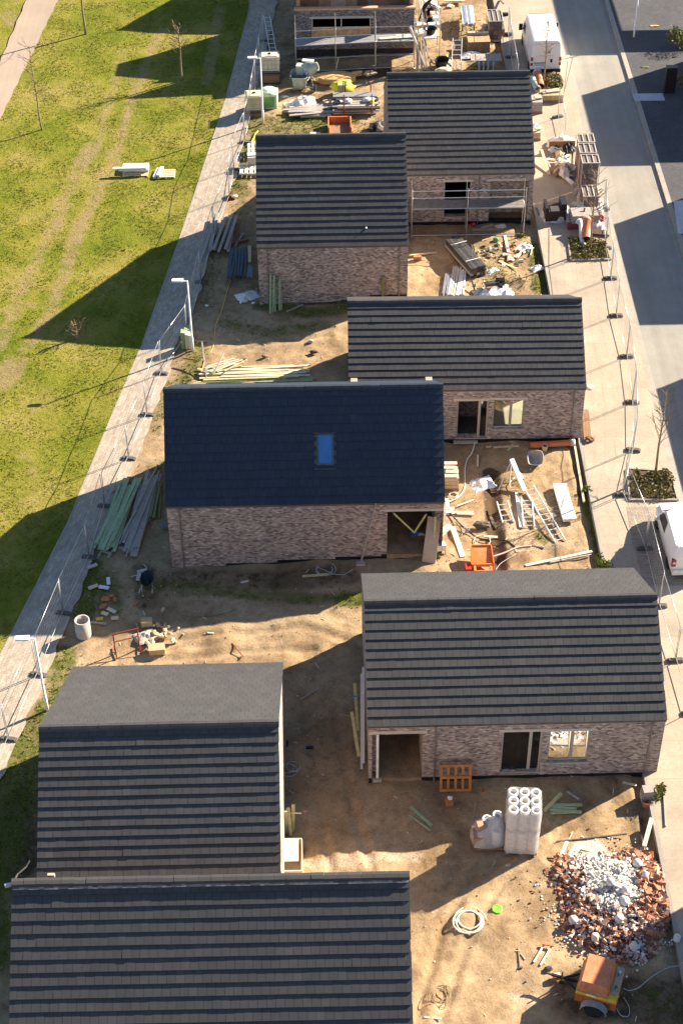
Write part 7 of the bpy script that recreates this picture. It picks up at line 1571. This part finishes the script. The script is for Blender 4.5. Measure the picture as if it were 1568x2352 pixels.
# ------------------------------------------------------------------ yard at the top right
def rail_stack():
    P = [at('M',*p,.75) for p in ((595,365),(775,375),(735,85),(560,90))]; c = sum(P,Vector())/4; c.z = 0; root = thing('rail_stack', 'pale stack of galvanised rails on dark trestles in the top right yard', 'rail stack', c); r2 = random.Random(3)
    P = [p-c for p in P]
    for k in range(9):
        t = (k+.5)/9; a, b = P[0]*(1-t)+P[1]*t, P[3]*(1-t)+P[2]*t; e = r2.uniform(-.3,.3); d = (b-a).normalized(); mb = MB(); mb.bar(a+d*e, b+d*e+Vector((0,0,.0)), .15,.12+.04*(k%3),r2.choice([GALV,WPLAST,WOODY,GALV])); mb.build('rail', root)
    for t in (.15,.8):
        a, b = P[0]*(1-t)+P[3]*t, P[1]*(1-t)+P[2]*t; mb = MB(); mb.bar(a-Vector((0,0,.15)), b-Vector((0,0,.15)),.1,.1,BLACK)
        for q in (a,b): mb.bar(q-Vector((0,0,.75)), q-Vector((0,0,.2)),.08,.08,BLACK)
        mb.build('trestle', root)
rail_stack()
STRAPM = M('pale_strap', (.50,.45,.40), .6, 0, .1)
def tile_crates(f, pts, h, label, layers, legs=True, tone=None):
    P = [at(f,*p,h) for p in pts]; c = sum(P,Vector())/4; root = thing('tile_pallet', label, 'tile pallet', (c.x,c.y,gz(c.x))); P = [p - Vector((c.x,c.y,gz(c.x)+h)) for p in P]; w = ((P[1]-P[0]).length+(P[2]-P[3]).length)/2; d = ((P[3]-P[0]).length+(P[2]-P[1]).length)/2; r2 = random.Random(int(h*100)+layers)
    mb = MB(); mb.b2(-w/2,w/2,-d/2,d/2,0,.12,WOODP); mb.build('pallet', root); lh = (h-.15)/layers
    cols = [M('tile_pack_brown', (.20,.13,.095), .85, 0, .25, 9), M('tile_pack_grey', (.16,.14,.13), .85, 0, .25, 9), M('tile_pack_pink', (.30,.20,.165), .85, 0, .25, 9)]
    for k in range(layers):
        z = .125+k*lh; mb = MB()
        for i in range(3): x0 = -w/2+.03+i*(w-.06)/3; mb.b2(x0+.012,x0+(w-.06)/3-.012,-d/2+.04,d/2-.04,z,z+lh*.93,cols[(k+i)%3 if k < layers-1 else 1])
        mb.build('tile_layer', root)
    st = MB()
    for x in (-w/2,-w/6,w/6,w/2): st.b2(x-.02,x+.02,-d/2-.012,d/2+.012,h-.02,h+.015,STRAPM)
    for y in (-d/2,d/2): st.b2(-w/2-.03,w/2+.03,y-.022,y+.022,h-.02,h+.022,STRAPM)
    st.build('strap_frame', root); 
    for x in (-w/2-.01,w/2+.01):
        mb = MB(); mb.b2(x-.015,x+.015,-d/2-.015,-d/2+.03,.12,h-.03,STRAPM); mb.b2(x-.015,x+.015,d/2-.03,d/2+.015,.12,h-.03,STRAPM); mb.build('corner_post', root)
    return root
tile_crates('M',((1000,305),(1225,305),(1185,100),(985,150)),1.5,'dark tile pallet with pale straps in the top right yard',4)
mb = MB(); mb.b2(-.55,.55,-.4,.4,0,.7,WOODB); mb.b2(-.45,.45,-.43,-.401,.1,.6,BLACKP); mb.bar((-.2,-.6,.1),(-.1,-.5,.75),.1,.05,WPLAST); mb.bar((.2,-.6,.1),(.25,-.5,.7),.15,.05,WPLAST); c = at('M',1110,560); one(mb,'brown_crate','brown crate with white slats before the dark tile pallet','crate',c)
mb = MB(); mb.b2(-.75,.75,-.55,.55,0,.75,WOODB); mb.b2(-.75,.75,-.55,.55,.751,.78,M('slab_board')); mb.b2(-.7,.7,.5,.75,.79,.95,WOODGR); c = at('M',830,760); one(mb,'brown_crate','larger brown crate amid scrap in the top right yard','crate',c,.03)
boards('M',(960,760),(985,560),4,.5,.12,.05,M('pink_board'),'pinkish board beside the larger brown crate','boards by the brown crate',.3,2,.1,71); lump('M',935,480,(.5,.9,.7),WOODGR,'grey box shape left of the tile pallet','box','box',3,amp=.1)
sheetwrap('M',720,865,(1.5,.7,.35),WPLAST,'white folded sheet on the grass of the top right yard','plastic_sheet','sheet',9,.25)
def table_():
    c = at('M',960,1120); root = thing('board_table', 'pack of grey boards on blue legs behind the street house ridge', 'board table', c); 
    for k in range(5): mb = MB(); mb.b2(-1.05,1.0,.1+k*.2,.28+k*.2,.72,.78,WOODGR); mb.build('board', root)
    for x in (-.5,-.2,.1,.45): mb = MB(); mb.b2(x-.05,x+.05,0,.1,0,.7,M('pale_blue_leg', (.30,.38,.50), .6, 0, .15)); mb.b2(x-.05,x+.05,.9,1.0,0,.7,M('pale_blue_leg')); mb.build('leg', root)
table_()
ladder(at('M',485,1150)+Vector((0,0,.1)), at('M',497,800)+Vector((0,-.1,1.0)), .62, 7, ALU, 'aluminium ladder propped behind the ridge of the street house', side=(1,0,0))
mb = MB(); mb.lathe([(.35,0),(.5,.55),(.52,.56),(.46,.52),(.33,.05)],BLACK,(0,0,0),16); c = at('M',255,1040); one(mb,'black_tub','black tub left of the propped ladder','tub',c); lump('M',270,1150,(1.0,.7,.6),BEIGE,'beige sack below the black tub','sack','sack',4,amp=.15); boards('M',(370,1150),(380,950),3,.35,.12,.06,WOODP,'pale plank left of the propped ladder','planks by the ladder',.2,1,.2,72); lump('M',330,935,(.3,.3,.5),YELB,'yellow can behind the propped ladder','can','can',2,amp=.1)
boards('M',(300,45),(560,25),5,.6,.16,.06,WOODP,'pale plank at the top edge of the photo','planks at the top edge',.3,2,.1,73); boards('M',(330,80),(420,100),3,.4,.2,.05,M('pink_board'),'pinkish offcut below the top edge planks','offcuts at the top',.2,1,.05,74)
sheetwrap('M',560,120,(.4,.4,.2),YELB,'yellow rag near the rails','rag','rag',2,.3) if 0 else None
plank('M',(1175,0),(1220,140),.1,.08,WOODB,'brown post leaning at the top beside the tile pallet',z1=.4); plank('M',(1295,690),(1310,880),.2,.08,WOODGR,'grey plank lying in the shade left of the white van')
mb = MB(); mb.b2(-.2,.2,-.12,.12,0,.16,BLACK); c = at('M',1310,550); one(mb,'black_block','black block on the pavement above the van shadow','block',c); mb = MB(); mb.b2(-.2,.2,-.12,.12,0,.16,BLACK); c = at('M',1255,230); one(mb,'black_block','black block beside the tile pallet','block',c)
# around the rear of the van
orange_pipe('B',700,548,680,462,.26,'short fat orange pipe behind the white van')
mb = MB(); mb.lathe([(.22,-.8),(.22,.8),(.19,.8),(.19,-.75),(.01,-.75)],M('pale_grey_pipe', (.52,.55,.50), .6, 0, .1),(0,0,.22),16,Matrix.Rotation(math.pi/2,3,'X')); c = at('B',667,525); one(mb,'drain_pipe','pale grey pipe left of the short orange pipe','pipe',c,.12,None,True)
def block_pallet(f,u,v,label,w,d,m_,n=3,h=.75):
    c = at(f,u,v); root = thing('block_pallet', label, 'block pallet', (c.x,c.y+d/2,c.z)); mb = MB(); mb.b2(-w/2,w/2,-d/2,d/2,0,.13,WOODB); mb.build('pallet', root)
    for k in range(n): mb = MB(); lh = (h-.14)/n; mb.b2(-w/2+.03+.02*k,w/2-.03,-d/2+.03,d/2-.02*k,.14+k*lh,.14+(k+.94)*lh,m_); mb.build('block_layer', root)
    mb = MB(); mb.box((.1,.1,h+.06),(w*.6,d*.4,.1),WOODP,.2); mb.box((-w*.3,-.1,h+.04),(.3,.3,.08),M('grey_block'),.4); mb.build('loose_piece', root)
block_pallet('B',768,622,'low pallet of sandy blocks behind the van',1.55,.9,M('sandstone_lump'),3,.5)
block_pallet('B',678,690,'small pallet of grey glazed crates at the right verge of the street house',.75,1.0,M('grey_block', (.34,.30,.27), .9, 0, .15),3,.8); block_pallet('B',675,855,'beige carton stack at the right verge of the street house',.55,.7,M('tan_carton', (.42,.31,.20), .85, 0, .15),2,.55)
sheetwrap('B',668,770,(.6,.6,.3),FILMW,'white crumpled film above the beige carton stack','film_scrap','sheet',2,.4)
mb = MB(); mb.tube([(0,0,0),(.05,0,2.2)],.02,GALV,6); mb.tube([(0,0,0),(.35,0,2.4)],.02,GALV,6); c = at('B',845,560); one(mb,'steel_poles','pair of thin steel poles leaning near the sandy block pallet','poles',c)
# ------------------------------------------------------------------ tall tile stacks and bag piles on the pavement
tile_crates('Rr',((905,340),(1172,335),(1140,207),(890,208)),2.2,'rearmost of three tall strapped tile stacks on the pavement',5); tile_crates('Rr',((935,505),(1190,510),(1175,365),(912,358)),2.2,'middle one of three tall strapped tile stacks on the pavement',5); tile_crates('Rr',((970,665),(1238,675),(1232,540),(960,535)),2.35,'front one of three tall strapped tile stacks, brown layers showing',6)
tile_crates('Rr',((1000,1190),(1250,1195),(1205,1030),(960,1010)),1.1,'lower tile pallet in front of the three tall stacks',3)
for k,(p,q) in enumerate((((870,310),(835,900)),((890,560),(880,1180)),((945,560),(905,1310)),((960,900),(940,1350)))): plank('Rr',p,q,.16,.07,(WOODW,WOODGR,WOODW,WOODP)[k],'%s long board laid along the tall tile stacks' % ('outermost','second','third','innermost')[k])
def bagpile(cx, cy, sx, sy, n, seed, label, mats, big=.6):
    r2 = random.Random(seed)
    for i in range(n):
        u, v = r2.gauss(cx,sx), r2.gauss(cy,sy); s = r2.uniform(.3,1)*big; 
        if r2.random() < .55: sheetwrap('Rr',u,v,(s*1.4,s,s*.7),r2.choice(mats),label,'waste_piece','waste',i+seed*50,r2.uniform(0,3),r2.uniform(0,.25),.45,label[:28]+' pile')
        else: c = at('Rr',u,v); mb = MB(); mb.box((0,0,s*.25),(s*1.2,s*.5,s*.12),r2.choice(mats),Matrix.Rotation(r2.uniform(-.5,.5),3,'X')); one(mb,'waste_piece',label,'waste',(c.x,c.y,c.z+r2.uniform(0,.3)),r2.uniform(0,3),label[:28]+' pile')
PINKW = M('pinkish_wrap', (.62,.50,.50), .5, 0, .15); MAROON = M('maroon_wrap', (.22,.05,.05), .6, 0, .2)
bagpile(660,640,75,130,26,3,'piece of the white and brown waste pile on the pavement behind the garden',[FILMW,WPLAST,BEIGE,WOODB,STEELG,M('white_sheet'),BLACK],.75)
sheetwrap('Rr',660,420,(1.9,1.3,.8),WPLAST,'large white bag at the back of the pavement waste pile','waste_bag','bag',3,.0,.1,.25); mb = MB(); mb.b2(-.8,.8,-.06,.06,.2,.7,WOODB); c = at('Rr',650,480); one(mb,'brown_sheet','brown panel before the large white bag','panel',c)
P_, Q_ = at('Rr',458,862), at('Rr',335,460,.5); plank3(P_+Vector((0,0,.04)),Q_,.16,.06,WOODP,'long plank leaning at the left of the pavement waste pile'); plank('Rr',(480,760),(420,640),.1,.05,WOODGR,'short grey plank beside the long leaning plank'); plank('Rr',(410,620),(560,630),.2,.06,BEIGE,'beige board end sticking out of the waste pile')
mb = MB(); mb.lathe([(.13,-.7),(.13,.7),(.1,.7),(.1,-.65),(.01,-.65)],WPLAST,(0,0,.14),14,Matrix.Rotation(math.pi/2,3,'X')); c = at('Rr',745,955); one(mb,'white_tube','short white tube at the front of the pavement waste pile','tube',c,.42,None,True)
mb = MB(); mb.b2(-.6,.6,-.5,.5,0,.7,M('chocolate_box', (.05,.028,.022), .6, 0, .2)); mb.b2(-.62,-.45,-.52,.52,.701,.95,BLACK); mb.b2(.3,.62,-.4,.55,.701,1.1,BLACK); mb.b2(-.3,.2,-.45,.1,.701,.72,BEIGE); c = at('Rr',535,1525); one(mb,'black_box','black and brown box among clear bags on the pavement','box',c,.05)
sheetwrap('Rr',690,1510,(1.3,1.2,.9),FILM,'clear plastic bag right of the black and brown box','plastic_bag','bag',5,.3,0,.3); sheetwrap('Rr',410,1500,(.7,.8,.5),FILM,'clear plastic bag left of the black and brown box','plastic_bag','bag',6,.2,0,.4); plank('Rr',(420,1575),(780,1545),.3,.06,STEELG,'dark board under the clear bags'); sheetwrap('Rr',480,1570,(.9,.5,.3),FILMW,'white bag in front of the black and brown box','plastic_bag','bag',7)
plank('Rr',(255,1380),(300,1490),.12,.05,STEELG,'dark bar lying at the garden edge of the pavement')
bagpile(1000,1480,85,70,20,5,'piece of the maroon and white bag pile beside the kerbed bed',[PINKW,MAROON,FILMW,WPLAST,STEELG,M('white_sheet')],.75)
mb = MB(); mb.b2(-.75,.75,-.5,.5,0,.75,M('grey_block')); mb.b2(-.78,.78,-.53,-.5,0,.8,WOODGR); c = at('Rr',990,1610); one(mb,'grey_crate','grey crate under the maroon and white bags','crate',c,.05); sheetwrap('Rr',1160,1640,(.9,1.1,.6),WPLAST,'white bag hanging right of the grey crate','plastic_bag','bag',8,.2)
P_ = at('Rr',960,1690); plank3(P_+Vector((0,0,.1)), at('Rr',1012,1375,.9), .1,.08,M('red_oxide', (.36,.10,.04), .7, 0, .2),'red brown post leaning across the bag pile'); mb = MB(); mb.b2(-.45,.45,-.15,.15,0,.3,MAROON); c = at('Rr',860,1690); one(mb,'red_box','dark red box left of the orange pipe','box',c,.1)
orange_pipe('Rr',1035,1960,1020,1700,.26,'fat orange drain pipe over the kerbed bed',False,.1,.35)
cable('Rr',[(880,1760),(915,1740),(940,1800),(945,1880),(965,1960),(1000,2010)],.13,M('white_duct', (.66,.66,.64), .5, 0, .08),'thick white flexible duct beside the fat orange pipe','flexible_duct','duct',[.45,.6,.45,.3,.15,.05]); lump('Rr',1010,2030,(.35,.3,.3),BEIGE,'beige cap at the end of the white duct','cap','cap',2,amp=.1)
mb = MB(); mb.prism([(-.7,0,.03),(.7,-.35,.03),(.2,.5,.03)],(0,0,.12),M('dark_ply', (.09,.05,.045), .7, 0, .2)); c = at('Rr',1190,1790); one(mb,'dark_sheet','dark triangular panel right of the orange pipe','panel',c); plank('Rr',(1120,1950),(1200,1890),.16,.05,M('pink_board'),'pinkish board at the back of the kerbed bed'); lump('Rr',1330,1745,(.28,.28,.22),M('yellow_lamp', (.7,.6,.2), .5),'yellow warning lamp on the kerb side','warning_lamp','lamp',2,amp=.05)
lump('Rr',1220,1430,(.6,.5,.5),M('pale_mint_bag', (.6,.68,.6), .5),'pale mint bag between tile pallet and road','plastic_bag','bag',5,amp=.3); lump('Rr',1240,1340,(.5,.7,.5),PINKW,'pinkish bundle at the right of the low tile pallet','bundle','bundle',6,amp=.3)
# small marks and scraps
lump('T',850,1270,(.5,.25,.06),LEAFG,'small pale green leaf scrap on the far driveway','leaf','leaf',3,amp=.4); lump('T',1030,485,(.6,.25,.08),ORCAB,'orange scrap on the far driveway','scrap','scrap',4,amp=.3)
c = at('U',1198,728,0)
inv = h1.matrix_basis.inverted(); e = inv @ EYE; d = inv.to_3x3() @ ray('U',1198,728); s1 = (7.238-3.397)/4.97; t_ = (7.238 - e.z + s1*e.y)/(d.z - s1*d.y); q = h1.matrix_basis @ (e + d*t_)
mb = MB(); mb.blob((0,0,.06),(.1,.15,.09),WPLAST,3,8,.2); mb.blob((0,-.06,.11),(.05,.05,.05),WPLAST,4,8,.1); one(mb,'white_bird','small white bird shape on the roof of the narrow house','bird',q)
# wood pegs standing on the eaves behind the navy roof ridge
for u,v in ((127,472),(455,462)):
    p = at('N',u,v,3.9); mb = MB(); mb.b2(-.1,.1,-.1,.1,0,.35,WOODP); mb.b2(-.16,.16,-.16,.16,.351,.42,WOODGR); one(mb,'timber_block','%s timber block standing behind the navy roof ridge' % ('left' if u < 300 else 'right'),'block',(p.x,64.98,3.55))
mb = MB(); mb.tube([(.15,.1,-.05),(.25,.5,-.1),(.5,.8,-.1),(.62,1.0,.0)],.03,STEELG,6); mb.box((.05,0,0),(.3,.1,.12),GALV,.3); one(mb,'flue_elbow','silver pipe elbow at the left end of the nearest ridge','pipe',(-11.05,34.75,5.7))
mb = MB(); mb.b2(-.12,.12,-.05,.05,0,.14,M('pink_block', (.50,.36,.28), .9)); one(mb,'ridge_block','small pinkish block on the nearest ridge','block',(-9.6,35.02,5.75))
